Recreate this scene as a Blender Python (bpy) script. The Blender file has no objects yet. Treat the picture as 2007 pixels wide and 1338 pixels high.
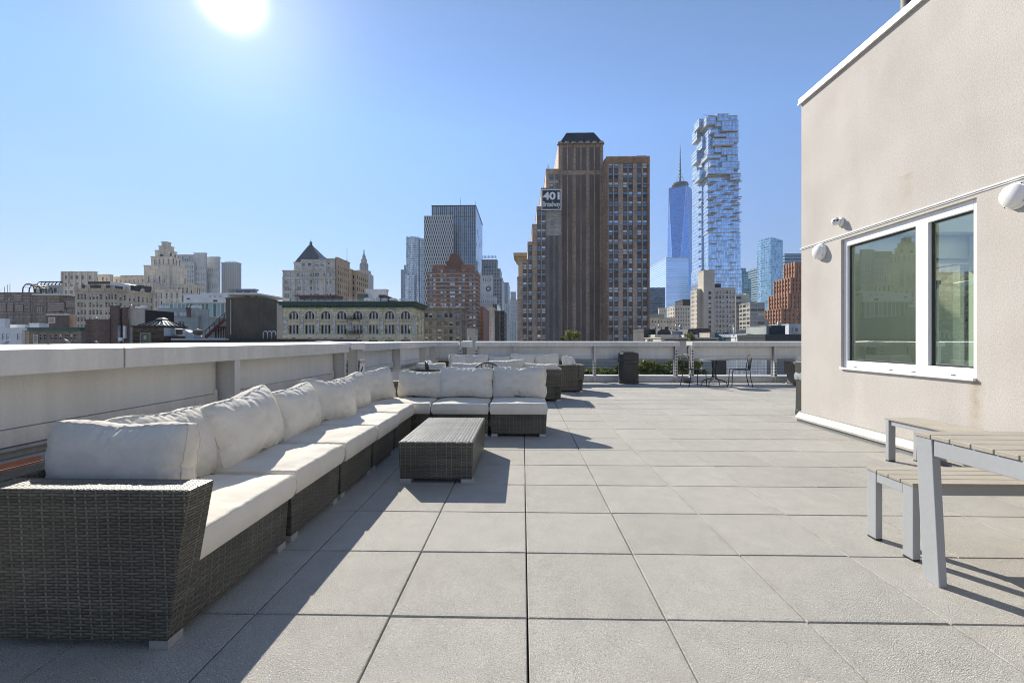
import bpy, bmesh, math, random
from mathutils import Vector, Matrix, noise

sc = bpy.context.scene
col = sc.collection
R = math.radians
RND = random.Random(7)

# ------------------------------------------------------------------ camera
F, CX, HY, VP, EYE = 880.0, 1003.5, 667.0, 1025.0, 1.229      # calibration measured on the paving grid
PSI = math.atan((VP - CX) / F)
cam = bpy.data.cameras.new('camera')
cam.sensor_width = 36.0
cam.lens = F / 2007 * 36.0
cam.shift_y = (HY - 669.0) / 2007
cam.clip_start = 0.05
cam.clip_end = 30000
camo = bpy.data.objects.new('camera', cam)
camo.location = (0, 0, EYE)
camo.rotation_euler = (R(90), 0, PSI)
col.objects.link(camo)
sc.camera = camo

# ------------------------------------------------------------------ light
SUN_AZ, SUN_EL = R(-33.4), R(33.0)                            # measured from the shadow of the coffee table
SUN = Vector((math.sin(SUN_AZ) * math.cos(SUN_EL), math.cos(SUN_AZ) * math.cos(SUN_EL), math.sin(SUN_EL)))
sl = bpy.data.lights.new('sun', 'SUN')
sl.energy = 3.35
sl.angle = R(0.5)
sl.color = (1.0, 0.945, 0.835)
so = bpy.data.objects.new('sun', sl)
so.rotation_euler = SUN.to_track_quat('Z', 'Y').to_euler()
so.location = SUN * 50
col.objects.link(so)

world = bpy.data.worlds.new('World')
sc.world = world
world.use_nodes = True
wt = world.node_tree
wn = wt.nodes
bg = wn['Background']
sky = wn.new('ShaderNodeTexSky')
sky.sky_type = 'NISHITA'
sky.sun_disc = False
sky.sun_elevation = SUN_EL
sky.sun_rotation = SUN_AZ
sky.altitude = 30
sky.air_density = 1.0
sky.dust_density = 0.0
sky.ozone_density = 1.6
# the bright aureole of the sun in the clear sky, by angle from the sun's direction
geo = wn.new('ShaderNodeTexCoord')
dot = wn.new('ShaderNodeVectorMath'); dot.operation = 'DOT_PRODUCT'
dot.inputs[1].default_value = SUN
wt.links.new(geo.outputs['Generated'], dot.inputs[0])
mx = wn.new('ShaderNodeMath'); mx.operation = 'MAXIMUM'; mx.inputs[1].default_value = 0
wt.links.new(dot.outputs['Value'], mx.inputs[0])
def powr(e, k):
    p = wn.new('ShaderNodeMath'); p.operation = 'POWER'; p.inputs[1].default_value = e
    m = wn.new('ShaderNodeMath'); m.operation = 'MULTIPLY'; m.inputs[1].default_value = k
    wt.links.new(mx.outputs[0], p.inputs[0]); wt.links.new(p.outputs[0], m.inputs[0])
    return m
a1, a2, a3 = powr(2600, 60.0), powr(110, 3.0), powr(22, .75)
s1 = wn.new('ShaderNodeMath'); s1.operation = 'ADD'
s2 = wn.new('ShaderNodeMath'); s2.operation = 'ADD'
wt.links.new(a1.outputs[0], s1.inputs[0]); wt.links.new(a2.outputs[0], s1.inputs[1])
wt.links.new(s1.outputs[0], s2.inputs[0]); wt.links.new(a3.outputs[0], s2.inputs[1])
addc = wn.new('ShaderNodeMixRGB'); addc.blend_type = 'ADD'; addc.inputs[0].default_value = 1
comb = wn.new('ShaderNodeVectorMath'); comb.operation = 'SCALE'
comb.inputs[0].default_value = (1.0, 0.94, 0.86)
wt.links.new(s2.outputs[0], comb.inputs['Scale'])
# clear autumn air: a paler, bluer horizon and a deeper blue above it
sxyz = wn.new('ShaderNodeSeparateXYZ'); wt.links.new(geo.outputs['Generated'], sxyz.inputs[0])
ramp = wn.new('ShaderNodeValToRGB')
ramp.color_ramp.elements[0].position = 0.0; ramp.color_ramp.elements[0].color = (.35, .288, .365, 1)
ramp.color_ramp.elements[1].position = 0.42; ramp.color_ramp.elements[1].color = (.595, .675, .80, 1)
top_ = ramp.color_ramp.elements.new(.80); top_.color = (.60, .60, .60, 1)
wt.links.new(sxyz.outputs[2], ramp.inputs[0])
grade = wn.new('ShaderNodeMixRGB'); grade.blend_type = 'MULTIPLY'; grade.inputs[0].default_value = 1
wt.links.new(sky.outputs[0], grade.inputs[1]); wt.links.new(ramp.outputs[0], grade.inputs[2])
dbl = wn.new('ShaderNodeVectorMath'); dbl.operation = 'SCALE'; dbl.inputs['Scale'].default_value = 2.0
wt.links.new(grade.outputs[0], dbl.inputs[0])
wt.links.new(dbl.outputs[0], addc.inputs[1]); wt.links.new(comb.outputs[0], addc.inputs[2])
wt.links.new(addc.outputs[0], bg.inputs['Color'])
bg.inputs['Strength'].default_value = 0.05

vs = sc.view_settings
vs.view_transform = 'Standard'
vs.look = 'None'
vs.exposure = 1.2
vs.gamma = 1.0
vs.use_curve_mapping = False
sc.cycles.max_bounces = 8
sc.cycles.diffuse_bounces = 4
sc.cycles.glossy_bounces = 4
sc.cycles.transmission_bounces = 6
sc.cycles.transparent_max_bounces = 8
sc.cycles.volume_bounces = 0
sc.cycles.sample_clamp_indirect = 6
sc.cycles.use_denoising = True
sc.cycles.filter_width = 1.05

# ------------------------------------------------------------------ pixel -> world (where things stand in the photograph)
_c, _s = math.cos(PSI), math.sin(PSI)
def ray(px, py):
    a = (px - CX) / F; b = (HY - py) / F
    return (a * _c - _s, a * _s + _c, b)
def ground(px, py, z=0.0):
    r = ray(px, py); t = (z - EYE) / r[2]
    return r[0] * t, r[1] * t
def xz(px, py, Y):
    r = ray(px, py); t = Y / r[1]
    return r[0] * t, EYE + r[2] * t
def X_(px, Y): return xz(px, HY, Y)[0]
def Z_(py, Y, px=1003.5): return xz(px, py, Y)[1]
def Yat(px, X):
    r = ray(px, HY); return r[1] * X / r[0]

# ------------------------------------------------------------------ materials
MATS = {}
def newmat(name):
    m = bpy.data.materials.new(name); m.use_nodes = True
    return m, m.node_tree.nodes, m.node_tree.links, m.node_tree.nodes['Principled BSDF']
def N(nt, typ, **kw):
    n = nt.new(typ)
    for k, v in kw.items(): setattr(n, k, v)
    return n
def math_(nt, ln, op, a, b=None, c=None):
    n = nt.new('ShaderNodeMath'); n.operation = op
    for i, v in enumerate((a, b, c)):
        if v is None: continue
        if isinstance(v, (int, float)): n.inputs[i].default_value = v
        else: ln.new(v, n.inputs[i])
    return n.outputs[0]
def mixc(nt, ln, f, a, b, mode='MIX'):
    n = nt.new('ShaderNodeMixRGB'); n.blend_type = mode
    for i, v in enumerate((f, a, b)):
        if isinstance(v, (int, float)): n.inputs[i].default_value = v
        elif isinstance(v, tuple): n.inputs[i].default_value = (*v[:3], 1)
        else: ln.new(v, n.inputs[i])
    return n.outputs[0]
def sc3(c, k): return tuple(min(1, x * k) for x in c)
def surf(name, c, rough=.7, var=.18, scale=2.0, fine=40.0, bump=0.0, bscale=None, metal=0.0, spec=.5, streak=0.0, coat=0.0, tint=None):
    """a plain material with two sizes of mottling, optional rain streaks and fine bump"""
    if name in MATS: return MATS[name]
    m, nt, ln, p = newmat(name)
    tc = N(nt, 'ShaderNodeTexCoord')
    n1 = N(nt, 'ShaderNodeTexNoise'); n1.inputs['Scale'].default_value = scale; n1.inputs['Detail'].default_value = 5
    n2 = N(nt, 'ShaderNodeTexNoise'); n2.inputs['Scale'].default_value = fine; n2.inputs['Detail'].default_value = 3
    ln.new(tc.outputs['Object'], n1.inputs['Vector']); ln.new(tc.outputs['Object'], n2.inputs['Vector'])
    mr = N(nt, 'ShaderNodeMapRange'); mr.inputs[1].default_value = .3; mr.inputs[2].default_value = .7
    ln.new(n1.outputs['Fac'], mr.inputs[0])
    o = mixc(nt, ln, mr.outputs[0], sc3(c, 1 - var), tint if tint else sc3(c, 1 + var))
    mr2 = N(nt, 'ShaderNodeMapRange'); mr2.inputs[1].default_value = .3; mr2.inputs[2].default_value = .7
    mr2.inputs[3].default_value = 1 - var * .7; mr2.inputs[4].default_value = 1 + var * .7
    ln.new(n2.outputs['Fac'], mr2.inputs[0])
    o = mixc(nt, ln, 1.0, o, mr2.outputs[0], 'MULTIPLY')
    if streak:
        mp = N(nt, 'ShaderNodeMapping'); mp.inputs['Scale'].default_value = (3, 3, .12)
        ln.new(tc.outputs['Object'], mp.inputs['Vector'])
        n3 = N(nt, 'ShaderNodeTexNoise'); n3.inputs['Scale'].default_value = 4; n3.inputs['Detail'].default_value = 6
        ln.new(mp.outputs[0], n3.inputs['Vector'])
        mr3 = N(nt, 'ShaderNodeMapRange'); mr3.inputs[1].default_value = .38; mr3.inputs[2].default_value = .68
        mr3.inputs[3].default_value = 1.0; mr3.inputs[4].default_value = 1 - streak
        ln.new(n3.outputs['Fac'], mr3.inputs[0])
        o = mixc(nt, ln, 1.0, o, mr3.outputs[0], 'MULTIPLY')
    ln.new(o, p.inputs['Base Color'])
    p.inputs['Roughness'].default_value = rough
    p.inputs['Metallic'].default_value = metal
    p.inputs['Specular IOR Level'].default_value = spec
    p.inputs['Coat Weight'].default_value = coat
    if bump:
        b = N(nt, 'ShaderNodeBump'); b.inputs['Strength'].default_value = bump; b.inputs['Distance'].default_value = .01
        n4 = N(nt, 'ShaderNodeTexNoise'); n4.inputs['Scale'].default_value = bscale or fine; n4.inputs['Detail'].default_value = 4
        ln.new(tc.outputs['Object'], n4.inputs['Vector'])
        ln.new(n4.outputs['Fac'], b.inputs['Height']); ln.new(b.outputs[0], p.inputs['Normal'])
    MATS[name] = m
    return m

def grid_glass(name, glass, frame, pw, ph, mw, mh, rough=.12, metal=.55, stagger=0.0, frame_rough=.5, varr=.35, band=None, bandh=0.0):
    """curtain wall: panes with mullions laid out in metres on the wall, each pane a little different"""
    if name in MATS: return MATS[name]
    m, nt, ln, p = newmat(name)
    uv = N(nt, 'ShaderNodeUVMap'); uv.uv_map = 'UVMap'
    sp = N(nt, 'ShaderNodeSeparateXYZ'); ln.new(uv.outputs[0], sp.inputs[0])
    v = math_(nt, ln, 'DIVIDE', sp.outputs[1], ph)
    fv = math_(nt, ln, 'FLOOR', v)
    u = math_(nt, ln, 'DIVIDE', sp.outputs[0], pw)
    if stagger:
        u = math_(nt, ln, 'MULTIPLY_ADD', math_(nt, ln, 'FLOORED_MODULO', fv, 2.0), stagger, u)
    fu = math_(nt, ln, 'FLOOR', u)
    ru = math_(nt, ln, 'SUBTRACT', u, fu); rv = math_(nt, ln, 'SUBTRACT', v, fv)
    k = math_(nt, ln, 'MAXIMUM', math_(nt, ln, 'LESS_THAN', ru, mw), math_(nt, ln, 'LESS_THAN', rv, mh))
    cb = N(nt, 'ShaderNodeCombineXYZ'); ln.new(fu, cb.inputs[0]); ln.new(fv, cb.inputs[1])
    wn_ = N(nt, 'ShaderNodeTexWhiteNoise'); wn_.noise_dimensions = '2D'; ln.new(cb.outputs[0], wn_.inputs['Vector'])
    mr = N(nt, 'ShaderNodeMapRange'); mr.inputs[3].default_value = 1 - varr; mr.inputs[4].default_value = 1 + varr
    ln.new(wn_.outputs['Value'], mr.inputs[0])
    g = mixc(nt, ln, 1.0, glass, mr.outputs[0], 'MULTIPLY')
    o = mixc(nt, ln, k, g, frame)
    ln.new(o, p.inputs['Base Color'])
    ln.new(math_(nt, ln, 'MULTIPLY_ADD', k, frame_rough - rough, rough), p.inputs['Roughness'])
    ln.new(math_(nt, ln, 'MULTIPLY_ADD', k, -metal * .8, metal), p.inputs['Metallic'])
    MATS[name] = m
    return m

def masonry(name, c, mortar, bw, bh, rough=.85, var=.25, bump=.3, streak=.25, big=.12):
    """brick or block work in the wall's own metres"""
    if name in MATS: return MATS[name]
    m, nt, ln, p = newmat(name)
    uv = N(nt, 'ShaderNodeUVMap'); uv.uv_map = 'UVMap'
    br = N(nt, 'ShaderNodeTexBrick')
    br.inputs['Scale'].default_value = 1.0
    br.inputs['Brick Width'].default_value = bw; br.inputs['Row Height'].default_value = bh
    br.inputs['Mortar Size'].default_value = bh * .07
    br.inputs['Color1'].default_value = (*sc3(c, 1 - var), 1); br.inputs['Color2'].default_value = (*sc3(c, 1 + var), 1)
    br.inputs['Mortar'].default_value = (*mortar, 1)
    ln.new(uv.outputs[0], br.inputs['Vector'])
    tc = N(nt, 'ShaderNodeTexCoord')
    n1 = N(nt, 'ShaderNodeTexNoise'); n1.inputs['Scale'].default_value = big; n1.inputs['Detail'].default_value = 6
    ln.new(tc.outputs['Object'], n1.inputs['Vector'])
    mr = N(nt, 'ShaderNodeMapRange'); mr.inputs[1].default_value = .3; mr.inputs[2].default_value = .7
    mr.inputs[3].default_value = .8; mr.inputs[4].default_value = 1.18
    ln.new(n1.outputs['Fac'], mr.inputs[0])
    o = mixc(nt, ln, 1.0, br.outputs['Color'], mr.outputs[0], 'MULTIPLY')
    mp = N(nt, 'ShaderNodeMapping'); mp.inputs['Scale'].default_value = (1, 1, .06)
    ln.new(tc.outputs['Object'], mp.inputs['Vector'])
    n3 = N(nt, 'ShaderNodeTexNoise'); n3.inputs['Scale'].default_value = 1.2; n3.inputs['Detail'].default_value = 6
    ln.new(mp.outputs[0], n3.inputs['Vector'])
    mr3 = N(nt, 'ShaderNodeMapRange'); mr3.inputs[1].default_value = .4; mr3.inputs[2].default_value = .7
    mr3.inputs[3].default_value = 1; mr3.inputs[4].default_value = 1 - streak
    ln.new(n3.outputs['Fac'], mr3.inputs[0])
    o = mixc(nt, ln, 1.0, o, mr3.outputs[0], 'MULTIPLY')
    ln.new(o, p.inputs['Base Color'])
    p.inputs['Roughness'].default_value = rough
    b = N(nt, 'ShaderNodeBump'); b.inputs['Strength'].default_value = bump; b.inputs['Distance'].default_value = .02; b.invert = True
    ln.new(br.outputs['Fac'], b.inputs['Height']); ln.new(b.outputs[0], p.inputs['Normal'])
    MATS[name] = m
    return m

def wicker_mat(name='woven_wicker', H=.0125, P=.044, ca=(.054, .049, .036), cb=(.20, .184, .14), band=.8, sw=.0058):
    """plain basket weave: flat strands along u pass alternately over and under upright stakes"""
    m, nt, ln, p = newmat(name)
    uv = N(nt, 'ShaderNodeUVMap'); uv.uv_map = 'UVMap'
    tc = N(nt, 'ShaderNodeTexCoord')
    nz = N(nt, 'ShaderNodeTexNoise'); nz.inputs['Scale'].default_value = 7; nz.inputs['Detail'].default_value = 3
    ln.new(tc.outputs['Object'], nz.inputs['Vector'])
    wob = N(nt, 'ShaderNodeVectorMath'); wob.operation = 'SCALE'; wob.inputs['Scale'].default_value = .014
    ln.new(nz.outputs['Color'], wob.inputs[0])
    ad = N(nt, 'ShaderNodeVectorMath'); ad.operation = 'ADD'
    ln.new(uv.outputs[0], ad.inputs[0]); ln.new(wob.outputs[0], ad.inputs[1])
    sp = N(nt, 'ShaderNodeSeparateXYZ'); ln.new(ad.outputs[0], sp.inputs[0])
    M_ = lambda op, a, b=None, c=None: math_(nt, ln, op, a, b, c)
    v = M_('DIVIDE', sp.outputs[1], H); fv = M_('FLOOR', v); rv = M_('SUBTRACT', v, fv)
    u = M_('DIVIDE', sp.outputs[0], P); fu = M_('ROUND', u)
    du = M_('MULTIPLY', M_('ABSOLUTE', M_('SUBTRACT', u, fu)), P)
    par = M_('FLOORED_MODULO', M_('ADD', fv, fu), 2.0)                       # 1: the stake lies on top here
    wave = M_('COSINE', M_('MULTIPLY', M_('ADD', u, fv), math.pi))
    prof = M_('POWER', M_('SINE', M_('MULTIPLY', rv, math.pi)), .55)
    hh = M_('MULTIPLY', prof, M_('MULTIPLY_ADD', wave, .34, .60))
    on = M_('MULTIPLY', M_('LESS_THAN', du, sw), par)
    q = M_('DIVIDE', du, sw)
    hs = M_('MULTIPLY', on, M_('MULTIPLY', M_('SUBTRACT', 1.0, M_('MULTIPLY', q, q)), .85))
    hgt = M_('MAXIMUM', hh, hs)
    seg = M_('FLOOR', M_('DIVIDE', M_('ADD', u, fv), 2.0))
    cxy = N(nt, 'ShaderNodeCombineXYZ'); ln.new(seg, cxy.inputs[0]); ln.new(fv, cxy.inputs[1])
    w1 = N(nt, 'ShaderNodeTexWhiteNoise'); w1.noise_dimensions = '2D'; ln.new(cxy.outputs[0], w1.inputs['Vector'])
    w2 = N(nt, 'ShaderNodeTexWhiteNoise'); w2.noise_dimensions = '1D'; ln.new(fv, w2.inputs['W'])
    w3 = N(nt, 'ShaderNodeTexWhiteNoise'); w3.noise_dimensions = '1D'; ln.new(fu, w3.inputs['W'])
    wb = N(nt, 'ShaderNodeTexNoise'); wb.noise_dimensions = '1D'; wb.inputs['Scale'].default_value = .3; ln.new(fv, wb.inputs['W'])
    f = M_('MULTIPLY_ADD', w1.outputs['Value'], .30, M_('MULTIPLY', w2.outputs['Value'], .26))
    f = M_('ADD', f, M_('MULTIPLY_ADD', wb.outputs['Fac'], band, .24 - band * .5))
    f = M_('MINIMUM', M_('MAXIMUM', f, 0.0), 1.0)
    c = mixc(nt, ln, f, ca, cb)
    st = mixc(nt, ln, w3.outputs['Value'], sc3(cb, .62), sc3(cb, 1.12))
    c = mixc(nt, ln, M_('GREATER_THAN', hs, .12), c, st)
    dip = N(nt, 'ShaderNodeMapRange'); dip.inputs[1].default_value = .12; dip.inputs[2].default_value = .55
    dip.inputs[3].default_value = .22; dip.inputs[4].default_value = 1.0
    ln.new(hgt, dip.inputs[0])
    c = mixc(nt, ln, 1.0, c, dip.outputs[0], 'MULTIPLY')
    n5 = N(nt, 'ShaderNodeTexNoise'); n5.inputs['Scale'].default_value = 3; ln.new(tc.outputs['Object'], n5.inputs['Vector'])
    mr = N(nt, 'ShaderNodeMapRange'); mr.inputs[1].default_value = .3; mr.inputs[2].default_value = .7; mr.inputs[3].default_value = .82; mr.inputs[4].default_value = 1.2
    ln.new(n5.outputs['Fac'], mr.inputs[0])
    c = mixc(nt, ln, 1.0, c, mr.outputs[0], 'MULTIPLY')
    ln.new(c, p.inputs['Base Color'])
    p.inputs['Roughness'].default_value = .42
    p.inputs['Specular IOR Level'].default_value = .5
    b = N(nt, 'ShaderNodeBump'); b.inputs['Strength'].default_value = .9; b.inputs['Distance'].default_value = .006
    ln.new(hgt, b.inputs['Height']); ln.new(b.outputs[0], p.inputs['Normal'])
    return m

def paver_mat():
    m, nt, ln, p = newmat('concrete_paver')
    uv = N(nt, 'ShaderNodeAttribute'); uv.attribute_name = 'tone'
    tc = N(nt, 'ShaderNodeTexCoord')
    def noi(s, d=4, r=.5):
        n = N(nt, 'ShaderNodeTexNoise'); n.inputs['Scale'].default_value = s; n.inputs['Detail'].default_value = d; n.inputs['Roughness'].default_value = r
        ln.new(tc.outputs['Object'], n.inputs['Vector']); return n.outputs['Fac']
    def mr(x, a, b, c, d):
        n = N(nt, 'ShaderNodeMapRange')
        for i, v in enumerate((a, b, c, d)): n.inputs[i + 1].default_value = v
        ln.new(x, n.inputs[0]); return n.outputs[0]
    base = mixc(nt, ln, uv.outputs['Fac'], (.395, .372, .332), (.428, .404, .362))
    base = mixc(nt, ln, 1.0, base, mr(noi(.9, 6), .3, .7, .94, 1.06), 'MULTIPLY')
    base = mixc(nt, ln, 1.0, base, mr(noi(7, 5, .6), .3, .7, .93, 1.07), 'MULTIPLY')
    base = mixc(nt, ln, 1.0, base, mr(noi(240, 3, .6), .3, .7, .52, 1.48), 'MULTIPLY')
    vo = N(nt, 'ShaderNodeTexVoronoi'); vo.inputs['Scale'].default_value = 260
    ln.new(tc.outputs['Object'], vo.inputs['Vector'])
    sepc = N(nt, 'ShaderNodeSeparateXYZ'); ln.new(vo.outputs['Color'], sepc.inputs[0])
    base = mixc(nt, ln, math_(nt, ln, 'GREATER_THAN', sepc.outputs[0], .972), base, (.62, .6, .56))
    base = mixc(nt, ln, math_(nt, ln, 'MULTIPLY', math_(nt, ln, 'LESS_THAN', sepc.outputs[1], .035), .5), base, (.08, .078, .075))
    # grime along the slab edges and a few old spills
    sxy = N(nt, 'ShaderNodeSeparateXYZ'); ln.new(tc.outputs['Object'], sxy.inputs[0])
    def edge(o, off):
        f = math_(nt, ln, 'FRACT', math_(nt, ln, 'DIVIDE', math_(nt, ln, 'SUBTRACT', o, off), .612))
        return math_(nt, ln, 'MINIMUM', f, math_(nt, ln, 'SUBTRACT', 1.0, f))
    ed = math_(nt, ln, 'MINIMUM', edge(sxy.outputs[0], .02), edge(sxy.outputs[1], 1.992))
    ek = math_(nt, ln, 'MULTIPLY', mr(ed, .0, .05, 1, 0), mr(noi(6, 5), .42, .65, 0, .22))
    base = mixc(nt, ln, ek, base, (.14, .125, .105))
    base = mixc(nt, ln, mr(noi(1.35, 7, .62), .60, .76, 0, .15), base, (.22, .20, .175))
    base = mixc(nt, ln, mr(noi(4.2, 3, .5), .705, .73, 0, .14), base, (.19, .175, .155))
    ln.new(base, p.inputs['Base Color'])
    p.inputs['Roughness'].default_value = .8
    p.inputs['Specular IOR Level'].default_value = .35
    b = N(nt, 'ShaderNodeBump'); b.inputs['Strength'].default_value = .75; b.inputs['Distance'].default_value = .004
    ln.new(vo.outputs['Distance'], b.inputs['Height']); ln.new(b.outputs[0], p.inputs['Normal'])
    return m

def stucco_mat():
    m, nt, ln, p = newmat('stucco')
    tc = N(nt, 'ShaderNodeTexCoord')
    def noi(s, d=4, vec=None):
        n = N(nt, 'ShaderNodeTexNoise'); n.inputs['Scale'].default_value = s; n.inputs['Detail'].default_value = d
        ln.new(vec or tc.outputs['Object'], n.inputs['Vector']); return n.outputs['Fac']
    def mr(x, a, b, c, d):
        n = N(nt, 'ShaderNodeMapRange')
        for i, v in enumerate((a, b, c, d)): n.inputs[i + 1].default_value = v
        ln.new(x, n.inputs[0]); return n.outputs[0]
    mp = N(nt, 'ShaderNodeMapping'); mp.inputs['Scale'].default_value = (1, 1, .18); ln.new(tc.outputs['Object'], mp.inputs['Vector'])
    c = mixc(nt, ln, mr(noi(1.6, 6), .35, .65, 0, 1), (.492, .455, .410), (.538, .500, .454))
    c = mixc(nt, ln, 1.0, c, mr(noi(2.2, 6, mp.outputs[0]), .4, .72, 1.02, .93), 'MULTIPLY')
    c = mixc(nt, ln, 1.0, c, mr(noi(60, 4), .3, .7, .91, 1.08), 'MULTIPLY')
    # rusty runs below the window corners
    sp = N(nt, 'ShaderNodeSeparateXYZ'); ln.new(tc.outputs['Object'], sp.inputs[0])
    def run(y0, zt, length, w):
        d = math_(nt, ln, 'ABSOLUTE', math_(nt, ln, 'SUBTRACT', sp.outputs[1], y0))
        k = math_(nt, ln, 'MAXIMUM', math_(nt, ln, 'SUBTRACT', 1.0, math_(nt, ln, 'DIVIDE', d, w)), 0.0)
        t = math_(nt, ln, 'DIVIDE', math_(nt, ln, 'SUBTRACT', zt, sp.outputs[2]), length)
        inb = math_(nt, ln, 'MULTIPLY', math_(nt, ln, 'GREATER_THAN', t, 0.0), math_(nt, ln, 'MAXIMUM', math_(nt, ln, 'SUBTRACT', 1.0, t), 0.0))
        return math_(nt, ln, 'MULTIPLY', math_(nt, ln, 'MULTIPLY', k, inb), mr(noi(9, 5), .35, .7, .3, 1))
    for y0, zt, L, w, a in ((4.27, .85, .8, .09, .85), (5.02, 3.05, .5, .13, .55), (6.2, 4.7, 1.4, .25, .16), (5.6, .8, .6, .16, .2)):
        c = mixc(nt, ln, math_(nt, ln, 'MULTIPLY', run(y0, zt, L, w), a), c, (.33, .22, .11))
    ln.new(c, p.inputs['Base Color'])
    p.inputs['Roughness'].default_value = .9
    p.inputs['Specular IOR Level'].default_value = .2
    b = N(nt, 'ShaderNodeBump'); b.inputs['Strength'].default_value = .38; b.inputs['Distance'].default_value = .006
    ln.new(noi(80, 5), b.inputs['Height']); ln.new(b.outputs[0], p.inputs['Normal'])
    return m

def fabric_mat():
    m, nt, ln, p = newmat('cream_canvas')
    tc = N(nt, 'ShaderNodeTexCoord')
    def noi(s, d=4, vec=None):
        n = N(nt, 'ShaderNodeTexNoise'); n.inputs['Scale'].default_value = s; n.inputs['Detail'].default_value = d
        ln.new(vec or tc.outputs['Object'], n.inputs['Vector']); return n.outputs['Fac']
    def mr(x, a, b, c, d):
        n = N(nt, 'ShaderNodeMapRange')
        for i, v in enumerate((a, b, c, d)): n.inputs[i + 1].default_value = v
        ln.new(x, n.inputs[0]); return n.outputs[0]
    oi = N(nt, 'ShaderNodeObjectInfo')
    c = mixc(nt, ln, oi.outputs['Random'], (.68, .63, .545), (.74, .69, .605))
    c = mixc(nt, ln, 1.0, c, mr(noi(5, 6), .3, .7, .93, 1.05), 'MULTIPLY')
    c = mixc(nt, ln, mr(noi(3.1, 6), .56, .75, 0, .35), c, (.46, .415, .335))
    ln.new(c, p.inputs['Base Color'])
    p.inputs['Roughness'].default_value = .95
    p.inputs['Specular IOR Level'].default_value = .15
    p.inputs['Sheen Weight'].default_value = .1
    b = N(nt, 'ShaderNodeBump'); b.inputs['Strength'].default_value = .12; b.inputs['Distance'].default_value = .004
    ln.new(noi(420, 2), b.inputs['Height'])
    b2 = N(nt, 'ShaderNodeBump'); b2.inputs['Strength'].default_value = .22; b2.inputs['Distance'].default_value = .02
    ln.new(noi(14, 4), b2.inputs['Height']); ln.new(b.outputs[0], b2.inputs['Normal']); ln.new(b2.outputs[0], p.inputs['Normal'])
    return m

def window_glass():
    m, nt, ln, p = newmat('window_glass')
    nt.remove(p)
    tr = N(nt, 'ShaderNodeBsdfTransparent'); tr.inputs[0].default_value = (.77, .88, .80, 1)
    gl = N(nt, 'ShaderNodeBsdfGlossy'); gl.inputs['Roughness'].default_value = .004; gl.inputs['Color'].default_value = (.9, .95, .95, 1)
    fr = N(nt, 'ShaderNodeFresnel'); fr.inputs['IOR'].default_value = 1.9
    k = math_(nt, ln, 'MINIMUM', math_(nt, ln, 'MULTIPLY_ADD', fr.outputs[0], 1.35, .10), 1.0)
    mi = N(nt, 'ShaderNodeMixShader')
    ln.new(k, mi.inputs[0]); ln.new(tr.outputs[0], mi.inputs[1]); ln.new(gl.outputs[0], mi.inputs[2])
    ln.new(mi.outputs[0], nt['Material Output'].inputs[0])
    return m

M = {}
M['wicker'] = wicker_mat()
M['wicker_top'] = wicker_mat('woven_wicker_top', .024, .030, (.07, .065, .055), (.30, .285, .25), .2, .011)  # paler copy: light glancing off the table top is put into the colour
M['paver'] = paver_mat()
M['stucco'] = stucco_mat()
M['fabric'] = fabric_mat()
M['glass'] = window_glass()
M['alu'] = surf('brushed_aluminium', (.55, .55, .53), .4, .08, metal=.6)
M['white_metal'] = surf('white_painted_metal', (.72, .71, .68), .42, .06, 1.5, streak=.1)
M['coping'] = surf('grey_painted_coping', (.62, .61, .585), .45, .05, 1.2, streak=.14)
M['cream_panel'] = surf('grey_render_panel', (.635, .64, .63), .75, .06, 1.6, 90, bump=.25, bscale=120, streak=.08)
M['post'] = surf('grey_painted_post', (.52, .515, .50), .5, .07, 2)
M['dark_rail'] = surf('grey_rail', (.36, .37, .38), .5, .12, 3, streak=.2)
M['black_metal'] = surf('black_metal', (.022, .022, .021), .45, .2)
M['black_plastic'] = surf('black_plastic', (.038, .038, .033), .5, .15, 4, bump=.1)
M['bag'] = surf('bin_liner', (.03, .03, .028), .25, .3, 20)
M['frame_grey'] = surf('grey_powder_coat', (.37, .38, .385), .42, .04)
M['slat'] = surf('beige_slat', (.365, .325, .265), .55, .08, 6, 60)
M['table_glass'] = surf('table_glass_edge', (.3, .33, .32), .1, .1)
M['brown_seal'] = surf('joint_sealant', (.24, .20, .16), .8, .2)
M['rubber'] = surf('deck_membrane', (.02, .02, .02), .9, .2)
M['white'] = surf('white_vinyl', (.80, .80, .79), .35, .02)
M['lamp_white'] = surf('white_lamp_glass', (.82, .80, .76), .3, .03)
M['rust'] = surf('rusty_steel', (.12, .05, .03), .8, .4)
M['asphalt'] = surf('city_ground', (.36, .345, .315), .9, .3, .05)
M['tar'] = surf('tar_roof', (.06, .06, .062), .85, .3, .6)
M['grey_roof'] = surf('grey_roofing', (.22, .225, .23), .8, .2, .6)
M['white_roof'] = surf('white_roofing', (.66, .67, .68), .6, .1, .8)
M['galv'] = surf('galvanised_steel', (.42, .43, .44), .4, .15, 2, metal=.5)
M['glass_dark'] = surf('pane_dark', (.018, .022, .028), .06, .3, .5, spec=.7)
M['glass_mid'] = surf('pane_mid', (.17, .21, .25), .08, .3, .6, spec=.7, metal=.3)
M['glass_sky'] = surf('pane_sky', (.42, .50, .58), .05, .3, .7, metal=.6)
M['blind'] = surf('pane_blind', (.52, .53, .52), .25, .2, 1.0)
M['sash_dark'] = surf('sash_dark', (.03, .033, .035), .5, .2)
M['sash_grey'] = surf('sash_grey', (.26, .27, .27), .6, .2)
M['sash_white'] = surf('sash_white', (.6, .6, .58), .5, .1)
M['sash_green'] = surf('sash_green', (.09, .16, .17), .5, .2)

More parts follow.
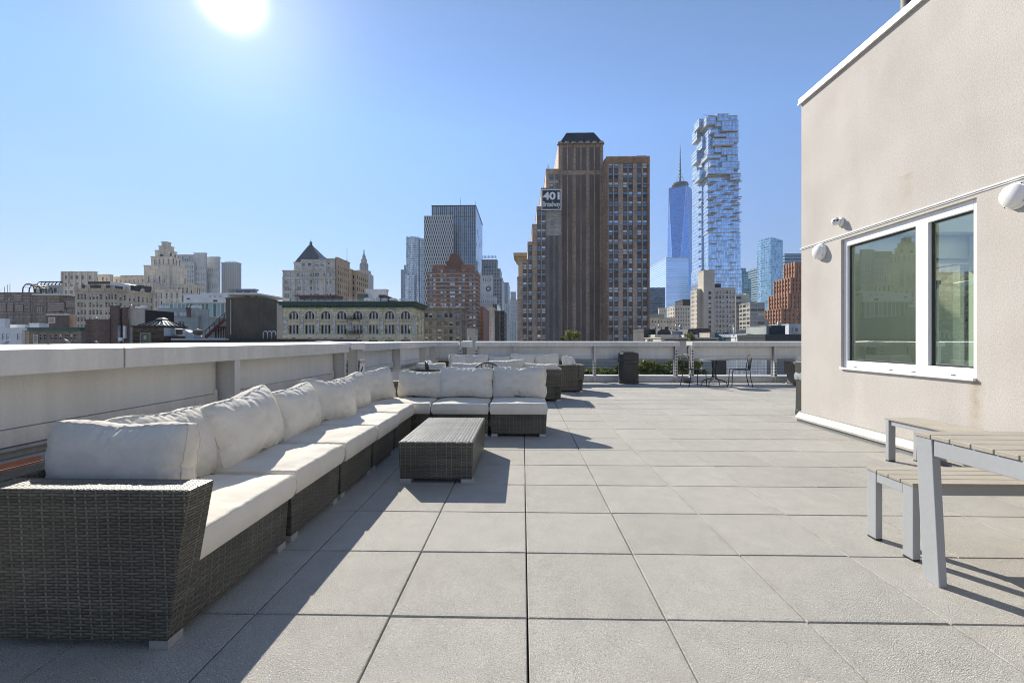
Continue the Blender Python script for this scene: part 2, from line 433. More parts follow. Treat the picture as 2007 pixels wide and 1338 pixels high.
# ------------------------------------------------------------------ mesh builder
def v2(a, b): return (b[0] - a[0], b[1] - a[1])
class MB:
    def __init__(self): self.v = []; self.f = []; self.m = []; self.sm = []
    def add(self, verts, faces, mi=0, smooth=False):
        o = len(self.v); self.v += [tuple(p) for p in verts]
        for f in faces:
            self.f.append([o + i for i in f]); self.m.append(mi); self.sm.append(smooth)
        return self
    def quad(self, a, b, c, d, mi=0): return self.add([a, b, c, d], [(0, 1, 2, 3)], mi)
    def box(self, x0, x1, y0, y1, z0, z1, mi=0, taper=0.0):
        """axis box; taper pulls the bottom in on all sides"""
        t = taper
        vs_ = [(x0 + t, y0 + t, z0), (x1 - t, y0 + t, z0), (x1 - t, y1 - t, z0), (x0 + t, y1 - t, z0), (x0, y0, z1), (x1, y0, z1), (x1, y1, z1), (x0, y1, z1)]
        return self.add(vs_, [(3, 2, 1, 0), (4, 5, 6, 7), (0, 1, 5, 4), (1, 2, 6, 5), (2, 3, 7, 6), (3, 0, 4, 7)], mi)
    def prism(self, poly, z0, z1, mi=0, top=None):
        n = len(poly); top = top or poly
        self.add([(p[0], p[1], z0) for p in poly] + [(p[0], p[1], z1) for p in top],
                 [tuple(range(n - 1, -1, -1)), tuple(range(n, 2 * n))] + [(i, (i + 1) % n, n + (i + 1) % n, n + i) for i in range(n)], mi)
        return self
    def beam(self, a, b, w, d, mi=0, up=(0, 0, 1)):
        """rectangular bar from a to b"""
        a = Vector(a); b = Vector(b); t = (b - a).normalized(); u = Vector(up)
        if abs(t.dot(u)) > .98: u = Vector((0, 1, 0))
        s = t.cross(u).normalized() * w / 2; u = s.cross(t).normalized() * d / 2
        P = [a - s - u, a + s - u, a + s + u, a - s + u, b - s - u, b + s - u, b + s + u, b - s + u]
        return self.add(P, [(0, 1, 2, 3), (7, 6, 5, 4), (4, 5, 1, 0), (5, 6, 2, 1), (6, 7, 3, 2), (7, 4, 0, 3)], mi)
    def tube(self, pts, r, n=8, mi=0, closed=False):
        pts = [Vector(p) for p in pts]; k = len(pts); rings = []
        for i, p in enumerate(pts):
            a = pts[(i - 1) % k] if (closed or i) else p; b = pts[(i + 1) % k] if (closed or i < k - 1) else p
            t = (b - a).normalized()
            u = Vector((0, 0, 1)) if abs(t.z) < .9 else Vector((1, 0, 0))
            s = t.cross(u).normalized(); u = s.cross(t)
            rr = r[i] if isinstance(r, (list, tuple)) else r
            rings.append([p + (s * math.cos(2 * math.pi * j / n) + u * math.sin(2 * math.pi * j / n)) * rr for j in range(n)])
        vs_ = [q for g in rings for q in g]; fs = []
        for i in range(k if closed else k - 1):
            for j in range(n):
                a, b = i * n + j, i * n + (j + 1) % n; c = ((i + 1) % k) * n
                fs.append((a, c + j, c + (j + 1) % n, b))
        if not closed: fs += [tuple(range(n)), tuple(range(k * n - 1, (k - 1) * n - 1, -1))]
        return self.add(vs_, fs, mi, True)
    def lathe(self, prof, c=(0, 0, 0), n=24, mi=0, axis='z', smooth=True):
        vs_ = []; fs = []
        for r, h in prof:
            for j in range(n):
                a = 2 * math.pi * j / n; x, y = r * math.cos(a), r * math.sin(a)
                q = (x, y, h) if axis == 'z' else ((h, x, y) if axis == 'x' else (x, h, y))
                vs_.append((c[0] + q[0], c[1] + q[1], c[2] + q[2]))
        for i in range(len(prof) - 1):
            for j in range(n):
                a, b = i * n + j, i * n + (j + 1) % n
                f = (a, b, b + n, a + n)
                fs.append(f if axis != 'y' else f[::-1])
        return self.add(vs_, fs, mi, smooth)
    def ball(self, c, rx, ry, rz, n=12, mi=0):
        prof = [(max(1e-4, math.sin(math.pi * i / 8)), -math.cos(math.pi * i / 8)) for i in range(9)]
        vs_ = []; fs = []
        for r, h in prof:
            for j in range(n):
                a = 2 * math.pi * j / n; vs_.append((c[0] + rx * r * math.cos(a), c[1] + ry * r * math.sin(a), c[2] + rz * h))
        for i in range(8):
            for j in range(n):
                a, b = i * n + j, i * n + (j + 1) % n; fs.append((a, b, b + n, a + n))
        return self.add(vs_, fs, mi, True)
    def build(self, name, mats, parent=None, bevel=0.0, loc=None):
        me = bpy.data.meshes.new(name)
        me.from_pydata(self.v, [], self.f)
        mats = mats if isinstance(mats, (list, tuple)) else [mats]
        for m in mats: me.materials.append(m)
        me.polygons.foreach_set('material_index', self.m)
        me.polygons.foreach_set('use_smooth', self.sm)
        box_uv(me)
        me.update()
        o = bpy.data.objects.new(name, me)
        col.objects.link(o)
        if parent: o.parent = parent
        if loc: o.location = loc
        if bevel:
            b = o.modifiers.new('bevel', 'BEVEL'); b.width = bevel; b.segments = 2; b.limit_method = 'ANGLE'; b.angle_limit = R(40)
        return o
def box_uv(me):
    uv = me.uv_layers.new(name='UVMap')
    vs_ = me.vertices
    for p in me.polygons:
        n = p.normal
        if abs(n.z) > .75:
            for li in p.loop_indices:
                c = vs_[me.loops[li].vertex_index].co; uv.data[li].uv = (c.x, c.y)
        else:
            l = math.hypot(n.x, n.y) or 1; t = (-n.y / l, n.x / l)
            for li in p.loop_indices:
                c = vs_[me.loops[li].vertex_index].co; uv.data[li].uv = (c.x * t[0] + c.y * t[1], c.z)

LABELS = {}
def tag(o, label, cat, group=None, kind=None):
    o['label'] = label; o['category'] = cat
    if group: o['group'] = group
    if kind: o['kind'] = kind
    return o
def thing(name, label, cat, loc=(0, 0, 0), rz=0.0, group=None):
    o = bpy.data.objects.new(name, None); o.empty_display_size = .2
    o.location = loc; o.rotation_euler = (0, 0, rz)
    col.objects.link(o)
    return tag(o, label, cat, group)
def struct(o, label=None, cat=None):
    o['kind'] = 'structure'
    if label: o['label'] = label
    if cat: o['category'] = cat
    return o
def copy_tree(o, parent=None):
    c = o.copy(); col.objects.link(c); c.parent = parent
    for ch in list(o.children): copy_tree(ch, c)
    return c

# ================================================================== TERRACE
# paving: concrete slabs on a 0.612 m grid measured from the photograph
S = .612; PX0, PY0 = .02, 1.992
WX, WY = 4.2, 6.88             # the stair-house wall plane and its far corner
def build_deck():
    v = []; f = []; tone = []
    g, b = .0031, .004
    rnd = random.Random(3)
    for i in range(-5, 20):
        for j in range(-9, 20):
            x0, x1 = PX0 + i * S + g, PX0 + (i + 1) * S - g; y0, y1 = PY0 + j * S + g, PY0 + (j + 1) * S - g
            x0 = max(x0, -2.69); y1 = min(y1, 13.40)
            if x0 >= 4.7 and y1 < 6.6: continue
            if x1 - x0 < .05 or y1 - y0 < .05: continue
            dz = [rnd.uniform(-.0016, .0012) for _ in range(4)]
            sx, sy = rnd.uniform(-.0016, .0016), rnd.uniform(-.0016, .0016)
            o = len(v)
            pts = [(x0, y0), (x1, y0), (x1, y1), (x0, y1)]
            pin = [(x0 + b, y0 + b), (x1 - b, y0 + b), (x1 - b, y1 - b), (x0 + b, y1 - b)]
            v += [(p[0] + sx, p[1] + sy, -.035) for p in pts] + [(p[0] + sx, p[1] + sy, -b + dz[k]) for k, p in enumerate(pts)] + [(p[0] + sx, p[1] + sy, dz[k]) for k, p in enumerate(pin)]
            fs = [(8, 9, 10, 11)] + [(k, (k + 1) % 4, 4 + (k + 1) % 4, 4 + k) for k in range(4)] + [(4 + k, 4 + (k + 1) % 4, 8 + (k + 1) % 4, 8 + k) for k in range(4)]
            t = rnd.random() if rnd.random() < .85 else rnd.choice((0, 1.2))
            for q in fs: f.append([o + k for k in q]); tone.append(t)
    me = bpy.data.meshes.new('terrace_paving'); me.from_pydata(v, [], f); me.materials.append(M['paver'])
    at = me.attributes.new('tone', 'FLOAT', 'FACE'); at.data.foreach_set('value', tone)
    me.update()
    o = bpy.data.objects.new('terrace_paving', me); col.objects.link(o)
    struct(o)
    MB().box(-2.69, 12.2, -3.6, 13.40, -.40, -.036).build('roof_slab', M['rubber'])['kind'] = 'structure'
build_deck()

# ------------------------------------------------------------------ parapets
def coping_bar(mb, a, b, side, X0, X1, z0, zi, zo, rim=.02):
    """a cap of channel section from a to b; side 'L' runs along Y, 'B' runs along X. X0 inner edge, X1 outer edge"""
    sg = 1 if X1 > X0 else -1
    prof = [(X0, z0), (X0, zi), (X0 + sg * .02, zi + .004), (X1 - sg * .03, zo - .004), (X1, zo), (X1, z0), (X1 - sg * .02, z0), (X1 - sg * .02, z0 + .03), (X0 + sg * .02, z0 + .03), (X0 + sg * .02, z0)]
    n = len(prof)
    if side == 'L': pts = [(p[0], a, p[1]) for p in prof] + [(p[0], b, p[1]) for p in prof]
    else: pts = [(a, p[0], p[1]) for p in prof] + [(b, p[0], p[1]) for p in prof]
    fl = (side == 'L') == (sg < 0)
    fs = [(i, (i + 1) % n, n + (i + 1) % n, n + i) for i in range(n)] + [tuple(range(n - 1, -1, -1)), tuple(range(n, 2 * n))]
    if fl: fs = [tuple(reversed(q)) for q in fs]
    mb.add(pts, fs)

PXL, PYB = -2.70, 13.45        # inner faces of the left and back infill panels
ZC0, ZCI, ZCO = 1.057, 1.183, 1.205
lp = thing('parapet_wall', 'grey and cream roof parapet with metal coping running beside the long sofa', 'parapet', (PXL, 5, 0))
bp = thing('parapet_wall', 'grey and cream roof parapet with cable openings along the far end of the terrace', 'parapet', (3, PYB, 0))
def child(mb, name, mat, root, bevel=0.0):
    o = mb.build(name, mat, root, bevel)
    o.matrix_parent_inverse = Matrix.Translation(-Vector(root.location)) if root.rotation_euler.z == 0 else root.matrix_world.inverted()
    return o
# copings: short lengths butted with thin joints
jl = [-3.2, -2.08, -.86, .36, 1.57, 2.78, 3.996, 5.22, 6.46]
for k in range(len(jl) - 1):
    g = .007 if abs(jl[k + 1] - 2.78) < .01 else .0018
    g0 = .007 if abs(jl[k] - 2.78) < .01 else .0018
    mb = MB(); coping_bar(mb, jl[k] + g0, jl[k + 1] - g, 'L', -2.52, -3.02, ZC0, ZCI, ZCO); child(mb, 'coping', M['coping'], lp)
child(MB().box(-3.015, -2.527, 2.772, 2.788, ZC0 + .002, ZCI - .004), 'joint_seal', M['brown_seal'], lp)
mb = MB(); coping_bar(mb, 6.455, 6.985, 'L', -2.475, -3.02, ZC0 + .035, ZCI + .008, ZCO + .012); child(mb, 'gate_coping', M['white_metal'], lp)
j2 = [6.99, 8.2, 9.43, 10.66, 11.9, 13.28]
for k in range(len(j2) - 1):
    mb = MB(); coping_bar(mb, j2[k] + .0018, j2[k + 1] - .0018, 'L', -2.52, -3.02, ZC0, ZCI, ZCO); child(mb, 'coping', M['coping'], lp)
jb = [-2.52, -1.93]
segs = [(-3.02, -1.93), (-1.42, -.24), (-.24, .95), (.95, 2.16), (2.16, 3.36), (3.36, 4.60), (4.96, 6.24), (6.24, 7.47), (7.47, 8.7), (8.7, 9.9), (9.9, 12.2)]
for a, b in segs:
    mb = MB(); coping_bar(mb, a + .002, b - .002, 'B', 13.28, 13.76, ZC0, ZCI, ZCO); child(mb, 'coping', M['coping'], bp)
mb = MB(); coping_bar(mb, -1.86, -1.56, 'B', 13.40, 13.86, ZC0 - .03, ZCI + .01, ZCO + .01); child(mb, 'gate_coping', M['white_metal'], bp)

def panel_L(y0, y1):
    child(MB().box(PXL - .06, PXL, y0, y1, .766, ZC0 + .02), 'panel', M['cream_panel'], lp)
    child(MB().box(PXL - .065, PXL + .012, y0, y1, .672, .762), 'lower_band', M['coping'], lp, .004)
    mb = MB(); mb.box(PXL - .02, PXL + .03, y0, y1, .652, .668); mb.box(PXL - .05, PXL - .02, y0, y1, .60, .664); mb.box(PXL - .02, PXL + .025, y0, y1, .594, .608)
    child(mb, 'bottom_channel', M['dark_rail'], lp)
    child(MB().box(PXL - .03, PXL + .018, y1 - .03, y1, .70, 0.80), 'edge_clip', M['white_metal'], lp)
def panel_B(x0, x1):
    child(MB().box(x0, x1, PYB, PYB + .06, .766, ZC0 + .02), 'panel', M['cream_panel'], bp)
    child(MB().box(x0, x1, PYB - .012, PYB + .065, .690, .762), 'lower_band', M['coping'], bp, .004)
    child(MB().box(x0, x1, PYB - .04, PYB + .06, .655, .686), 'bottom_channel', M['dark_rail'], bp, .004)
ypost = [-3.1, -.85, 1.54, 3.93, 6.36, 6.87, 9.25, 11.7, 12.95]
for y in ypost:
    mb = MB(); mb.box(-2.548, -2.535, y - .036, y + .036, 0, ZC0 + .025); mb.box(-2.74, -2.548, y - .006, y + .006, 0, ZC0 + .025)
    mb.box(-2.75, -2.738, y - .04, y + .04, 0, ZC0)
    child(mb, 'post', M['post'], lp)
for a, b in zip(ypost[:-1], ypost[1:]):
    if abs(a - 6.36) < .1: continue
    panel_L(a + .05, b - .05)
panel_L(13.0, 13.44)
for zc in (.22, .31, .40, .49, .57):
    child(MB().tube([(-2.64, -3.1, zc), (-2.64, 6.34, zc)], .004, 6), 'cable', M['black_metal'], lp)
child(MB().box(-3.0, -2.69, -3.6, 13.44, -.2, .165).box(-3.03, -2.66, -3.6, 13.40, .166, .182), 'kerb', M['cream_panel'], lp)
child(MB().box(-2.99, -2.93, 6.42, 6.84, .19, 1.0), 'gate_panel', M['white_metal'], lp)

xpost = [-1.87, -1.39, -.24, 2.13, 4.52, 4.99, 7.4, 9.8, 12.1]
for x in xpost:
    mb = MB(); mb.box(x - .038, x + .038, 13.335, 13.348, 0, ZC0 + .025); mb.box(x - .006, x + .006, 13.348, 13.50, 0, ZC0 + .025)
    mb.box(x - .042, x + .042, 13.50, 13.512, 0, ZC0)
    po = child(mb, 'post', M['post'], bp)
    zs = [.225, .31, .395, .475, .555] + ([.66, .745, .83, .92] if x in (4.52, 4.99, -1.87, -1.39) else [])
    for z in zs:
        m2 = MB(); m2.lathe([(.001, -.028), (.011, -.028), (.011, .0), (.019, .004), (.019, .012), (.001, .013)], (x, 13.325, z), 10, axis='y')
        m2.build('cable_fitting', M['black_metal'], po)
for a, b in zip(xpost[:-1], xpost[1:]):
    if b - a < .6: continue
    panel_B(a + .05, b - .05)
panel_B(-2.68, -1.92)
for zc in (.225, .31, .395, .475, .555):
    child(MB().tube([(-2.68, 13.335, zc), (12.1, 13.335, zc)], .004, 6), 'cable', M['black_metal'], bp)
for a, b in ((-1.87, -1.39), (4.52, 4.99)):
    for z in (.66, .745, .83, .92): child(MB().tube([(a, 13.33, z), (b, 13.33, z)], .004, 6), 'cable', M['galv'], bp)
child(MB().box(-2.69, 12.2, PYB - .03, 13.75, -.2, .15).box(-2.69, 12.2, PYB - .05, 13.78, .151, .186), 'kerb', M['cream_panel'], bp)

# chains, padlock loops and the warning plate at the gate gap in the left parapet
def chain(pts, name, label):
    mb = MB(); k = 0
    for a, b in zip(pts[:-1], pts[1:]):
        a, b = Vector(a), Vector(b); n = max(2, int((b - a).length / .034)); t = (b - a).normalized()
        s0 = t.cross(Vector((0, 0, 1)));
        s0 = s0.normalized() if s0.length > .1 else Vector((0, 1, 0))
        u0 = s0.cross(t)
        for i in range(n):
            c = a.lerp(b, (i + .5) / n); s = s0 if k % 2 else u0; k += 1
            ring = [c + t * math.cos(q) * .024 + s * math.sin(q) * .013 for q in [2 * math.pi * j / 10 for j in range(10)]]
            mb.tube(ring, .0045, 6, closed=True)
    o = mb.build(name, M['rust2']); return tag(o, label, 'chain', 'chains across the gate gap')
M['rust2'] = surf('dull_chain_steel', (.10, .095, .09), .5, .4, 30, metal=.5)
cx = -2.53
chain([(cx, 6.40, .93), (cx, 6.40, .70), (cx, 6.44, .66), (cx, 6.62, .655), (cx, 6.84, .70), (cx + .01, 6.86, .92)], 'chain', 'upper steel chain sagging across the gate gap beside the warning plate')
chain([(cx, 6.40, .62), (cx, 6.43, .50), (cx, 6.6, .475), (cx, 6.84, .52), (cx + .012, 6.87, .64)], 'chain', 'lower steel chain across the gate gap just above the sofa cushions')
def text_mesh(txt, size, mat, name, parent, loc, rot, thick=.002, bold=0.0, sx=1.0, align='CENTER', fit=None):
    cu = bpy.data.curves.new(name, 'FONT'); cu.body = txt; cu.size = size; cu.extrude = thick; cu.offset = bold
    cu.align_x = align; cu.align_y = 'CENTER'; cu.resolution_u = 3
    t = bpy.data.objects.new(name, cu); col.objects.link(t)
    dg = bpy.context.evaluated_depsgraph_get()
    me = bpy.data.meshes.new_from_object(t.evaluated_get(dg)); bpy.data.objects.remove(t)
    me.materials.clear(); me.materials.append(mat)
    if fit:
        xs = [v.co.x for v in me.vertices]; ys = [v.co.y for v in me.vertices]; kx = fit[0] / (max(xs) - min(xs)); ky = fit[1] / (max(ys) - min(ys)); mx0, my0 = (max(xs) + min(xs)) / 2, (max(ys) + min(ys)) / 2
        for v in me.vertices: v.co.x = (v.co.x - mx0) * kx; v.co.y = (v.co.y - my0) * ky
    o = bpy.data.objects.new(name, me); col.objects.link(o); o.parent = parent; o.location = loc; o.rotation_euler = rot; o.scale = (sx, 1, 1)
    return o
M['sign_red'] = surf('faded_red', (.62, .22, .17), .6, .15, 20)
M['sign_white'] = surf('sign_white', (.74, .73, .70), .6, .05, 20)
M['sign_black'] = surf('sign_black', (.03, .03, .03), .6, .1)
ws = thing('warning_sign', 'small white warning plate with a red heading hung beside the chained gap', 'sign', (-2.535, 6.97, .77), R(78))
MB().box(-.105, .105, -.002, .002, -.17, .17).build('plate', M['sign_white'], ws, .001)
MB().box(-.098, .098, -.0035, -.0022, .085, .155).build('heading_band', M['sign_white'], ws)
text_mesh('DANGER', .058, M['sign_red'], 'lettering', ws, (0, -.0045, .118), (R(90), 0, 0), .0005, .0012, .85)
mb = MB(); mb.prism([(-.045, -.06), (.0, -.075), (.02, -.02), (.055, .045), (.04, .058), (-.005, .005), (-.03, -.02)], -.0005, .0005)
g = mb.build('pictogram', M['sign_black'], ws); g.rotation_euler = (R(90), 0, 0); g.location = (0, -.0036, -.005)
for z in (-.115, -.14): MB().box(-.06, .06, -.0035, -.0022, z - .005, z + .005).build('text_line', M['sign_black'], ws)

# ================================================================== STAIR HOUSE on the right
def facade(mb, o, u, W, z0, z1, holes, depth, mi=0, reveal_mi=None):
    """wall sheet with real openings. o: (x,y) of its left end seen from outside, u: unit direction, holes: (a,b,za,zb)"""
    n = (u[1], -u[0])
    us = sorted({0.0, W, *[h[0] for h in holes], *[h[1] for h in holes]}); zs = sorted({z0, z1, *[h[2] for h in holes], *[h[3] for h in holes]})
    us = [x for x in us if -1e-6 <= x <= W + 1e-6]; zs = [z for z in zs if z0 - 1e-6 <= z <= z1 + 1e-6]
    def P(a, z, d=0.0): return (o[0] + u[0] * a - n[0] * d, o[1] + u[1] * a - n[1] * d, z)
    iu = {x: i for i, x in enumerate(us)}; iz = {z: i for i, z in enumerate(zs)}
    occ = set()
    for h in holes:
        if h[0] in iu and h[1] in iu and h[2] in iz and h[3] in iz:
            for i in range(iu[h[0]], iu[h[1]]):
                for k in range(iz[h[2]], iz[h[3]]): occ.add((i, k))
    for k in range(len(zs) - 1):
        i = 0
        while i < len(us) - 1:
            if (i, k) in occ: i += 1; continue
            j = i
            while j < len(us) - 1 and (j, k) not in occ: j += 1
            mb.quad(P(us[i], zs[k]), P(us[j], zs[k]), P(us[j], zs[k + 1]), P(us[i], zs[k + 1]), mi); i = j
    r = mi if reveal_mi is None else reveal_mi
    for a, b, za, zb in holes:
        mb.quad(P(a, za), P(b, za), P(b, za, depth), P(a, za, depth), r)
        mb.quad(P(a, zb, depth), P(b, zb, depth), P(b, zb), P(a, zb), r)
        mb.quad(P(a, za, depth), P(a, zb, depth), P(a, zb), P(a, za), r)
        mb.quad(P(b, za), P(b, zb), P(b, zb, depth), P(b, za, depth), r)
    return P

rh = thing('rooftop_building', 'beige stucco stair house with one large white window beside the picnic table', 'building', (WX, WY, 0))
WZ = 4.80
mb = MB()
W0 = -3.6                                                        # the wall runs back past the camera
L = WY - W0
wy0, wy1, wz0, wz1 = 4.262, 6.035, .85, 2.555                     # window opening
facade(mb, (WX, WY), (0, -1), L, 0.0, WZ, [(WY - wy1, WY - wy0, wz0, wz1)], .16)
gx = (6.0, 7.3, .12, 2.42)                                        # glazed door in the far wall
facade(mb, (12.0, WY), (-1, 0), 12.0 - WX, 0.0, WZ, [(12.0 - gx[1], 12.0 - gx[0], gx[2], gx[3])], .2)
mb.quad((12, WY, 0), (12, W0, 0), (12, W0, WZ), (12, WY, WZ)); mb.quad((12, W0, 0), (WX, W0, 0), (WX, W0, WZ), (12, W0, WZ))
child(mb, 'wall', M['stucco'], rh)
mb = MB()  # slabs leave a gap for the added opening that brightens the room
for (a_, b_, c_, d_) in ((WX + .1, 11.9, W0 + .1, 3.4), (WX + .1, 11.9, 6.45, WY - .1), (WX + .1, 4.7, 3.402, 6.448), (8.0, 11.9, 3.402, 6.448)): mb.box(a_, b_, c_, d_, WZ - .25, WZ - .15)
child(mb, 'roof', M['grey_roof'], rh)
# white coping with a joint
for a, b in ((W0, 2.9), (2.904, 5.66), (5.664, WY + .035)):
    mb = MB(); mb.box(WX - .03, WX + .30, a, b, WZ - .012, WZ + .075); mb.box(WX - .04, WX - .031, a, b, WZ - .022, WZ + .01)
    child(mb, 'coping', M['white_metal'], rh, .006)
child(MB().box(WX + .31, 12.03, WY - .3, WY + .035, WZ - .012, WZ + .075), 'coping', M['white_metal'], rh, .006)
# horizontal joint trim and base flashing
child(MB().box(WX - .016, WX - .001, W0, WY + .015, 2.603, 2.617).box(WX - .008, WX - .001, W0, WY + .007, 2.588, 2.602), 'joint_trim', M['white_metal'], rh)
mb = MB(); mb.box(WX - .018, WX - .001, W0, WY + .02, .146, .164)
mb.add([(WX - .07, W0, .075), (WX - .07, WY + .04, .075), (WX - .018, WY + .04, .145), (WX - .018, W0, .145)], [(0, 3, 2, 1)])
mb.box(WX - .08, WX - .05, W0, WY + .05, .052, .074)
child(mb, 'base_flashing', surf('cream_flashing', (.43, .405, .35), .5, .06, 2, streak=.12), rh)
child(MB().box(WX - .06, WX + .02, W0, WY + .01, -.03, .05), 'base_kerb', M['grey_roof'], rh)
# interior seen through the glass
M['room'] = surf('room_plaster', (.84, .86, .74), .8, .05)
M['room_floor'] = surf('room_floor', (.50, .44, .36), .35, .2, 2)
mb = MB()
mb.quad((WX + .2, W0 + .2, .02), (11.8, W0 + .2, .02), (11.8, WY - .21, .02), (WX + .2, WY - .21, .02), 1)
sx0, sx1, sy0, sy1 = 4.7, 8.0, 3.4, 6.45                                # unseen opening added overhead to let daylight brighten the room
for (a_, b_, c_, d_) in ((WX + .2, 11.8, W0 + .2, sy0), (WX + .2, 11.8, sy1, WY - .21), (WX + .2, sx0, sy0, sy1), (sx1, 11.8, sy0, sy1)): mb.quad((a_, c_, 2.75), (a_, d_, 2.75), (b_, d_, 2.75), (b_, c_, 2.75), 0)
for (a_, b_, c_, d_) in ((sx0, sx1, sy0, sy0), (sx0, sx1, sy1, sy1), (sx0, sx0, sy0, sy1), (sx1, sx1, sy0, sy1)): mb.quad((a_, c_, 2.75), (b_, d_, 2.75), (b_, d_, WZ - .26), (a_, c_, WZ - .26), 0)
mb.quad((8.4, W0 + .2, .02), (8.4, WY - .21, .02), (8.4, WY - .21, 2.75), (8.4, W0 + .2, 2.75), 0)
for a, b in ((WX + .2, gx[0]), (gx[1], 8.4)): mb.quad((a, WY - .205, .02), (b, WY - .205, .02), (b, WY - .205, 2.75), (a, WY - .205, 2.75), 0)
mb.quad((gx[0], WY - .205, gx[3]), (gx[1], WY - .205, gx[3]), (gx[1], WY - .205, 2.75), (gx[0], WY - .205, 2.75), 0)
mb.box(6.45, 6.62, WY - .55, WY - .22, .03, 2.74, 0)
child(mb, 'interior_room', [M['room'], M['room_floor']], rh)
mb = MB(); mb.box(gx[0], gx[0] + .06, WY - .14, WY - .06, gx[2], gx[3]); mb.box(gx[1] - .06, gx[1], WY - .14, WY - .06, gx[2], gx[3]); mb.box(6.62, 6.70, WY - .14, WY - .06, gx[2], gx[3]); mb.box(gx[0] + .06, gx[1] - .06, WY - .14, WY - .06, gx[3] - .06, gx[3])
dr = child(mb, 'terrace_door', M['white'], rh)
o = MB().quad((gx[0] + .06, WY - .1, gx[2]), (gx[1] - .06, WY - .1, gx[2]), (gx[1] - .06, WY - .1, gx[3] - .06), (gx[0] + .06, WY - .1, gx[3] - .06)).build('pane', M['glass'], dr)
# the window: frame, mullion, sill, two panes
fx0, fx1 = WX + .035, WX + .115
mb = MB(); t = .065
mb.box(fx0, fx1, wy0, wy0 + t, wz0 + .03, wz1); mb.box(fx0, fx1, wy1 - t, wy1, wz0 + .03, wz1)
mb.box(fx0, fx1, wy0 + t, wy1 - t, wz1 - .095, wz1); mb.box(fx0, fx1, wy0 + t, wy1 - t, wz0 + .03, wz0 + .115)
mb.box(fx0 - .004, fx1, 4.795, 4.945, wz0 + .115, wz1 - .095)
win = child(mb, 'window', M['white'], rh, .004)
def sub(mbx, name, mat, par, bevel=0.0):
    return mbx.build(name, mat, par, bevel)      # the parent part's own frame is the world's
for a, b in ((wy0 + t, 4.795), (4.945, wy1 - t)):
    sub(MB().quad((WX + .088, b, wz0 + .115), (WX + .088, a, wz0 + .115), (WX + .088, a, wz1 - .095), (WX + .088, b, wz1 - .095)), 'pane', M['glass'], win)
    g = .018; mb = MB(); z0, z1 = wz0 + .115, wz1 - .095
    mb.box(WX + .066, WX + .084, a + .001, a + g, z0 + .001, z1 - .001); mb.box(WX + .066, WX + .084, b - g, b - .001, z0 + .001, z1 - .001); mb.box(WX + .066, WX + .084, a + g, b - g, z1 - g, z1 - .001); mb.box(WX + .066, WX + .084, a + g, b - g, z0 + .001, z0 + g)
    sub(mb, 'gasket', M['sash_dark'], win)
sub(MB().box(WX - .03, WX + .12, wy0 + .002, wy1 - .002, wz0 + .002, wz0 + .028), 'sill', M['white'], win, .003)
for y in (4.5, 4.95, 5.25, 5.8):
    sub(MB().box(WX + .0325, WX + .036, y, y + .05, wz0 + .036, wz0 + .043), 'weep_cover', M['sash_dark'], win)

def wall_lamp(y, z, r, label):
    t_ = thing('wall_lamp', label, 'lamp', (WX, y, z), 0, 'bulkhead lamps on the stucco wall')
    MB().lathe([(.001, 0), (r * 1.08, 0), (r * 1.08, -.03), (r * 1.0, -.045), (r * .9, -.046)][::1], n=32, axis='x').build('base_ring', M['white'], t_)
    prof = [(r * .93 * math.cos(a), -.046 - r * .62 * math.sin(a)) for a in [math.pi / 2 * i / 8 for i in range(8)]] + [(.001, -.046 - r * .62)]
    MB().lathe(prof, n=32, axis='x').build('globe', M['lamp_white'], t_)
    for q in (.6, 2.2, 3.8, 5.4): MB().ball((-.044, r * 1.02 * math.cos(q), r * 1.02 * math.sin(q)), .006, .006, .006, 8).build('screw', M['sash_dark'], t_)
wall_lamp(Yat(1602, WX - .06), 2.475, .105, 'white round bulkhead lamp near the far corner of the stucco wall, left of the window')
wall_lamp(Yat(1982, WX - .06), 2.455, .105, 'white round bulkhead lamp on the stucco wall right of the window')
cm = thing('security_camera', 'small white turret security camera on the stucco wall above the window corner', 'camera', (WX, 6.03, 2.79))
MB().lathe([(.001, 0), (.062, 0), (.062, -.025), (.05, -.032), (.001, -.033)], n=24, axis='x').build('mount', M['white'], cm)
o = MB().lathe([(.001, -.03), (.036, -.025), (.05, 0), (.05, .03), (.046, .052), (.001, .053)], n=24, axis='z').build('turret', M['white'], cm)
o.location = (-.06, .012, 0); o.rotation_euler = (R(75), 0, R(-38))
for dx in (-.018, .018):
    q = MB().lathe([(.001, .056), (.013, .055), (.014, .05)], (dx, 0, 0), 14).build('lens', M['sash_dark'], o)
vp = thing('vent_pipe', 'dark vertical pipe standing on the stair house roof', 'pipe', (4.72, 5.62, WZ - .2))
MB().lathe([(.075, 0), (.075, 2.2), (.068, 2.2), (.068, .1)], n=18).build('pipe', surf('dark_pipe', (.10, .095, .085), .6, .2), vp)
MB().lathe([(.12, 0), (.085, .12), (.08, .12)], n=18).build('flashing_boot', M['tar'], vp)

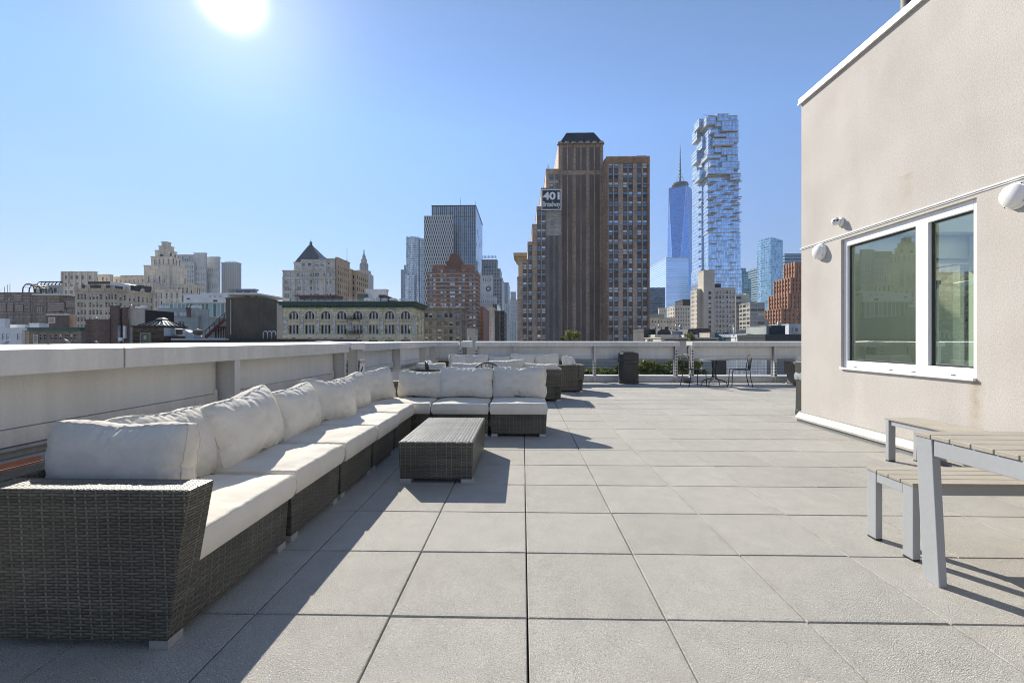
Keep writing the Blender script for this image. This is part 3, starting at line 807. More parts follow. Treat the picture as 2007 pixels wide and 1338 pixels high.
# ================================================================== SOFAS
WT, BZ, AZ = .13, .29, .645
def sofa_base(w, d=.80, arm=None, back=True, mi=None):
    """parts of one sofa module; front along x at y=0, back towards +y"""
    P = {}
    bx0 = WT + .001 if (arm and 'l' in arm) else .006; bx1 = w - WT - .001 if (arm and 'r' in arm) else w - .006
    mb = MB(); mb.add([(bx0 + (.012 if bx0 < .05 else 0), .012, .035), (bx1 - (.012 if bx1 > w - .05 else 0), .012, .035), (bx1 - (.012 if bx1 > w - .05 else 0), d - .012, .035), (bx0 + (.012 if bx0 < .05 else 0), d - .012, .035), (bx0, 0, BZ), (bx1, 0, BZ), (bx1, d, BZ), (bx0, d, BZ)],
                      [(3, 2, 1, 0), (4, 5, 6, 7), (0, 1, 5, 4), (1, 2, 6, 5), (2, 3, 7, 6), (3, 0, 4, 7)]); P['base'] = mb
    if back:
        mb = MB(); mb.add([(.006, d - WT, BZ + .001), (w - .006, d - WT, BZ + .001), (w - .006, d, BZ + .001), (.006, d, BZ + .001), (.0, d - WT + .015, AZ), (w, d - WT + .015, AZ), (w, d + .03, AZ), (0, d + .03, AZ)],
                          [(3, 2, 1, 0), (4, 5, 6, 7), (0, 1, 5, 4), (1, 2, 6, 5), (2, 3, 7, 6), (3, 0, 4, 7)])
        P['back'] = mb
    if arm:
        for sd in arm:
            mb = MB(); x0, x1 = (.0, WT) if sd == 'l' else (w - WT, w)
            fl = .10; ox0, ox1 = (x0 - .02, x1) if sd == 'l' else (x0, x1 + .02)
            e = d - WT - .003
            i0, i1 = (x0 + .01, x1) if sd == 'l' else (x0, x1 - .01)
            mb.add([(i0, .01, .035), (i1, .01, .035), (i1, e, .035), (i0, e, .035), (ox0, -fl, AZ), (ox1, -fl, AZ), (ox1, e + .01, AZ), (ox0, e + .01, AZ)],
                   [(3, 2, 1, 0), (4, 5, 6, 7), (0, 1, 5, 4), (1, 2, 6, 5), (2, 3, 7, 6), (3, 0, 4, 7)])
            P['arm' + sd] = mb
    return P
def seat_cushion_mesh(x0, x1, y0, y1, z0, z1, seed):
    """boxy foam cushion: rounded edges, crowned top, puckers along the piped seam"""
    nx, ny = 40, 40; rnd = random.Random(seed); off = Vector((seed * 3.1, seed * 1.7, 0))
    w, d = x1 - x0, y1 - y0; mb = MB(); r = .015
    def prof(u):   # edge rounding distance
        return u
    def top(i, j, sgn):
        u, v = i / nx, j / ny
        # concentrate samples near the edge
        u = .5 - .5 * math.cos(math.pi * u); v = .5 - .5 * math.cos(math.pi * v)
        x, y = x0 + w * u, y0 + d * v
        e = min(u * w, (1 - u) * w, v * d, (1 - v) * d)
        rr = r * (1 - math.sqrt(max(0, 1 - (1 - min(e / r, 1)) ** 2)))
        crown = .019 * (1 - (2 * u - 1) ** 4) * (1 - (2 * v - 1) ** 4)
        s = (x + y) * 1.0
        along = x if (min(v * d, (1 - v) * d) < min(u * w, (1 - u) * w)) else y
        puck = noise.noise(Vector((along * 44, seed * 5.3, 0))) * .0075 * math.exp(-e / .045) * min(1, e / .012) + noise.noise(Vector((x * 6, y * 6, seed))) * .009 * min(1, e / .06)
        fold = -abs(noise.noise(Vector((x * 3 + y * 2, y * 3 - x, seed * 2.2)))) * .008 * min(1, e / .08)
        z = (z1 - rr + crown + puck + fold) if sgn > 0 else (z0 + rr)
        sh = 0.004 * (1 - min(e / .02, 1))
        return (x, y, z)
    vs_ = []; fs = []
    for sgn in (1, -1):
        o = len(vs_)
        for j in range(ny + 1):
            for i in range(nx + 1): vs_.append(top(i, j, sgn))
        for j in range(ny):
            for i in range(nx):
                q = (o + j * (nx + 1) + i, o + j * (nx + 1) + i + 1, o + (j + 1) * (nx + 1) + i + 1, o + (j + 1) * (nx + 1) + i)
                fs.append(q if sgn > 0 else q[::-1])
    # side walls with a slight belly
    o2 = (nx + 1) * (ny + 1)
    ring = [i for i in range(nx + 1)] + [j * (nx + 1) + nx for j in range(1, ny + 1)] + [ny * (nx + 1) + i for i in range(nx - 1, -1, -1)] + [j * (nx + 1) for j in range(ny - 1, 0, -1)]
    k = len(ring); base = len(vs_); lv = 5
    for t_ in range(1, lv):
        for idx in ring:
            a, b = Vector(vs_[idx]), Vector(vs_[o2 + idx]); p = a.lerp(b, t_ / lv)
            out = Vector((p.x - (x0 + x1) / 2, p.y - (y0 + y1) / 2, 0))
            dirx = Vector((0, 0, 0))
            if abs(p.x - x0) < 1e-4: dirx.x -= 1
            if abs(p.x - x1) < 1e-4: dirx.x += 1
            if abs(p.y - y0) < 1e-4: dirx.y -= 1
            if abs(p.y - y1) < 1e-4: dirx.y += 1
            p += dirx * (.011 * math.sin(math.pi * t_ / lv) + .003 * noise.noise(Vector((p.x * 9, p.y * 9, seed + p.z * 9))))
            vs_.append(tuple(p))
    rows = [ring] + [[base + (t_ - 1) * k + i for i in range(k)] for t_ in range(1, lv)] + [[o2 + i for i in ring]]
    for a, b in zip(rows[:-1], rows[1:]):
        for i in range(k): fs.append((a[i], b[i], b[(i + 1) % k], a[(i + 1) % k]))
    mb.add(vs_, fs, 0, True)
    # piping along the upper seam
    mb2 = MB()
    pr = [(x0 + .012, y0 + .004), (x1 - .012, y0 + .004), (x1 - .004, y0 + .012), (x1 - .004, y1 - .012), (x1 - .012, y1 - .004), (x0 + .012, y1 - .004), (x0 + .004, y1 - .012), (x0 + .004, y0 + .012)]
    mb2.tube([(p[0], p[1], z1 - r + .006) for p in pr], .0035, 6, closed=True)
    return mb, mb2
FOOT = [0]
def module(name, label, loc, rz, w, d=.80, arm=None, back=True, cushion=True, seed=1, group=None, cu=None, overhang=.035):
    t_ = thing(name, label, 'sofa', loc, rz, group)
    P = sofa_base(w, d, arm, back)
    for k, mbx in P.items():
        mbx.build({'base': 'seat_base', 'back': 'backrest'}.get(k, 'arm'), M['wicker'], t_, .008)
    for x in (.02, w - .10):
        for y in (.012, d - .09):
            MB().box(x, x + .08, y, y + .08, 0, .036).build('foot', M['alu'], t_, .002)
    if cushion:
        rq = random.Random(seed * 7); cx0 = WT + .004 if (arm and 'l' in arm) else rq.uniform(.006, .011); cx1 = w - WT - .004 if (arm and 'r' in arm) else w - rq.uniform(.006, .011); hz_ = rq.uniform(-.012, .012)
        c0, c1 = cu if cu else (-overhang, d - WT - .01)
        a, b = seat_cushion_mesh(cx0, cx1, c0 + rq.uniform(-.012, .012), c1, BZ + .002, BZ + .145 + hz_, seed)
        so_ = a.build('seat_cushion', M['fabric'], t_); b.build('piping', M['fabric'], so_)
    return t_
SG = 'wicker sofa sections of the near corner sofa'
H = R(90)
# left wing, facing +x
module('sofa_section', 'dark wicker end section with one arm, nearest the camera', (-1.40, 1.735, 0), H, .925, .88, 'l', seed=1, group=SG)
module('sofa_section', 'dark wicker sofa section directly beyond the armed end section', (-1.40, 2.685, 0), H, .725, .88, seed=2, group=SG)
module('sofa_section', 'dark wicker sofa section in the middle of the long left wing', (-1.40, 3.425, 0), H, .725, .88, seed=3, group=SG)
module('sofa_section', 'dark wicker sofa section left of the coffee table, fourth along the wing', (-1.40, 4.165, 0), H, .715, .88, seed=4, group=SG)
module('sofa_section', 'dark wicker sofa section last on the long wing before the corner', (-1.40, 4.895, 0), H, .725, .88, seed=5, group=SG)
# corner and right wing, facing -y
module('sofa_section', 'dark wicker corner section joining both wings of the near sofa', (-2.27, 5.715, 0), 0, 1.09, .80, seed=6, group=SG, cu=(-.03, .66))
module('sofa_section', 'dark wicker sofa section behind the coffee table, next to the corner', (-1.165, 5.715, 0), 0, .73, .80, seed=7, group=SG, cu=(-.05, .66))
module('sofa_section', 'dark wicker sofa section at the open right end of the near sofa', (-.425, 5.715, 0), 0, .735, .80, seed=8, group=SG, cu=(-.05, .66))

# ------------------------------------------------------------------ loose pillows: inflated cloth
def pillow_mesh(w, h, t, seed, press=5, frames=24, nx=56, nz=38, nt=5, shrink=-.06, stiff=12, grav=.5):
    rnd = random.Random(seed); bm = bmesh.new(); idx = {}
    def V(i, j, k):
        key = (i, j, k)
        if key not in idx:
            a_, c_ = 2 * i / nx - 1, 2 * j / nz - 1
            idx[key] = bm.verts.new((a_ / 2 * w * (1 - .030 * c_ ** 4) + rnd.uniform(-1, 1) * .002, (k / nt - .5) * t * (1 - .45 * (a_ * c_) ** 4) + rnd.uniform(-1, 1) * .002, c_ / 2 * h * (1 - .045 * a_ ** 4) + rnd.uniform(-1, 1) * .002))
        return idx[key]
    for i in range(nx):
        for j in range(nz):
            bm.faces.new([V(i, j, 0), V(i + 1, j, 0), V(i + 1, j + 1, 0), V(i, j + 1, 0)])
            bm.faces.new([V(i, j, nt), V(i, j + 1, nt), V(i + 1, j + 1, nt), V(i + 1, j, nt)])
    for k in range(nt):
        for i in range(nx):
            bm.faces.new([V(i, 0, k), V(i, 0, k + 1), V(i + 1, 0, k + 1), V(i + 1, 0, k)])
            bm.faces.new([V(i, nz, k), V(i + 1, nz, k), V(i + 1, nz, k + 1), V(i, nz, k + 1)])
        for j in range(nz):
            bm.faces.new([V(0, j, k), V(0, j + 1, k), V(0, j + 1, k + 1), V(0, j, k + 1)])
            bm.faces.new([V(nx, j, k), V(nx, j, k + 1), V(nx, j + 1, k + 1), V(nx, j + 1, k)])
    bm.verts.index_update(); seams = [[idx[k_].index for k_ in [(i, 0, kk) for i in range(nx)] + [(nx, j, kk) for j in range(nz)] + [(i, nz, kk) for i in range(nx, 0, -1)] + [(0, j, kk) for j in range(nz, 0, -1)]] for kk in (0, nt)]
    me = bpy.data.meshes.new('pillow'); bm.normal_update(); bm.to_mesh(me); bm.free()
    ob = bpy.data.objects.new('pillow', me); col.objects.link(ob)
    cl = ob.modifiers.new('c', 'CLOTH'); s = cl.settings
    s.quality = 6; s.mass = .15; s.tension_stiffness = stiff; s.compression_stiffness = stiff; s.shear_stiffness = stiff / 2; s.bending_stiffness = .12
    s.use_pressure = True; s.uniform_pressure_force = press; s.shrink_min = shrink; s.effector_weights.gravity = grav; s.air_damping = 4
    cl.collision_settings.use_collision = False
    cl.point_cache.frame_start = 1; cl.point_cache.frame_end = frames + 2
    for fr in range(1, frames + 1): sc.frame_set(fr)
    me2 = bpy.data.meshes.new_from_object(ob.evaluated_get(bpy.context.evaluated_depsgraph_get()))
    bpy.data.objects.remove(ob); sc.frame_set(1)
    pipe = MB()
    for sm_ in seams: pipe.tube([me2.vertices[k_].co for k_ in sm_], .0042, 5, closed=True)
    bm = bmesh.new(); bm.from_mesh(me2); pm = bpy.data.meshes.new('seam'); pm.from_pydata(pipe.v, [], pipe.f); bm.from_mesh(pm); bm.to_mesh(me2); bm.free(); bpy.data.meshes.remove(pm)
    xs = [v.co for v in me2.vertices]
    lo = Vector((min(c.x for c in xs), min(c.y for c in xs), min(c.z for c in xs))); hi = Vector((max(c.x for c in xs), max(c.y for c in xs), max(c.z for c in xs)))
    mid = (lo + hi) / 2; sz = hi - lo
    for v in me2.vertices:   # unit size, base at z=0
        v.co = Vector(((v.co.x - mid.x) / sz.x, (v.co.y - mid.y) / sz.y, (v.co.z - lo.z) / sz.z))
    for p in me2.polygons: p.use_smooth = True
    me2.materials.clear(); me2.materials.append(M['fabric'])
    return me2
saved_links = [o for o in col.objects]
PIL = []
for sd, kw in ((1, dict(press=8, shrink=-.05)), (2, dict(press=7, shrink=-.09)), (3, dict(press=6, grav=1.0, shrink=-.07)), (4, dict(press=11, shrink=-.11)), (5, dict(press=5, shrink=-.08, grav=.8))):
    PIL.append(pillow_mesh(.66, .42, .12, sd, **kw))
def pillow(label, v, loc, rz, w, t, h, lean=0.0, roll=0.0, group=None, flip=1, slump=0.0):
    o = bpy.data.objects.new('back_cushion', PIL[v]); col.objects.link(o)
    o.location = loc; o.rotation_mode = 'XYZ'
    # local: width x, thickness y, height z ; lean tips the top towards +y, roll turns it in its own plane
    o.rotation_mode = 'QUATERNION'
    o.rotation_quaternion = (Matrix.Rotation(rz, 3, 'Z') @ Matrix.Rotation(-lean, 3, 'X') @ Matrix.Rotation(roll, 3, 'Y')).to_quaternion()
    o.scale = (w * flip, t, h)
    ss = o.modifiers.new('smooth', 'SUBSURF'); ss.levels = 1; ss.render_levels = 1
    return tag(o, label, 'cushion', group)
CG = 'loose cream back cushions of the near corner sofa'
SZ = BZ + .145
pillow('cream cushion standing crosswise behind the near wicker arm, facing the camera', 3, (-1.875, 2.03, .42), 0, .68, .25, .435, R(6), R(1), CG)
pillow('cream back cushion half hidden behind the one on the near arm', 1, (-1.92, 2.42, SZ - .02), H, .66, .28, .44, R(15), R(2), CG)
pillow('largest plump cream back cushion, second along the long wing with its corner raised', 2, (-1.88, 3.08, SZ - .02), H, .77, .33, .46, R(16), R(-6), CG)
pillow('cream back cushion in the middle of the long wing, right of the plump one', 3, (-1.91, 3.82, SZ - .02), H, .70, .29, .43, R(15), R(-3), CG)
pillow('cream back cushion tilted sideways with a raised corner, fourth along the long wing', 4, (-1.90, 4.42, SZ - .02), R(66), .62, .28, .44, R(15), R(5), CG)
pillow('cream back cushion with diagonal creases, fifth along the long wing', 0, (-1.92, 5.10, SZ - .02), R(78), .66, .28, .43, R(16), R(-7), CG, -1)
pillow('cream back cushion turned across the corner of the near sofa', 1, (-1.93, 5.86, SZ - .02), R(52), .62, .28, .44, R(12), R(-6), CG, -1)
pillow('cream back cushion just right of the corner of the near sofa', 4, (-1.42, 6.22, SZ), R(2), .67, .27, .38, R(13), R(2), CG)
pillow('cream back cushion centred behind the coffee table', 0, (-.79, 6.20, SZ), 0, .76, .27, .43, R(12), R(1), CG, -1)
pillow('cream back cushion at the open right end of the near sofa', 2, (-.05, 6.20, SZ), R(-2), .76, .27, .44, R(12), R(0), CG, -1)

# ------------------------------------------------------------------ coffee table
ct = thing('coffee_table', 'low rectangular dark wicker coffee table standing alone on the paving', 'table', (-.74, 4.46, 0))
x0, x1, y0, y1 = -.335, .315, -.62, .62
MB().box(x0, x1, y0, y1, .036, .352, taper=.012).build('body', M['wicker'], ct, .006)
mb = MB(); mb.box(x0 + .012, x1 - .012, y0 + .012, y1 - .012, .3525, .3555); mb.build('woven_top', M['wicker_top'], ct)
for x in (x0 + .012, x1 - .11):
    for y in (y0 + .012, y1 - .11): MB().box(x, x + .098, y, y + .098, 0, .036).build('foot', M['alu'], ct, .002)
for x in (x0 + .05, x1 - .05):
    for y in (y0 + .05, y1 - .05): MB().lathe([(.001, .3556), (.012, .3556), (.012, .359), (.001, .3592)], (x, y, 0), 12).build('glass_button', M['galv'], ct)

# ------------------------------------------------------------------ second sofa group behind
SG2 = 'wicker sofa sections of the second seating group'
for k, lb in enumerate(('leftmost wicker section of the middle sofa whose back faces the camera', 'wicker section second from left in the middle sofa with its back to the camera', 'wicker section third from left in the middle sofa with its back to the camera', 'rightmost wicker section of the middle sofa with its back to the camera')):
    module('sofa_section', lb, (-2.30 + .775 * (k + 1) - .02, 9.86, 0), R(180), .77, .80, 'l' if k == 3 else None, seed=11 + k, group=SG2)
for k, lb in enumerate(('far sofa section in the back left corner of the terrace', 'far sofa section second from the back left corner', 'far sofa section third from the back left corner under the far parapet', 'far sofa section fourth from the back left corner under the far parapet', 'far sofa section at the right end of the row under the far parapet')):
    module('sofa_section', lb, (-2.45 + .775 * k, 12.15, 0), 0, .77, .80, seed=21 + k, group=SG2)
module('sofa_section', 'armed end section whose wicker side faces the camera at the right of the second sofa', (.66, 11.45, 0), R(-90), .77, .78, 'r', seed=31, group=SG2)
CG2 = 'loose cream cushions of the second seating group'
pillow('cream cushion seen from behind on the middle sofa, left of the bistro chair back', 0, (-1.13, 9.30, SZ - .02), R(180), .70, .24, .36, R(12), 0, CG2)
pillow('cream cushion seen from behind, between the bistro chair back and the wicker end', 3, (-.33, 9.26, SZ + .02), R(180), .76, .26, .38, R(10), R(3), CG2)
pillow('cream cushion seen from behind at the right wicker end of the middle sofa', 1, (.36, 9.28, SZ - .03), R(180), .72, .24, .36, R(12), R(-2), CG2)
pillow('cream cushion lying on the left of the middle sofa by the parapet', 4, (-1.92, 9.35, SZ), R(190), .62, .24, .34, R(14), 0, CG2)
pillow('grey shaded cream cushion behind the leftmost one of the middle sofa', 2, (-2.1, 10.25, SZ), R(95), .6, .22, .36, R(18), 0, CG2)
pillow('slumped cream cushion with a rounded lit top at the left of the far row', 2, (-1.83, 12.62, SZ), R(25), .55, .28, .42, R(20), R(6), CG2)
pillow('cream cushion with a crumpled top edge second from left in the far row', 0, (-1.32, 12.72, SZ), 0, .70, .24, .40, R(12), R(-3), CG2)
pillow('shaded cream cushion in the middle of the far row', 4, (-.66, 12.78, SZ), 0, .66, .22, .36, R(14), 0, CG2, -1)
pillow('cream cushion with a crumpled top edge third from left in the far row', 1, (-.02, 12.70, SZ), 0, .70, .24, .42, R(10), R(3), CG2)
pillow('cream cushion at the right end of the far row', 3, (.68, 12.70, SZ), 0, .70, .24, .42, R(10), R(-2), CG2)
pillow('cream cushion slumped over the wicker arm right of the second sofa', 2, (1.16, 10.86, AZ - .10), R(60), .44, .26, .32, R(24), R(8), CG2, -1)
module('sofa_section', 'dark wicker armchair at the far parapet partly hidden by the stair house wall', (7.46, 12.22, 0), R(0), .92, .80, 'l', seed=41)
pillow('grey shaded cushion on the wicker armchair by the stair house corner', 0, (8.0, 12.78, SZ), R(0), .70, .26, .38, R(14), 0)

# ------------------------------------------------------------------ bistro sets
def bistro_chair(label, loc, rz):
    t_ = thing('bistro_chair', label, 'chair', loc, rz, 'black metal bistro chairs')
    w = .21; sz = .45
    mb = MB(); mb.tube([(-w, -.2, sz), (w, -.2, sz), (w + .01, .2, sz), (-w - .01, .2, sz)], .010, 8, closed=True)
    for k in range(9):
        x = -w + 2 * w * (k + .5) / 9; mb.tube([(x, -.2, sz), (x, .2, sz)], .005, 6)
    for k in range(4):
        y = -.16 + .09 * k; mb.tube([(-w, y, sz), (w, y, sz)], .005, 6)
    mb.build('seat', M['black_metal'], t_)
    for sx in (-1, 1):
        MB().tube([(sx * w, -.2, sz - .01), (sx * (w + .005), -.215, sz - .06), (sx * (w + .02), -.235, 0)], .011, 8).build('leg', M['black_metal'], t_)
        MB().tube([(sx * (w + .01), .2, sz), (sx * (w + .01), .215, .25), (sx * (w + .02), .27, 0)], .011, 8).build('leg', M['black_metal'], t_)
    mb = MB(); pts = []
    for k in range(17):
        a = math.pi * k / 16; x = -(w + .01) * math.cos(a); z = .66 + .20 * math.sin(a) ** .8
        pts.append((x, .2 + .15 * (z - sz), z))
    pts = [(-w - .01, .2, sz)] + pts + [(w + .01, .2, sz)]
    mb.tube(pts, .0105, 8); mb.build('back_frame', M['black_metal'], t_)
    for k in range(6):
        x = -w * .72 + w * 1.44 * k / 5; a = math.acos(max(-1, min(1, -x / (w + .01)))); z = .66 + .20 * math.sin(a) ** .8
        MB().tube([(x * .8, .2 + .02, sz + .01), (x, .2 + .15 * (.62 - sz) + .02, .62), (x, .2 + .15 * (z - sz), z)], .006, 6).build('back_bar', M['black_metal'], t_)
    return t_
def bistro_table(label, loc, r):
    t_ = thing('bistro_table', label, 'table', loc, 0, 'round black bistro tables')
    mb = MB(); mb.lathe([(.001, .722), (r, .722), (r + .006, .716), (r + .006, .70), (r - .01, .70), (r - .012, .712), (.001, .712)], n=40)
    mb.build('table_top', surf('mesh_top', (.16, .16, .155), .4, .15, 30), t_)
    MB().tube([(.05 * math.cos(a), .05 * math.sin(a), .45) for a in [math.pi * 2 * k / 12 for k in range(12)]], .008, 6, closed=True).build('ring', M['black_metal'], t_)
    for k in range(4):
        a = math.pi / 4 + math.pi / 2 * k; c, s = math.cos(a), math.sin(a)
        MB().tube([(c * .06, s * .06, .71), (c * .045, s * .045, .45), (c * .05, s * .05, .24), (c * .09, s * .09, .19), (c * .26, s * .26, .15), (c * .33, s * .33, .10), (c * .345, s * .345, 0)], .014, 8).build('leg', M['black_metal'], t_)
    return t_
bistro_table('round bistro table between two chairs by the far parapet', (5.16, 12.25, 0), .36)
bistro_chair('black wire bistro chair left of the round table at the far parapet', (4.62, 12.25, 0), R(-90 + 180 + 8))
bistro_chair('black wire bistro chair right of the round table at the far parapet', (5.84, 12.25, 0), R(-90 - 14))
bistro_table('round bistro table mostly hidden behind the near sofa cushions', (-.92, 8.02, 0), .34)
bistro_chair('black wire bistro chair turned sideways, left of the hidden bistro table', (-1.46, 7.95, 0), R(110))
bistro_chair('black wire bistro chair with only its arched back showing behind the near sofa', (-.60, 7.62, 0), R(182))

# ------------------------------------------------------------------ litter bins
def octo(hw, hd, c): return [(-hw + c, -hd), (hw - c, -hd), (hw, -hd + c), (hw, hd - c), (hw - c, hd), (-hw + c, hd), (-hw, hd - c), (-hw, -hd + c)]
def bin_(label, loc, rz, hw, hgt, bagm):
    t_ = thing('litter_bin', label, 'bin', loc, rz, 'black plastic litter bins')
    c = hw * .36; zb = hgt * .68
    mb = MB(); mb.prism(octo(hw, hw, c), .0, zb * .13); mb.prism(octo(hw * .985, hw * .985, c), zb * .13, zb, top=octo(hw * .96, hw * .96, c))
    mb.build('body', M['black_plastic'], t_, .008)
    for k in range(4):
        a = math.pi / 2 * k; q = MB().box(-hw * .56, hw * .56, -hw * .995, -hw * .98, zb * .2, zb * .93).build('side_panel', M['black_plastic'], t_, .006); q.rotation_euler = (0, 0, a)
    mb = MB(); rings = []; n = 48
    for (z, rr) in ((zb - .045, 1.015), (zb - .02, 1.055), (zb + .01, 1.06), (zb + .045, 1.03), (zb + .075, .98)):
        ring = []
        for k in range(n):
            a = 2 * math.pi * k / n; e = max(abs(math.cos(a)), abs(math.sin(a)), (abs(math.cos(a)) + abs(math.sin(a))) / 1.64)
            r_ = hw * rr / e + noise.noise(Vector((math.cos(a) * 7, math.sin(a) * 7, z * 30))) * .014
            ring.append((r_ * math.cos(a), r_ * math.sin(a), z + noise.noise(Vector((math.cos(a) * 4, math.sin(a) * 4, z * 9 + 4))) * .018))
        rings += ring
    mb.add(rings, [(i * n + k, i * n + (k + 1) % n, (i + 1) * n + (k + 1) % n, (i + 1) * n + k) for i in range(4) for k in range(n)], 0, True)
    mb.build('bin_bag', bagm, t_)
    mb = MB(); mb.prism(octo(hw * 1.0, hw * 1.0, c), zb + .05, hgt - .05); mb.prism(octo(hw * 1.0, hw * 1.0, c), hgt - .05, hgt - .022, top=octo(hw * .86, hw * .86, c * .8)); mb.prism(octo(hw * .6, hw * .6, c * .6), hgt - .022, hgt)
    mb.build('lid', M['black_plastic'], t_, .008)
bin_('square black litter bin standing alone before the far parapet', (3.03, 13.0, 0), R(-7), .27, .90, M['bag'])
bin_('black litter bin half hidden behind the stair house corner with a pale bag rim', (4.80, 7.42, 0), R(2), .27, .93, surf('clear_bag', (.30, .31, .31), .12, .2, 20))
pl = thing('bucket', 'small grey bucket at the foot of the far parapet gap', 'bucket', (4.76, 13.2, 0))
MB().lathe([(.001, .005), (.075, .005), (.075, 0), (.10, .17), (.105, .175), (.095, .17), (.07, .02), (.001, .02)], n=24).build('pail', M['galv'], pl)

# ------------------------------------------------------------------ picnic table and benches
def slat_set(t_, x0, x1, y0, y1, z, n, along, th=.02, gap=.007):
    for k in range(n):
        if along == 'x':
            d = (y1 - y0) / n; MB().box(x0, x1, y0 + d * k + gap / 2, y0 + d * (k + 1) - gap / 2, z - th, z).build('slat', M['slat'], t_, .0015)
        else:
            d = (x1 - x0) / n; MB().box(x0 + d * k + gap / 2, x0 + d * (k + 1) - gap / 2, y0, y1, z - th, z).build('slat', M['slat'], t_, .0015)
pt = thing('picnic_table', 'grey metal picnic table with beige slatted top nearest the camera', 'table', (2.065, 2.43, 0))
TL, TW, TZ = 1.75, .92, .75
slat_set(pt, 0, TL, -TW, .0, TZ, 9, 'x')
for x in (.004, TL - .045):
    for y, yb in ((-.012, -.055), (-TW + .012, -TW + .055)):
        s = -1 if y > -.4 else 1
        w1 = .092 * s
        MB().add([(x, yb, 0), (x + .04, yb, 0), (x + .04, yb + w1, 0), (x, yb + w1, 0), (x, y, TZ - .021), (x + .04, y, TZ - .021), (x + .04, y + w1, TZ - .021), (x, y + w1, TZ - .021)],
                 [(3, 2, 1, 0), (4, 5, 6, 7), (0, 1, 5, 4), (1, 2, 6, 5), (2, 3, 7, 6), (3, 0, 4, 7)] if s > 0 else [(0, 1, 2, 3), (7, 6, 5, 4), (4, 5, 1, 0), (5, 6, 2, 1), (6, 7, 3, 2), (7, 4, 0, 3)]).build('leg', M['frame_grey'], pt, .003)
    MB().box(x + .003, x + .037, -TW + .114, -.114, TZ - .104, TZ - .022).build('end_rail', M['frame_grey'], pt, .003)
for y in (-.30, -TW + .26): MB().box(.045, TL - .05, y, y + .04, TZ - .07, TZ - .022).build('long_rail', M['frame_grey'], pt, .003)
def bench(label, loc, rz, Ln, W, z, n):
    b_ = thing('bench', label, 'bench', loc, rz, 'grey framed benches with beige slats')
    slat_set(b_, 0, Ln, 0, W, z, n, 'x', .018, .006)
    for x in (.004, Ln - .044):
        for y in (.006, W - .076): MB().box(x, x + .04, y, y + .07, .010, z - .019).build('leg', M['frame_grey'], b_, .003); MB().box(x + .001, x + .039, y + .001, y + .069, 0, .0098).build('foot_cap', M['sash_dark'], b_)
        MB().box(x + .002, x + .038, .078, W - .078, z - .075, z - .02).build('end_rail', M['frame_grey'], b_, .003)
    for y in (.02, W - .05): MB().box(.046, Ln - .046, y, y + .03, z - .072, z - .02).build('long_rail', M['frame_grey'], b_, .003)
    return b_
bench('grey framed bench with four beige slats tucked behind the picnic table', (2.165, 2.545, 0), 0, 1.12, .345, .435, 4)
bench('grey framed bench standing lengthwise against the stucco wall', (4.07, 3.00, 0), R(90), 1.70, .36, .44, 5)

# ================================================================== THE CITY
GZ = -27.0                                                         # street level below the terrace
def sheet(name, pts, mat):
    mb = MB(); mb.quad(*pts); o = mb.build(name, mat); return struct(o)
sheet('street_ground', [(-9000, -9000, GZ), (9000, -9000, GZ), (9000, 9000, GZ), (-9000, 9000, GZ)], M['asphalt'])

WINC = {}
def win_mesh(kind, fm, gt, gb, bars=0):
    """one window, 1 wide and 1 high, facing -y: frame, meeting rail, two sashes of glass"""
    key = (kind, fm, gt, gb, bars)
    if key in WINC: return WINC[key]
    mb = MB(); f, d = .07, .06
    if kind == 'sash':
        mb.box(-.5, -.5 + f, -d, 0, 0, 1, 0); mb.box(.5 - f, .5, -d, 0, 0, 1, 0); mb.box(-.5 + f, .5 - f, -d, 0, 1 - f * .8, 1, 0); mb.box(-.5 + f, .5 - f, -d - .03, 0, 0, f * .8, 0)
        mb.box(-.5 + f, .5 - f, -d - .01, -.01, .48, .48 + f * .8, 0)
        for k in range(bars):
            x = -.5 + (k + 1) / (bars + 1); mb.box(x - .02, x + .02, -d + .01, -.012, f * .8, 1 - f * .8, 0)
        mb.quad((-.5 + f, -.012, .5), (.5 - f, -.012, .5), (.5 - f, -.012, 1 - f * .8), (-.5 + f, -.012, 1 - f * .8), 1)
        mb.quad((-.5 + f, -.008, f * .8), (.5 - f, -.008, f * .8), (.5 - f, -.008, .48), (-.5 + f, -.008, .48), 2)
    else:                                                          # a band of several lights
        n = bars; mb.quad((-.5, -.01, 0), (.5, -.01, 0), (.5, -.01, 1), (-.5, -.01, 1), 1)
        w = .022 if n > 3 else .04
        for k in range(n + 1):
            x = -.5 + k / n; x0 = max(-.5, x - w / 2); x1 = min(.5, x + w / 2); mb.box(x0, x1, -d, -.011, .04, .96, 0)
        mb.box(-.5, .5, -d - .005, -.011, 0, .04, 0); mb.box(-.5, .5, -d - .005, -.011, .96, 1, 0)
    t = mb.build('window', [M[fm], M[gt], M[gb]]); me = t.data; bpy.data.objects.remove(t)
    WINC[key] = me
    return me
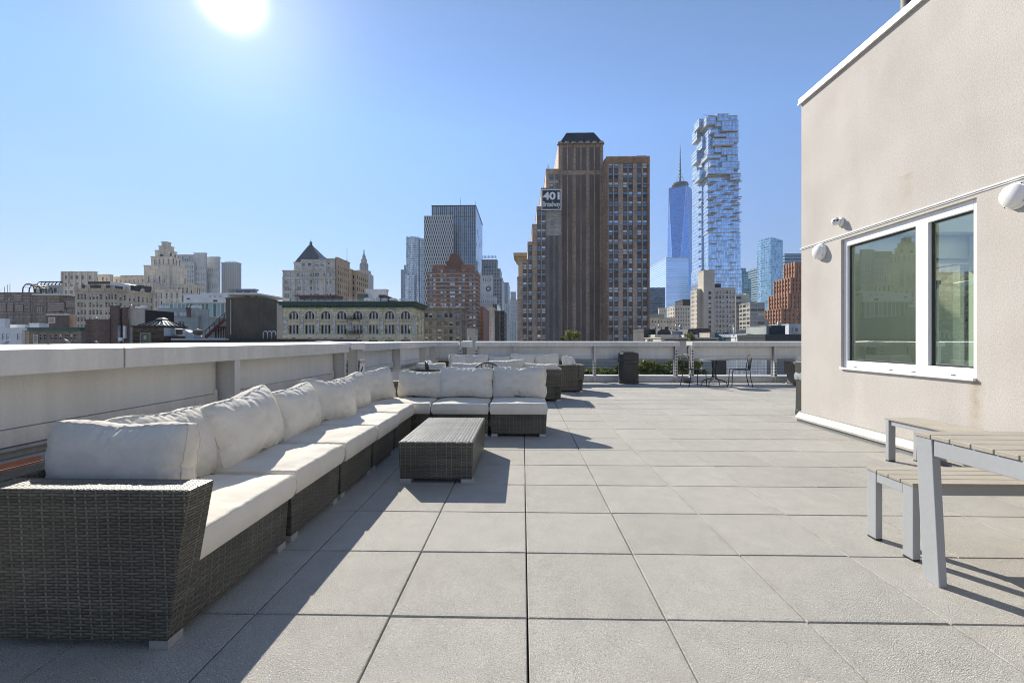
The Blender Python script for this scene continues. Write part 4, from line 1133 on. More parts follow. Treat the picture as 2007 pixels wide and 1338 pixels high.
PAL = {   # frame material, list of (weight, top, bottom)
    'dark': ('sash_dark', ((2, 'glass_mid', 'glass_dark'), (5, 'glass_mid', 'glass_mid'), (2.5, 'blind', 'glass_mid'), (2, 'glass_sky', 'glass_mid'), (1, 'blind', 'blind'))),
    'darker': ('sash_dark', ((6, 'glass_dark', 'glass_dark'), (2, 'glass_mid', 'glass_dark'), (1, 'glass_sky', 'glass_dark'), (.7, 'blind', 'glass_dark'))),
    'sky': ('sash_grey', ((3, 'glass_sky', 'glass_sky'), (3, 'glass_mid', 'glass_mid'), (2, 'glass_dark', 'glass_mid'), (1, 'blind', 'glass_mid'))),
    'white': ('sash_white', ((4, 'glass_dark', 'glass_dark'), (3, 'blind', 'glass_dark'), (2, 'glass_mid', 'glass_dark'))),
    'green': ('sash_green', ((4, 'glass_dark', 'glass_dark'), (2, 'glass_mid', 'glass_mid'), (2, 'blind', 'glass_dark'))),
    'mid': ('sash_grey', ((4, 'glass_mid', 'glass_mid'), (3, 'glass_dark', 'glass_mid'), (2, 'blind', 'glass_mid'))),
}
def pick_win(pal, rnd, bars=0, kind='sash'):
    fm, lst = PAL[pal]; t = rnd.uniform(0, sum(x[0] for x in lst))
    for w, a, b in lst:
        t -= w
        if t <= 0: break
    return win_mesh(kind, fm, a, b, bars)

class B:
    """one building: an Empty that parents its walls, roofs and windows"""
    def __init__(s, name, label, cat, px, Y, group=None, seed=0):
        s.Y = Y; s.root = thing(name, label, cat, (X_(px, Y), Y, GZ), 0, group); s.w = []; s.rnd = random.Random(seed + int(px))
    def part(s, mb, name, mat, bevel=0.0, parent=None):
        o = mb.build(name, mat, parent or s.root, bevel)
        if parent is None: o.matrix_parent_inverse = Matrix.Translation(-Vector(s.root.location))
        return o
    def win(s, P, u, a, b, za, zb, depth, pal, bars, kind='sash'):
        n = (u[1], -u[0]); c = P((a + b) / 2, za, depth)
        s.w.append(((b - a) * (zb - za), c, math.atan2(u[1], u[0]), b - a, zb - za, pick_win(pal, s.rnd, bars, kind)))
    def block(s, px0, px1, pyt, Y=None, depth=20.0, mat='x', cols=(), rows=(), pal='dark', name='wall', z0=GZ, side=None, farpx=None, roof=None, rec=.25, bars=0, lip=.15, lipz=.5, strips=None, pxref=None, kind='sash', skip=(), lipm=None, pyb=None):
        """a straight-walled mass seen between two pixel columns, its top at a pixel row, its front at depth Y.
        cols: pixel ranges of window columns, rows: pixel ranges of window rows; side: (number, share) of windows on the side wall we see"""
        Y = Y or s.Y
        x0, x1 = X_(px0, Y), X_(px1, Y); zt = Z_(pyt, Y); W = x1 - x0
        if pyb is not None: z0 = Z_(pyb, Y)
        if farpx is not None:
            X = x1 if px1 < VP else x0
            depth = Yat(farpx, X) - Y
        hs = []
        cl = [(X_(a, Y) - x0, X_(b, Y) - x0) for a, b in cols]; rw = [(Z_(b, Y), Z_(a, Y)) for a, b in rows]
        rw = [(max(a, z0 + .05), min(b, zt - .1)) for a, b in rw if b > z0 + .3 and a < zt - .2]
        mb = MB()
        if strips and cl:
            lo, hi = min(r[0] for r in rw) - .3, max(r[1] for r in rw) + .3
            P = facade(mb, (x0, Y), (1, 0), W, z0, zt, [(a, b, lo, min(hi, zt - .4)) for a, b in cl], rec)
            m2 = MB()
            for a, b in cl:
                m2.quad(P(a, lo, rec), P(b, lo, rec), P(b, min(hi, zt - .4), rec), P(a, min(hi, zt - .4), rec))
        else:
            P = facade(mb, (x0, Y), (1, 0), W, z0, zt, [(a, b, c, d) for a, b in cl for c, d in rw], rec); m2 = None
            for a, b in cl: pass
        for i, (a, b) in enumerate(cl):
            for k, (c, d) in enumerate(rw):
                if (i, k) in skip: continue
                s.win(P, (1, 0), a, b, c, d, rec - (.06 if strips else 0), pal, bars, kind)
        # the side wall turned to the camera's line of sight
        right = px1 < VP
        y1 = Y + depth
        for sd in ('r', 'l'):
            seen = (sd == 'r') == right
            o, u = ((x1, Y), (0, 1)) if sd == 'r' else ((x0, y1), (0, -1))
            sh = []
            if side and seen and rw:
                n, share = side; pitch = depth / n
                for k in range(n):
                    a = pitch * (k + .5 - share / 2); b = pitch * (k + .5 + share / 2)
                    sh += [(a, b, c, d) for c, d in rw]
            Q = facade(mb, o, u, depth, z0, zt, sh, rec)
            for a, b, c, d in sh: s.win(Q, u, a, b, c, d, rec, pal, bars, kind)
        mb.quad((x1, y1, z0), (x0, y1, z0), (x0, y1, zt), (x1, y1, zt))
        mb.quad((x0, Y, zt), (x1, Y, zt), (x1, y1, zt), (x0, y1, zt))
        s.part(mb, name, mat)
        if m2: s.part(m2, 'spandrel', strips)
        if lip:
            s.part(MB().box(x0 - lip, x1 + lip, Y - lip, y1 + lip, zt + .004, zt + lipz), 'roof' if not roof else 'roof', [roof or lipm or mat])
        return x0, x1, zt, y1
    def row(s, mbs, name, mat):
        for m_ in mbs: s.part(m_, name, mat)
    def done(s, cap=100):
        s.w.sort(key=lambda t: -t[0])
        for a, c, rz, w, h, me in s.w[:cap]:
            o = bpy.data.objects.new('window', me); col.objects.link(o); o.parent = s.root
            o.matrix_parent_inverse = Matrix.Translation(-Vector(s.root.location)); o.location = c; o.rotation_euler = (0, 0, rz); o.scale = (w, 1, h)
        rest = s.w[cap:]
        if rest:
            bm = bmesh.new(); mats = []
            for a, c, rz, w, h, me in rest:
                n0 = len(bm.faces); bm.from_mesh(me); bm.faces.ensure_lookup_table(); bm.verts.ensure_lookup_table()
                T = Matrix.Translation(Vector(c)) @ Matrix.Rotation(rz, 4, 'Z') @ Matrix.Diagonal((w, 1, h, 1))
                vs_ = {v for f in bm.faces[n0:] for v in f.verts}
                for v in vs_: v.co = T @ v.co
                for f in bm.faces[n0:]:
                    m = me.materials[f.material_index]
                    if m not in mats: mats.append(m)
                    f.material_index = mats.index(m)
            nm = bpy.data.meshes.new('window'); bm.to_mesh(nm); bm.free()
            for m in mats: nm.materials.append(m)
            o = bpy.data.objects.new('window', nm); col.objects.link(o); o.parent = s.root; o.matrix_parent_inverse = Matrix.Translation(-Vector(s.root.location)); o['kind'] = 'stuff'
        return s.root
def rws(y0, pitch, n, h): return [(y0 + pitch * k, y0 + pitch * k + h) for k in range(n)]
def cls(x0, x1, n, share=.5):
    p = (x1 - x0) / n; return [(x0 + p * (k + .5 - share / 2), x0 + p * (k + .5 + share / 2)) for k in range(n)]

# wall materials
BR = masonry('brown_brick', (.45, .335, .25), (.36, .30, .25), .9, .3)
BRD = surf('dark_brick_strip', (.165, .132, .115), .85, .2, .15, 3, streak=.2)
BRG = masonry('grey_painted_brick', (.42, .39, .35), (.25, .24, .22), .9, .3)
STONE = masonry('rusticated_limestone', (.74, .655, .43), (.34, .31, .21), 1.5, .55, var=.22, streak=.3)
LIME = masonry('weathered_limestone', (.76, .665, .52), (.58, .52, .42), 2.4, 1.1, var=.14, streak=.35, big=.03)
LIMEG = masonry('grey_granite', (.52, .53, .52), (.42, .43, .43), 2.4, 1.2, var=.1, streak=.2, big=.02)
TANB = masonry('tan_brick', (.47, .37, .25), (.34, .28, .2), .9, .3, var=.12)
GREYST = masonry('grey_limestone', (.60, .565, .50), (.36, .34, .3), 1.6, .6, var=.12, streak=.3)
REDB = masonry('red_brick', (.27, .135, .092), (.2, .15, .12), .8, .28)
REDART = masonry('salmon_brick', (.40, .205, .125), (.32, .2, .14), 1.2, .4, var=.16)
DKBR = masonry('dark_brown_brick', (.075, .058, .045), (.06, .05, .04), .24, .075, var=.3, streak=.15, big=.6)
BRN2 = masonry('chocolate_brick', (.155, .105, .085), (.12, .10, .09), .24, .075, var=.3, streak=.3, big=.5)
JAIL = masonry('dark_brown_concrete', (.25, .21, .18), (.10, .085, .075), 2.2, 1.1, var=.12, streak=.4, big=.06)
CREAMC = surf('cream_concrete', (.60, .55, .46), .8, .1, .08, 2, streak=.28)
GREYW = surf('grey_render', (.36, .385, .37), .8, .1, .3, 4, streak=.25)
WHITEW = surf('white_render', (.62, .64, .66), .7, .07, .3, 4, streak=.18)
BEIGEW = surf('beige_render', (.46, .42, .36), .8, .1, .3, 4, streak=.25)
SLATE = surf('slate_roof', (.055, .065, .075), .5, .25, .3, 3, streak=.3)
GREENC = surf('green_cornice', (.038, .088, .062), .5, .2, 1.5, streak=.15)
CONCR = surf('warm_concrete', (.56, .51, .43), .85, .12, .1, 2, streak=.3)

# ---- far left: dark detention block with brick grids
b = B('detention_building', 'long dark brown concrete building with square brick grids at the far left', 'building', 70, 150)
GRB = grid_glass('brick_grid', (.46, .36, .32), (.10, .085, .075), .70, .70, .36, .36, .8, 0.0, varr=.15)
b.block(-60, 59, 573, 150, 30, JAIL, lipm=JAIL); b.block(59.2, 116, 578, 150.5, 30, JAIL, farpx=147, lipm=JAIL); b.block(116.2, 146.5, 586, 151, 24, JAIL, farpx=147.5, lipm=JAIL)
for (a, c, t, u) in ((0, 9.5, 578, 587), (28, 43, 578, 590), (46, 61, 580, 591), (0, 12, 594, 611), (14, 27, 595, 611), (31, 46, 597, 611), (50, 63, 598, 612), (68, 81, 600, 612), (92, 124, 592, 608), (127, 145, 590, 602)):
    x0, z1 = xz(a, t, 149.9); x1, z0 = xz(c, u, 149.9); yy = 149.92 if c <= 59 else (150.42 if c <= 116 else 150.3)
    b.part(MB().box(x0, x1, yy - .12, yy + .05, z0, z1), 'brick_grid', GRB)
for a in (1.5, 16):
    x0, z1 = xz(a, 585.5, 149.8); b.part(MB().box(x0, x0 + .6, 149.7, 149.79, z1 - .22, z1), 'window', M['blind'])
b.part(MB().box(X_(62, 148), X_(116, 148), 148, 149.9, Z_(575.5, 148), Z_(573.4, 148)), 'roof_ledge', M['white_roof'])
b.done()
for k, (a, t, Y) in enumerate(((9, 562, 160), (15, 558, 160), (19.5, 556, 160))):
    x, z = xz(a, t, Y); tag(MB().tube([(x, Y, Z_(575, Y)), (x, Y, z)], .07, 5).lathe([(.16, 0), (.1, .5), (.001, .5)], (x, Y, Z_(575, Y)), 6).build('roof_antenna', M['black_metal']), 'thin roof antenna on the dark brown building, %s of three' % ('leftmost', 'middle', 'tallest and rightmost')[k], 'antenna', 'antennas on the dark building')
# arched steel frames of a roof conservatory
b = B('arcade_building', 'beige hall with two arched dark steel trellises on its roof', 'building', 90, 175)
b.block(67, 122, 558, 175, 20, LIME, farpx=124, cols=[(83, 90), (94, 100), (105, 111)], rows=[(562, 571)], pal='mid', lip=.1)
TRL = surf('black_trellis', (.012, .013, .015), .9, .1, spec=.1)
def hoop(x0, x1, pyb, pyt, Y, n, dy, name):
    mb = MB()
    for k in range(n):
        y = Y + dy * k; a, zb = xz(x0 + 0, pyb, Y); c, zt = xz(x1, pyt, Y); cx = (a + c) / 2
        pts = [(a + (c - a) * (.5 - .5 * math.cos(math.pi * i / 12)) if False else cx - (c - a) / 2 * math.cos(math.pi * i / 12), y, zb + (zt - zb) * math.sin(math.pi * i / 12) ** .7) for i in range(13)]
        mb.tube(pts, .2, 5)
    for i in range(0, 13, 2): mb.tube([(cx - (c - a) / 2 * math.cos(math.pi * i / 12), Y, zb + (zt - zb) * math.sin(math.pi * i / 12) ** .7), (cx - (c - a) / 2 * math.cos(math.pi * i / 12), Y + dy * (n - 1), zb + (zt - zb) * math.sin(math.pi * i / 12) ** .7)], .09, 4)
    b.part(mb, name, M['sash_dark'])
hoop(44.5, 67, 572.5, 556, 166, 4, 2.2, 'arched_trellis')
x0 = X_(73, 176); pw = X_(81, 176) - X_(73, 176)
mb = MB(); zb, zt = Z_(558, 176), Z_(549.3, 176)
for k in range(7):
    xa = X_(72.5 + 7.2 * k, 176); mb.tube([(xa, 176, zb), (xa + .15, 176, zb + (zt - zb) * .55), (xa + .75, 176, zt - .15), (xa + 1.6, 176, zt), (X_(122, 176), 176, zt)] if k == 0 else [(xa, 176, zb), (xa + .15, 176, zb + (zt - zb) * .55), (xa + .75, 176, zt - .1)], .2, 5)
mb.tube([(X_(76, 176), 177.5, zt - .4), (X_(122, 176), 177.5, zt - .4)], .1, 4)
b.part(mb, 'arched_trellis', TRL)
b.part(MB().box(X_(44.5, 166), X_(68, 166), 165.8, 173, GZ, Z_(572.4, 166)), 'terrace_base', JAIL)
b.done()

# ---- stepped courthouse with the ziggurat tower
b = B('courthouse', 'tall stepped limestone courthouse rising to a ziggurat tower', 'building', 300, 300)
rr = rws(537, 14.6, 3, 7.2)
b.block(121.5, 184, 530, 300, 25, LIME, cols=[(127, 131), (137.5, 142.5), (148.5, 153.5), (160, 164), (174, 178)], rows=rr, pal='mid', farpx=191, side=None, lip=.3)
b.block(184.5, 215, 536, 318, 20, LIME, cols=[(189, 192), (200, 203), (208, 210.5)], rows=[(540, 548), (556, 563)], pal='mid', farpx=222)
b.block(213, 297, 541, 326, 30, LIME, cols=cls(216, 292, 9, .35), rows=[(545, 551), (556, 562)], pal='mid', lip=.3)
b.block(236, 297.2, 538, 330, 26, LIME, lip=.3)
for k in range(6): # piers
    a = 121.5 + 62.5 * k / 5; x = X_(a, 300); b.part(MB().box(x - .45, x + .45, 299.5, 299.98, GZ, Z_(529, 300)), 'pier', LIME)
TY = 320
def tier(a, c, t, Y, f=None, n=0, rows=(), pal='mid', **k):
    b.block(a, c, t, Y, 24, LIME, cols=cls(a + 2, c - 2, n, .3) if n else (), rows=rows, pal=pal, farpx=f, name='tower_tier', lip=.35, lipz=.7, **k)
b.block(282, 331, 518, 322, 30, LIME, cols=cls(286, 328, 4, .22), rows=[(538, 552)], pal='mid', farpx=367, side=(4, .25), name='tower_tier', lip=.35)
b.block(296, 337, 500.5, 324, 24, LIME, cols=cls(299, 334, 4, .2), rows=[(504, 515)], pal='mid', farpx=355, side=(3, .3), name='tower_tier', lip=.35)
b.block(304, 331, 488, 326, 18, LIME, cols=[(313, 320)], rows=[(491.5, 499)], pal='darker', farpx=347, side=(2, .4), name='tower_tier', lip=.35)
b.block(311, 331, 479.4, 328, 12, LIME, farpx=341.5, name='tower_tier', lip=.3)
b.block(316.5, 327, 471, 330, 8, LIME, farpx=335.5, name='tower_tier', lip=.25)
# lower wings in front and to the right of the tower
b.block(299, 354, 567, 300.5, 20, LIME, cols=cls(301, 352, 5, .28), rows=[(572, 584), (588, 602), (606, 622)], pal='mid', farpx=356, name='wing', lip=.3)
b.block(345, 380, 556, 318.5, 22, LIME, cols=cls(346, 379, 4, .3), rows=[(561, 573), (577, 590)], pal='darker', farpx=398, side=(4, .3), name='wing', lip=.3)
b.block(262, 299, 552, 312, 20, LIME, cols=cls(264, 298, 5, .25), rows=[(556, 566), (572, 584)], pal='mid', name='wing', lip=.3)
b.done()
# ---- grey federal court slabs beyond
b = B('office_tower', 'pale grey stepped office block with a colonnade at its top behind the ziggurat', 'building', 390, 420)
b.block(346, 380, 497, 420, 30, LIMEG, cols=cls(347, 379, 7, .5), rows=[(498.5, 509)], pal='sky', name='wall', lip=.5)
b.block(380.2, 403, 493.5, 419, 30, LIMEG, cols=cls(382, 402, 4, .3), rows=rws(520, 11, 5, 6), pal='sky', farpx=405.5, lip=.5)
b.block(405.8, 428, 501.5, 424, 30, LIMEG, cols=cls(407, 427, 5, .28), rows=rws(524, 11, 2, 6) + [(552, 564)], pal='sky', farpx=432, lip=.5)
b.block(356, 380.1, 512, 417, 20, LIMEG, cols=cls(362, 379, 4, .36), rows=rws(517, 9.5, 5, 6), pal='sky', lip=.4)
b.done()
b = B('office_tower', 'plain pale slab tower with vertical ribs and a roof frame, right of the ziggurat', 'building', 452, 450)
RIB = grid_glass('ribbed_slab', (.33, .35, .36), (.46, .47, .47), 2.3, 400, .5, 0.0, .6, .0, varr=.12)
b.block(434, 466.5, 513, 450, 30, RIB, farpx=473, lip=.4, lipm=LIMEG)
mb = MB()
for k in range(9): x = X_(442 + 2.6 * k, 452); mb.box(x - .1, x + .1, 452, 452.2, Z_(513, 452), Z_(508.5 + (k % 3) * .6, 452))
mb.box(X_(442, 452), X_(464, 452), 452.05, 452.15, Z_(511, 452), Z_(510.4, 452)); b.part(mb, 'roof_frame', M['sash_grey']); b.done()

# ---- ornate beige block with battlements
b = B('apartment_building', 'beige masonry block with a battlemented parapet and rows of sash windows', 'building', 200, 130)
rr = [(573, 585), (590.5, 600), (605.5, 615), (620, 629), (635, 644)]
b.block(147.5, 222, 568, 130, 20, masonry('beige_brick', (.56, .47, .36), (.32, .28, .22), .8, .3, var=.12), cols=[(151.5, 155.5), (158, 162), (164.5, 168.5), (174, 178.5), (181, 185.5), (188, 192.5), (195, 200), (206, 210), (212.5, 216), (218, 221)], rows=rr, pal='white', farpx=301, side=(9, .42), lip=.25, lipz=.5)
BEIG = MATS['beige_brick']
x0, x1 = X_(147.5, 130), X_(222, 130); zc = Z_(568, 130) + .5; yb = Yat(301, x1)
k = x0
while k < x1: b.part(MB().box(k, k + .34, 129.8, 130.2, zc, zc + .32), 'battlement', BEIG); k += .62
k = 130.4
while k < yb: b.part(MB().box(x1 - .2, x1 + .2, k, k + .34, zc, zc + .32), 'battlement', BEIG); k += .8
def finial(x, y, s=1.0): b.part(MB().box(x - .45 * s, x + .45 * s, y - .35, y + .35, zc - .8, zc + .6).lathe([(.5 * s, .6), (.5 * s, .9), (.38 * s, 1.25), (.001, 1.4)], (x, y, zc), 10), 'finial', BEIG)
for q in (149.5, 171.5, 203, 221): finial(X_(q, 129.9), 129.9)
for q in (247, 279, 299): finial(x1 + .1, Yat(q, x1))
b.part(MB().box(X_(160, 136), X_(213, 136), 136, 141, zc - 1, Z_(555.5, 136)), 'penthouse', M['tar']); b.part(MB().box(X_(172, 137), X_(214, 137), 137, 137.3, Z_(554, 137), Z_(549, 137)), 'roof_screen', M['sash_dark'])
b.part(MB().box(X_(240, 148), X_(278, 148), 148, 152, zc - 1, Z_(557, 148)), 'penthouse', M['tar'])
mb = MB(); xa, xb = X_(213, 146), X_(256, 146); n = 10; zq, zp = Z_(556, 146), Z_(549.5, 146)
pr = [(xa + (xb - xa) * i / n, zq + (zp - zq) * (1 - (i / n) ** 1.6)) for i in range(n + 1)]
for i in range(n): mb.quad((pr[i][0], 146, pr[i][1]), (pr[i + 1][0], 146, pr[i + 1][1]), (pr[i + 1][0], 151, pr[i + 1][1]), (pr[i][0], 151, pr[i][1])); mb.quad((pr[i][0], 146, zc - 1), (pr[i + 1][0], 146, zc - 1), (pr[i + 1][0], 146, pr[i + 1][1]), (pr[i][0], 146, pr[i][1]))
b.part(mb, 'curved_roof', M['white_roof']); b.done()

# ---- glass and white panel building behind the skylight hut
b = B('office_building', 'low modern building with a white panel band over a teal glass wall', 'building', 400, 115)
TEAL = grid_glass('teal_curtain_wall', (.16, .26, .28), (.52, .55, .55), 1.05, 3.6, .20, .05, .15, .35, varr=.5)
b.block(319, 445, 592, 115, 25, TEAL, lip=0, name='glass_wall')
b.block(359.5, 446, 579.5, 114.5, 26, M['white_roof'], pyb=591.7, lip=.1, name='panel_band', cols=[(409, 412), (420, 424.5), (430, 433)], rows=[(579.0, 580.6)], rec=.1) if False else None
mb = MB(); x0, z1 = xz(359.5, 577, 114.2); x1 = X_(446, 114.2); xk = X_(395, 114.2)
mb.prism([(x0, 114.2), (x1, 114.2), (x1, 132), (x0, 132)], Z_(592, 114.2), z1); mb.box(xk, X_(505, 114.2), 114.0, 132.2, z1 + .01, Z_(572.5, 114.2)); b.part(mb, 'panel_band', M['white_roof'])
for q in (410, 420, 430): x, z = xz(q, 580.5, 113.9); b.part(MB().box(x, x + .35, 113.85, 113.99, z - .12, z + .05), 'window', M['glass_dark'])
for q in (365,): x, z = xz(q, 584, 113.9); b.part(MB().box(x, x + .7, 114.05, 114.19, z - .3, z), 'window', M['glass_dark'])
x, z = xz(417, 589, 113.9); b.part(MB().box(x, x + 1.0, 114.05, 114.19, z - .3, z + .2), 'window', M['glass_dark'])
b.block(449, 500, 568.5, 118, 12, grid_glass('penthouse_glass', (.14, .16, .18), (.34, .34, .34), 2.2, 2.4, .2, .12, .2, .2), farpx=504, lip=.25, lipm=M['grey_roof'], name='penthouse', pyb=581)
mb = MB(); x0 = X_(445.8, 114.6); x1 = X_(553, 114.6); mb.add([(x0, 114.6, Z_(573.5, 114.6)), (x1, 140, Z_(588, 114.6)), (x1, 140, Z_(592, 114.6)), (x0, 114.6, Z_(579, 114.6))], [(0, 3, 2, 1)])
mb.box(X_(446, 116), X_(553, 116), 116, 140, GZ, Z_(592, 116)); b.part(mb, 'side_wing', BEIGEW); b.done()

# ---- grey rendered block with clerestory
b = B('loft_building', 'plain grey rendered building with a row of white clerestory windows', 'building', 345, 70)
b.block(285, 388, 620, 70, 12, GREYW, lip=.08, lipz=.15, cols=[(338, 345), (350, 355), (357, 361)], rows=[(629, 637)], pal='white')
b.block(388.2, 408, 607, 70.5, 14, GREYW, farpx=410, lip=.08, lipz=.12); b.block(310, 384, 603.5, 73, 10, GREYW, farpx=388, lip=.08, lipz=.12)
b.block(291, 344, 612, 71, .3, WHITEW, pyb=619.7, cols=[(294, 299), (303, 308), (312.5, 317.5), (322, 327), (331.5, 336.5)], rows=[(613.5, 618.5)], pal='white', lip=.05, lipz=.1, name='clerestory', rec=.1)
b.block(352, 364, 612, 70.8, .3, WHITEW, pyb=619.7, lip=.04, lipz=.06, name='plant_room'); b.block(365.5, 372, 605, 69.6, .3, BRN2, pyb=620, lip=.05, lipz=.1, name='chimney')
x, z = xz(372, 605, 69.9); b.part(MB().lathe([(.3, 0), (.3, .25), (.001, .3)], (X_(368.7, 70), 70.0, Z_(604.5, 70)), 10), 'chimney_cap', M['sash_dark'])
b.done()
for k, (q, r, Y, s, lb) in enumerate(((318, 603.5, 74, 1.0, 'white rooftop fan unit left on the grey rendered building'), (382, 604, 74, 1.2, 'white rooftop air handler right on the grey rendered building'))):
    x, z = xz(q, r, Y); t_ = thing('rooftop_unit', lb, 'vent unit', (x, Y, z)); MB().box(-.55 * s, .55 * s, 0, .8, 0, .35 * s).build('housing', WHITEW, t_, .03); MB().lathe([(.22, 0), (.26, .12), (.2, .22), (.001, .24)], (-.1 * s, .4, .35 * s), 12).build('fan', M['galv'], t_); MB().box(.2, .4, .2, .5, .351 * s, .62 * s).build('duct', M['galv'], t_)

# ---- brown brick stack building and its pale neighbour
b = B('brick_building', 'chocolate brick building with a tall chimney breast carrying roof aerials', 'building', 205, 45)
b.block(167.5, 215, 627, 45, 10, BRN2, farpx=218, lip=.06, lipz=.12); b.block(215.2, 232, 599, 45.1, 8, BRN2, farpx=236, lip=.05, lipz=.1); b.block(232.2, 239, 602, 45.9, 7, surf('recess_shade_brick', (.03, .028, .028), .9, .3), lip=0); b.block(239.2, 250.5, 603, 45.1, 8, BRN2, farpx=251.2, lip=.05, lipz=.1)  # near-black strip: shade of the recess put into the brick colour
b.block(250.8, 283, 604, 45.4, 9, BEIGEW, farpx=284.5, lip=.05, lipz=.1, name='pale_wall')
mb = MB()
for q in (232.8, 236, 243): x = X_(q, 45); mb.tube([(x, 44.95, Z_(672, 45)), (x, 44.95, Z_(637, 45))], .05, 6)
b.part(mb, 'drain_pipe', M['galv']); x, z = xz(233.5, 668, 44.8); b.part(MB().box(x, x + .35, 44.7, 44.95, z, z + .35), 'electric_box', WHITEW)
x0, z0 = xz(242, 663, 44.9); b.part(MB().box(x0, X_(245.5, 44.9), 44.85, 45.05, z0, Z_(638, 44.9)), 'window', M['sash_white'])
b.done()
def jumble(label, name, cat, px0, px1, pyb, Y, n, seed, mats, hmax=8, dy=1.5, grp=None):
    """small roof gear standing in a row, one thing with a few boxes, pipes and cowls"""
    rnd = random.Random(seed); k = F / Y
    for i in range(n):
        px = px0 + (px1 - px0) * (i + rnd.uniform(.2, .8)) / n; y = Y + rnd.uniform(0, dy); x, z = xz(px, pyb, y)
        w = (px1 - px0) / n / k * rnd.uniform(.4, .9); h = rnd.uniform(.35, 1) * hmax / k
        t_ = thing(name, label[i] if isinstance(label, (list, tuple)) else label, cat, (x, y, z), 0, grp)
        kind = rnd.choice('bbpcs'); m = M[rnd.choice(mats)] if isinstance(mats[0], str) else rnd.choice(mats)
        if kind == 'b': MB().box(-w / 2, w / 2, 0, w * .8, 0, h * .7).build('housing', m, t_); MB().box(-w * .35, w * .3, -.02, w * .5, h * .7 + .002, h * .8).build('lid', M['galv'], t_); MB().lathe([(w * .12, 0), (w * .12, h * .2), (.001, h * .22)], (w * .1, w * .3, h * .8), 8).build('cowl', M['galv'], t_)
        elif kind == 'p': MB().tube([(0, 0, 0), (0, 0, h)], max(.03, w * .12), 8).build('pipe', m, t_); MB().lathe([(w * .3, 0), (w * .3, h * .12), (.001, h * .2)], (0, 0, h), 10).build('cap', M['galv'], t_)
        elif kind == 'c': MB().lathe([(w * .25, 0), (w * .25, h * .5), (w * .42, h * .55), (w * .42, h * .85), (w * .2, h), (.001, h)], n=12).build('cowl', M['galv'], t_); MB().box(-w * .35, w * .35, -w * .35, w * .35, -.1, h * .12).build('kerb', m, t_)
        else: MB().tube([(-w * .3, 0, 0), (-w * .3, 0, h), (w * .3, 0, h), (w * .3, 0, 0)], max(.02, w * .06), 6).build('frame', m, t_); MB().box(-w * .25, w * .25, -.04, .1, h * .35, h * .8).build('panel', WHITEW, t_)
ORD = ['first', 'second', 'third', 'fourth', 'fifth', 'sixth', 'seventh', 'eighth', 'ninth', 'tenth', 'eleventh', 'twelfth']
jumble(['%s roof aerial from the left on the chocolate brick chimney breast' % ORD[i] for i in range(6)], 'roof_aerial', 'aerial', 218, 282, 604, 45.8, 6, 5, ['white', 'galv', 'sash_grey'], 8, .6, 'aerials on the brick chimney breast')
jumble(['%s pale vent from the left on the low chocolate brick roof' % ORD[i] for i in range(5)], 'roof_vent', 'vent', 168, 214, 627.5, 46, 5, 9, ['white', 'galv', 'white_roof'], 9, .6, 'vents on the low brick roof')

# ---- brick hut with the glass pyramid skylight
b = B('skylight_hut', 'brown brick roof hut with a grey door under a ribbed glass pyramid skylight', 'hut', 310, 26)
HB = masonry('hut_brick', (.15, .10, .06), (.06, .05, .04), .22, .07, var=.4, bump=.6, big=.8)
x0, x1 = X_(259.5, 26), X_(320, 26); yw = Yat(365, x1)
ze = Z_(640, 26)
mb = MB(); mb.prism([(x0, 26), (x1, 26), (x1, yw), (x0, yw)], GZ, ze); b.part(mb, 'wall', HB)
b.part(MB().box(x1 + .002, x1 + .03, 26.03, yw, Z_(658, 26), ze - .05), 'white_wall', WHITEW)
zt = ze + .08; b.part(MB().box(x0 - .06, x1 + .08, 25.93, yw + .06, ze + .002, zt), 'eaves', M['tar'])
bx0, bx1, by0, by1 = x0 + .28, x1 + .02, 26.05, yw - .12; ap = ((bx0 + bx1) / 2, (by0 + by1) / 2); za = Z_(627, 26.9)
base = [(bx0, by0), (bx1, by0), (bx1, by1), (bx0, by1)]; topp = [(ap[0] + (p[0] - ap[0]) * .2, ap[1] + (p[1] - ap[1]) * .2) for p in base]
b.part(MB().prism(base, zt + .002, za, top=topp), 'skylight', surf('skylight_glass', (.27, .27, .20), .2, .1, 2))
for i in range(4):
    p, q = base[i], base[(i + 1) % 4]; tp, tq = topp[i], topp[(i + 1) % 4]
    for k in range(5):
        f = k / 5; b.part(MB().beam((p[0] + (q[0] - p[0]) * f, p[1] + (q[1] - p[1]) * f, zt + .02), (tp[0] + (tq[0] - tp[0]) * f, tp[1] + (tq[1] - tp[1]) * f, za + .02), .045, .06), 'glazing_bar', M['sash_dark'])
sq = lambda s: [(ap[0] + (p[0] - ap[0]) * s, ap[1] + (p[1] - ap[1]) * s) for p in base]
b.part(MB().prism(sq(.25), za + .002, za + .08).prism(sq(.27), za + .082, za + .17, top=sq(.1)), 'skylight_cap', surf('tan_metal', (.34, .29, .21), .5, .1))
xa, zz = xz(276, 652, 25.97); xb = X_(296.5, 25.97)
dr = b.part(MB().box(xa + .06, xb - .06, 25.93, 25.99, Z_(676, 26), zz - .06), 'door', surf('grey_door', (.16, .155, .12), .5, .1))
b.part(MB().box(xa, xa + .058, 25.9, 25.99, Z_(676, 26), zz).box(xb - .058, xb, 25.9, 25.99, Z_(676, 26), zz).box(xa + .06, xb - .06, 25.9, 25.99, zz - .058, zz), 'door_frame', surf('olive_frame', (.33, .31, .22), .5, .1))
b.part(MB().box(xa + .22, xa + .38, 25.915, 25.928, Z_(665, 26), Z_(657, 26)), 'door_notice', surf('yellow_notice', (.55, .48, .22), .6, .1), parent=dr)
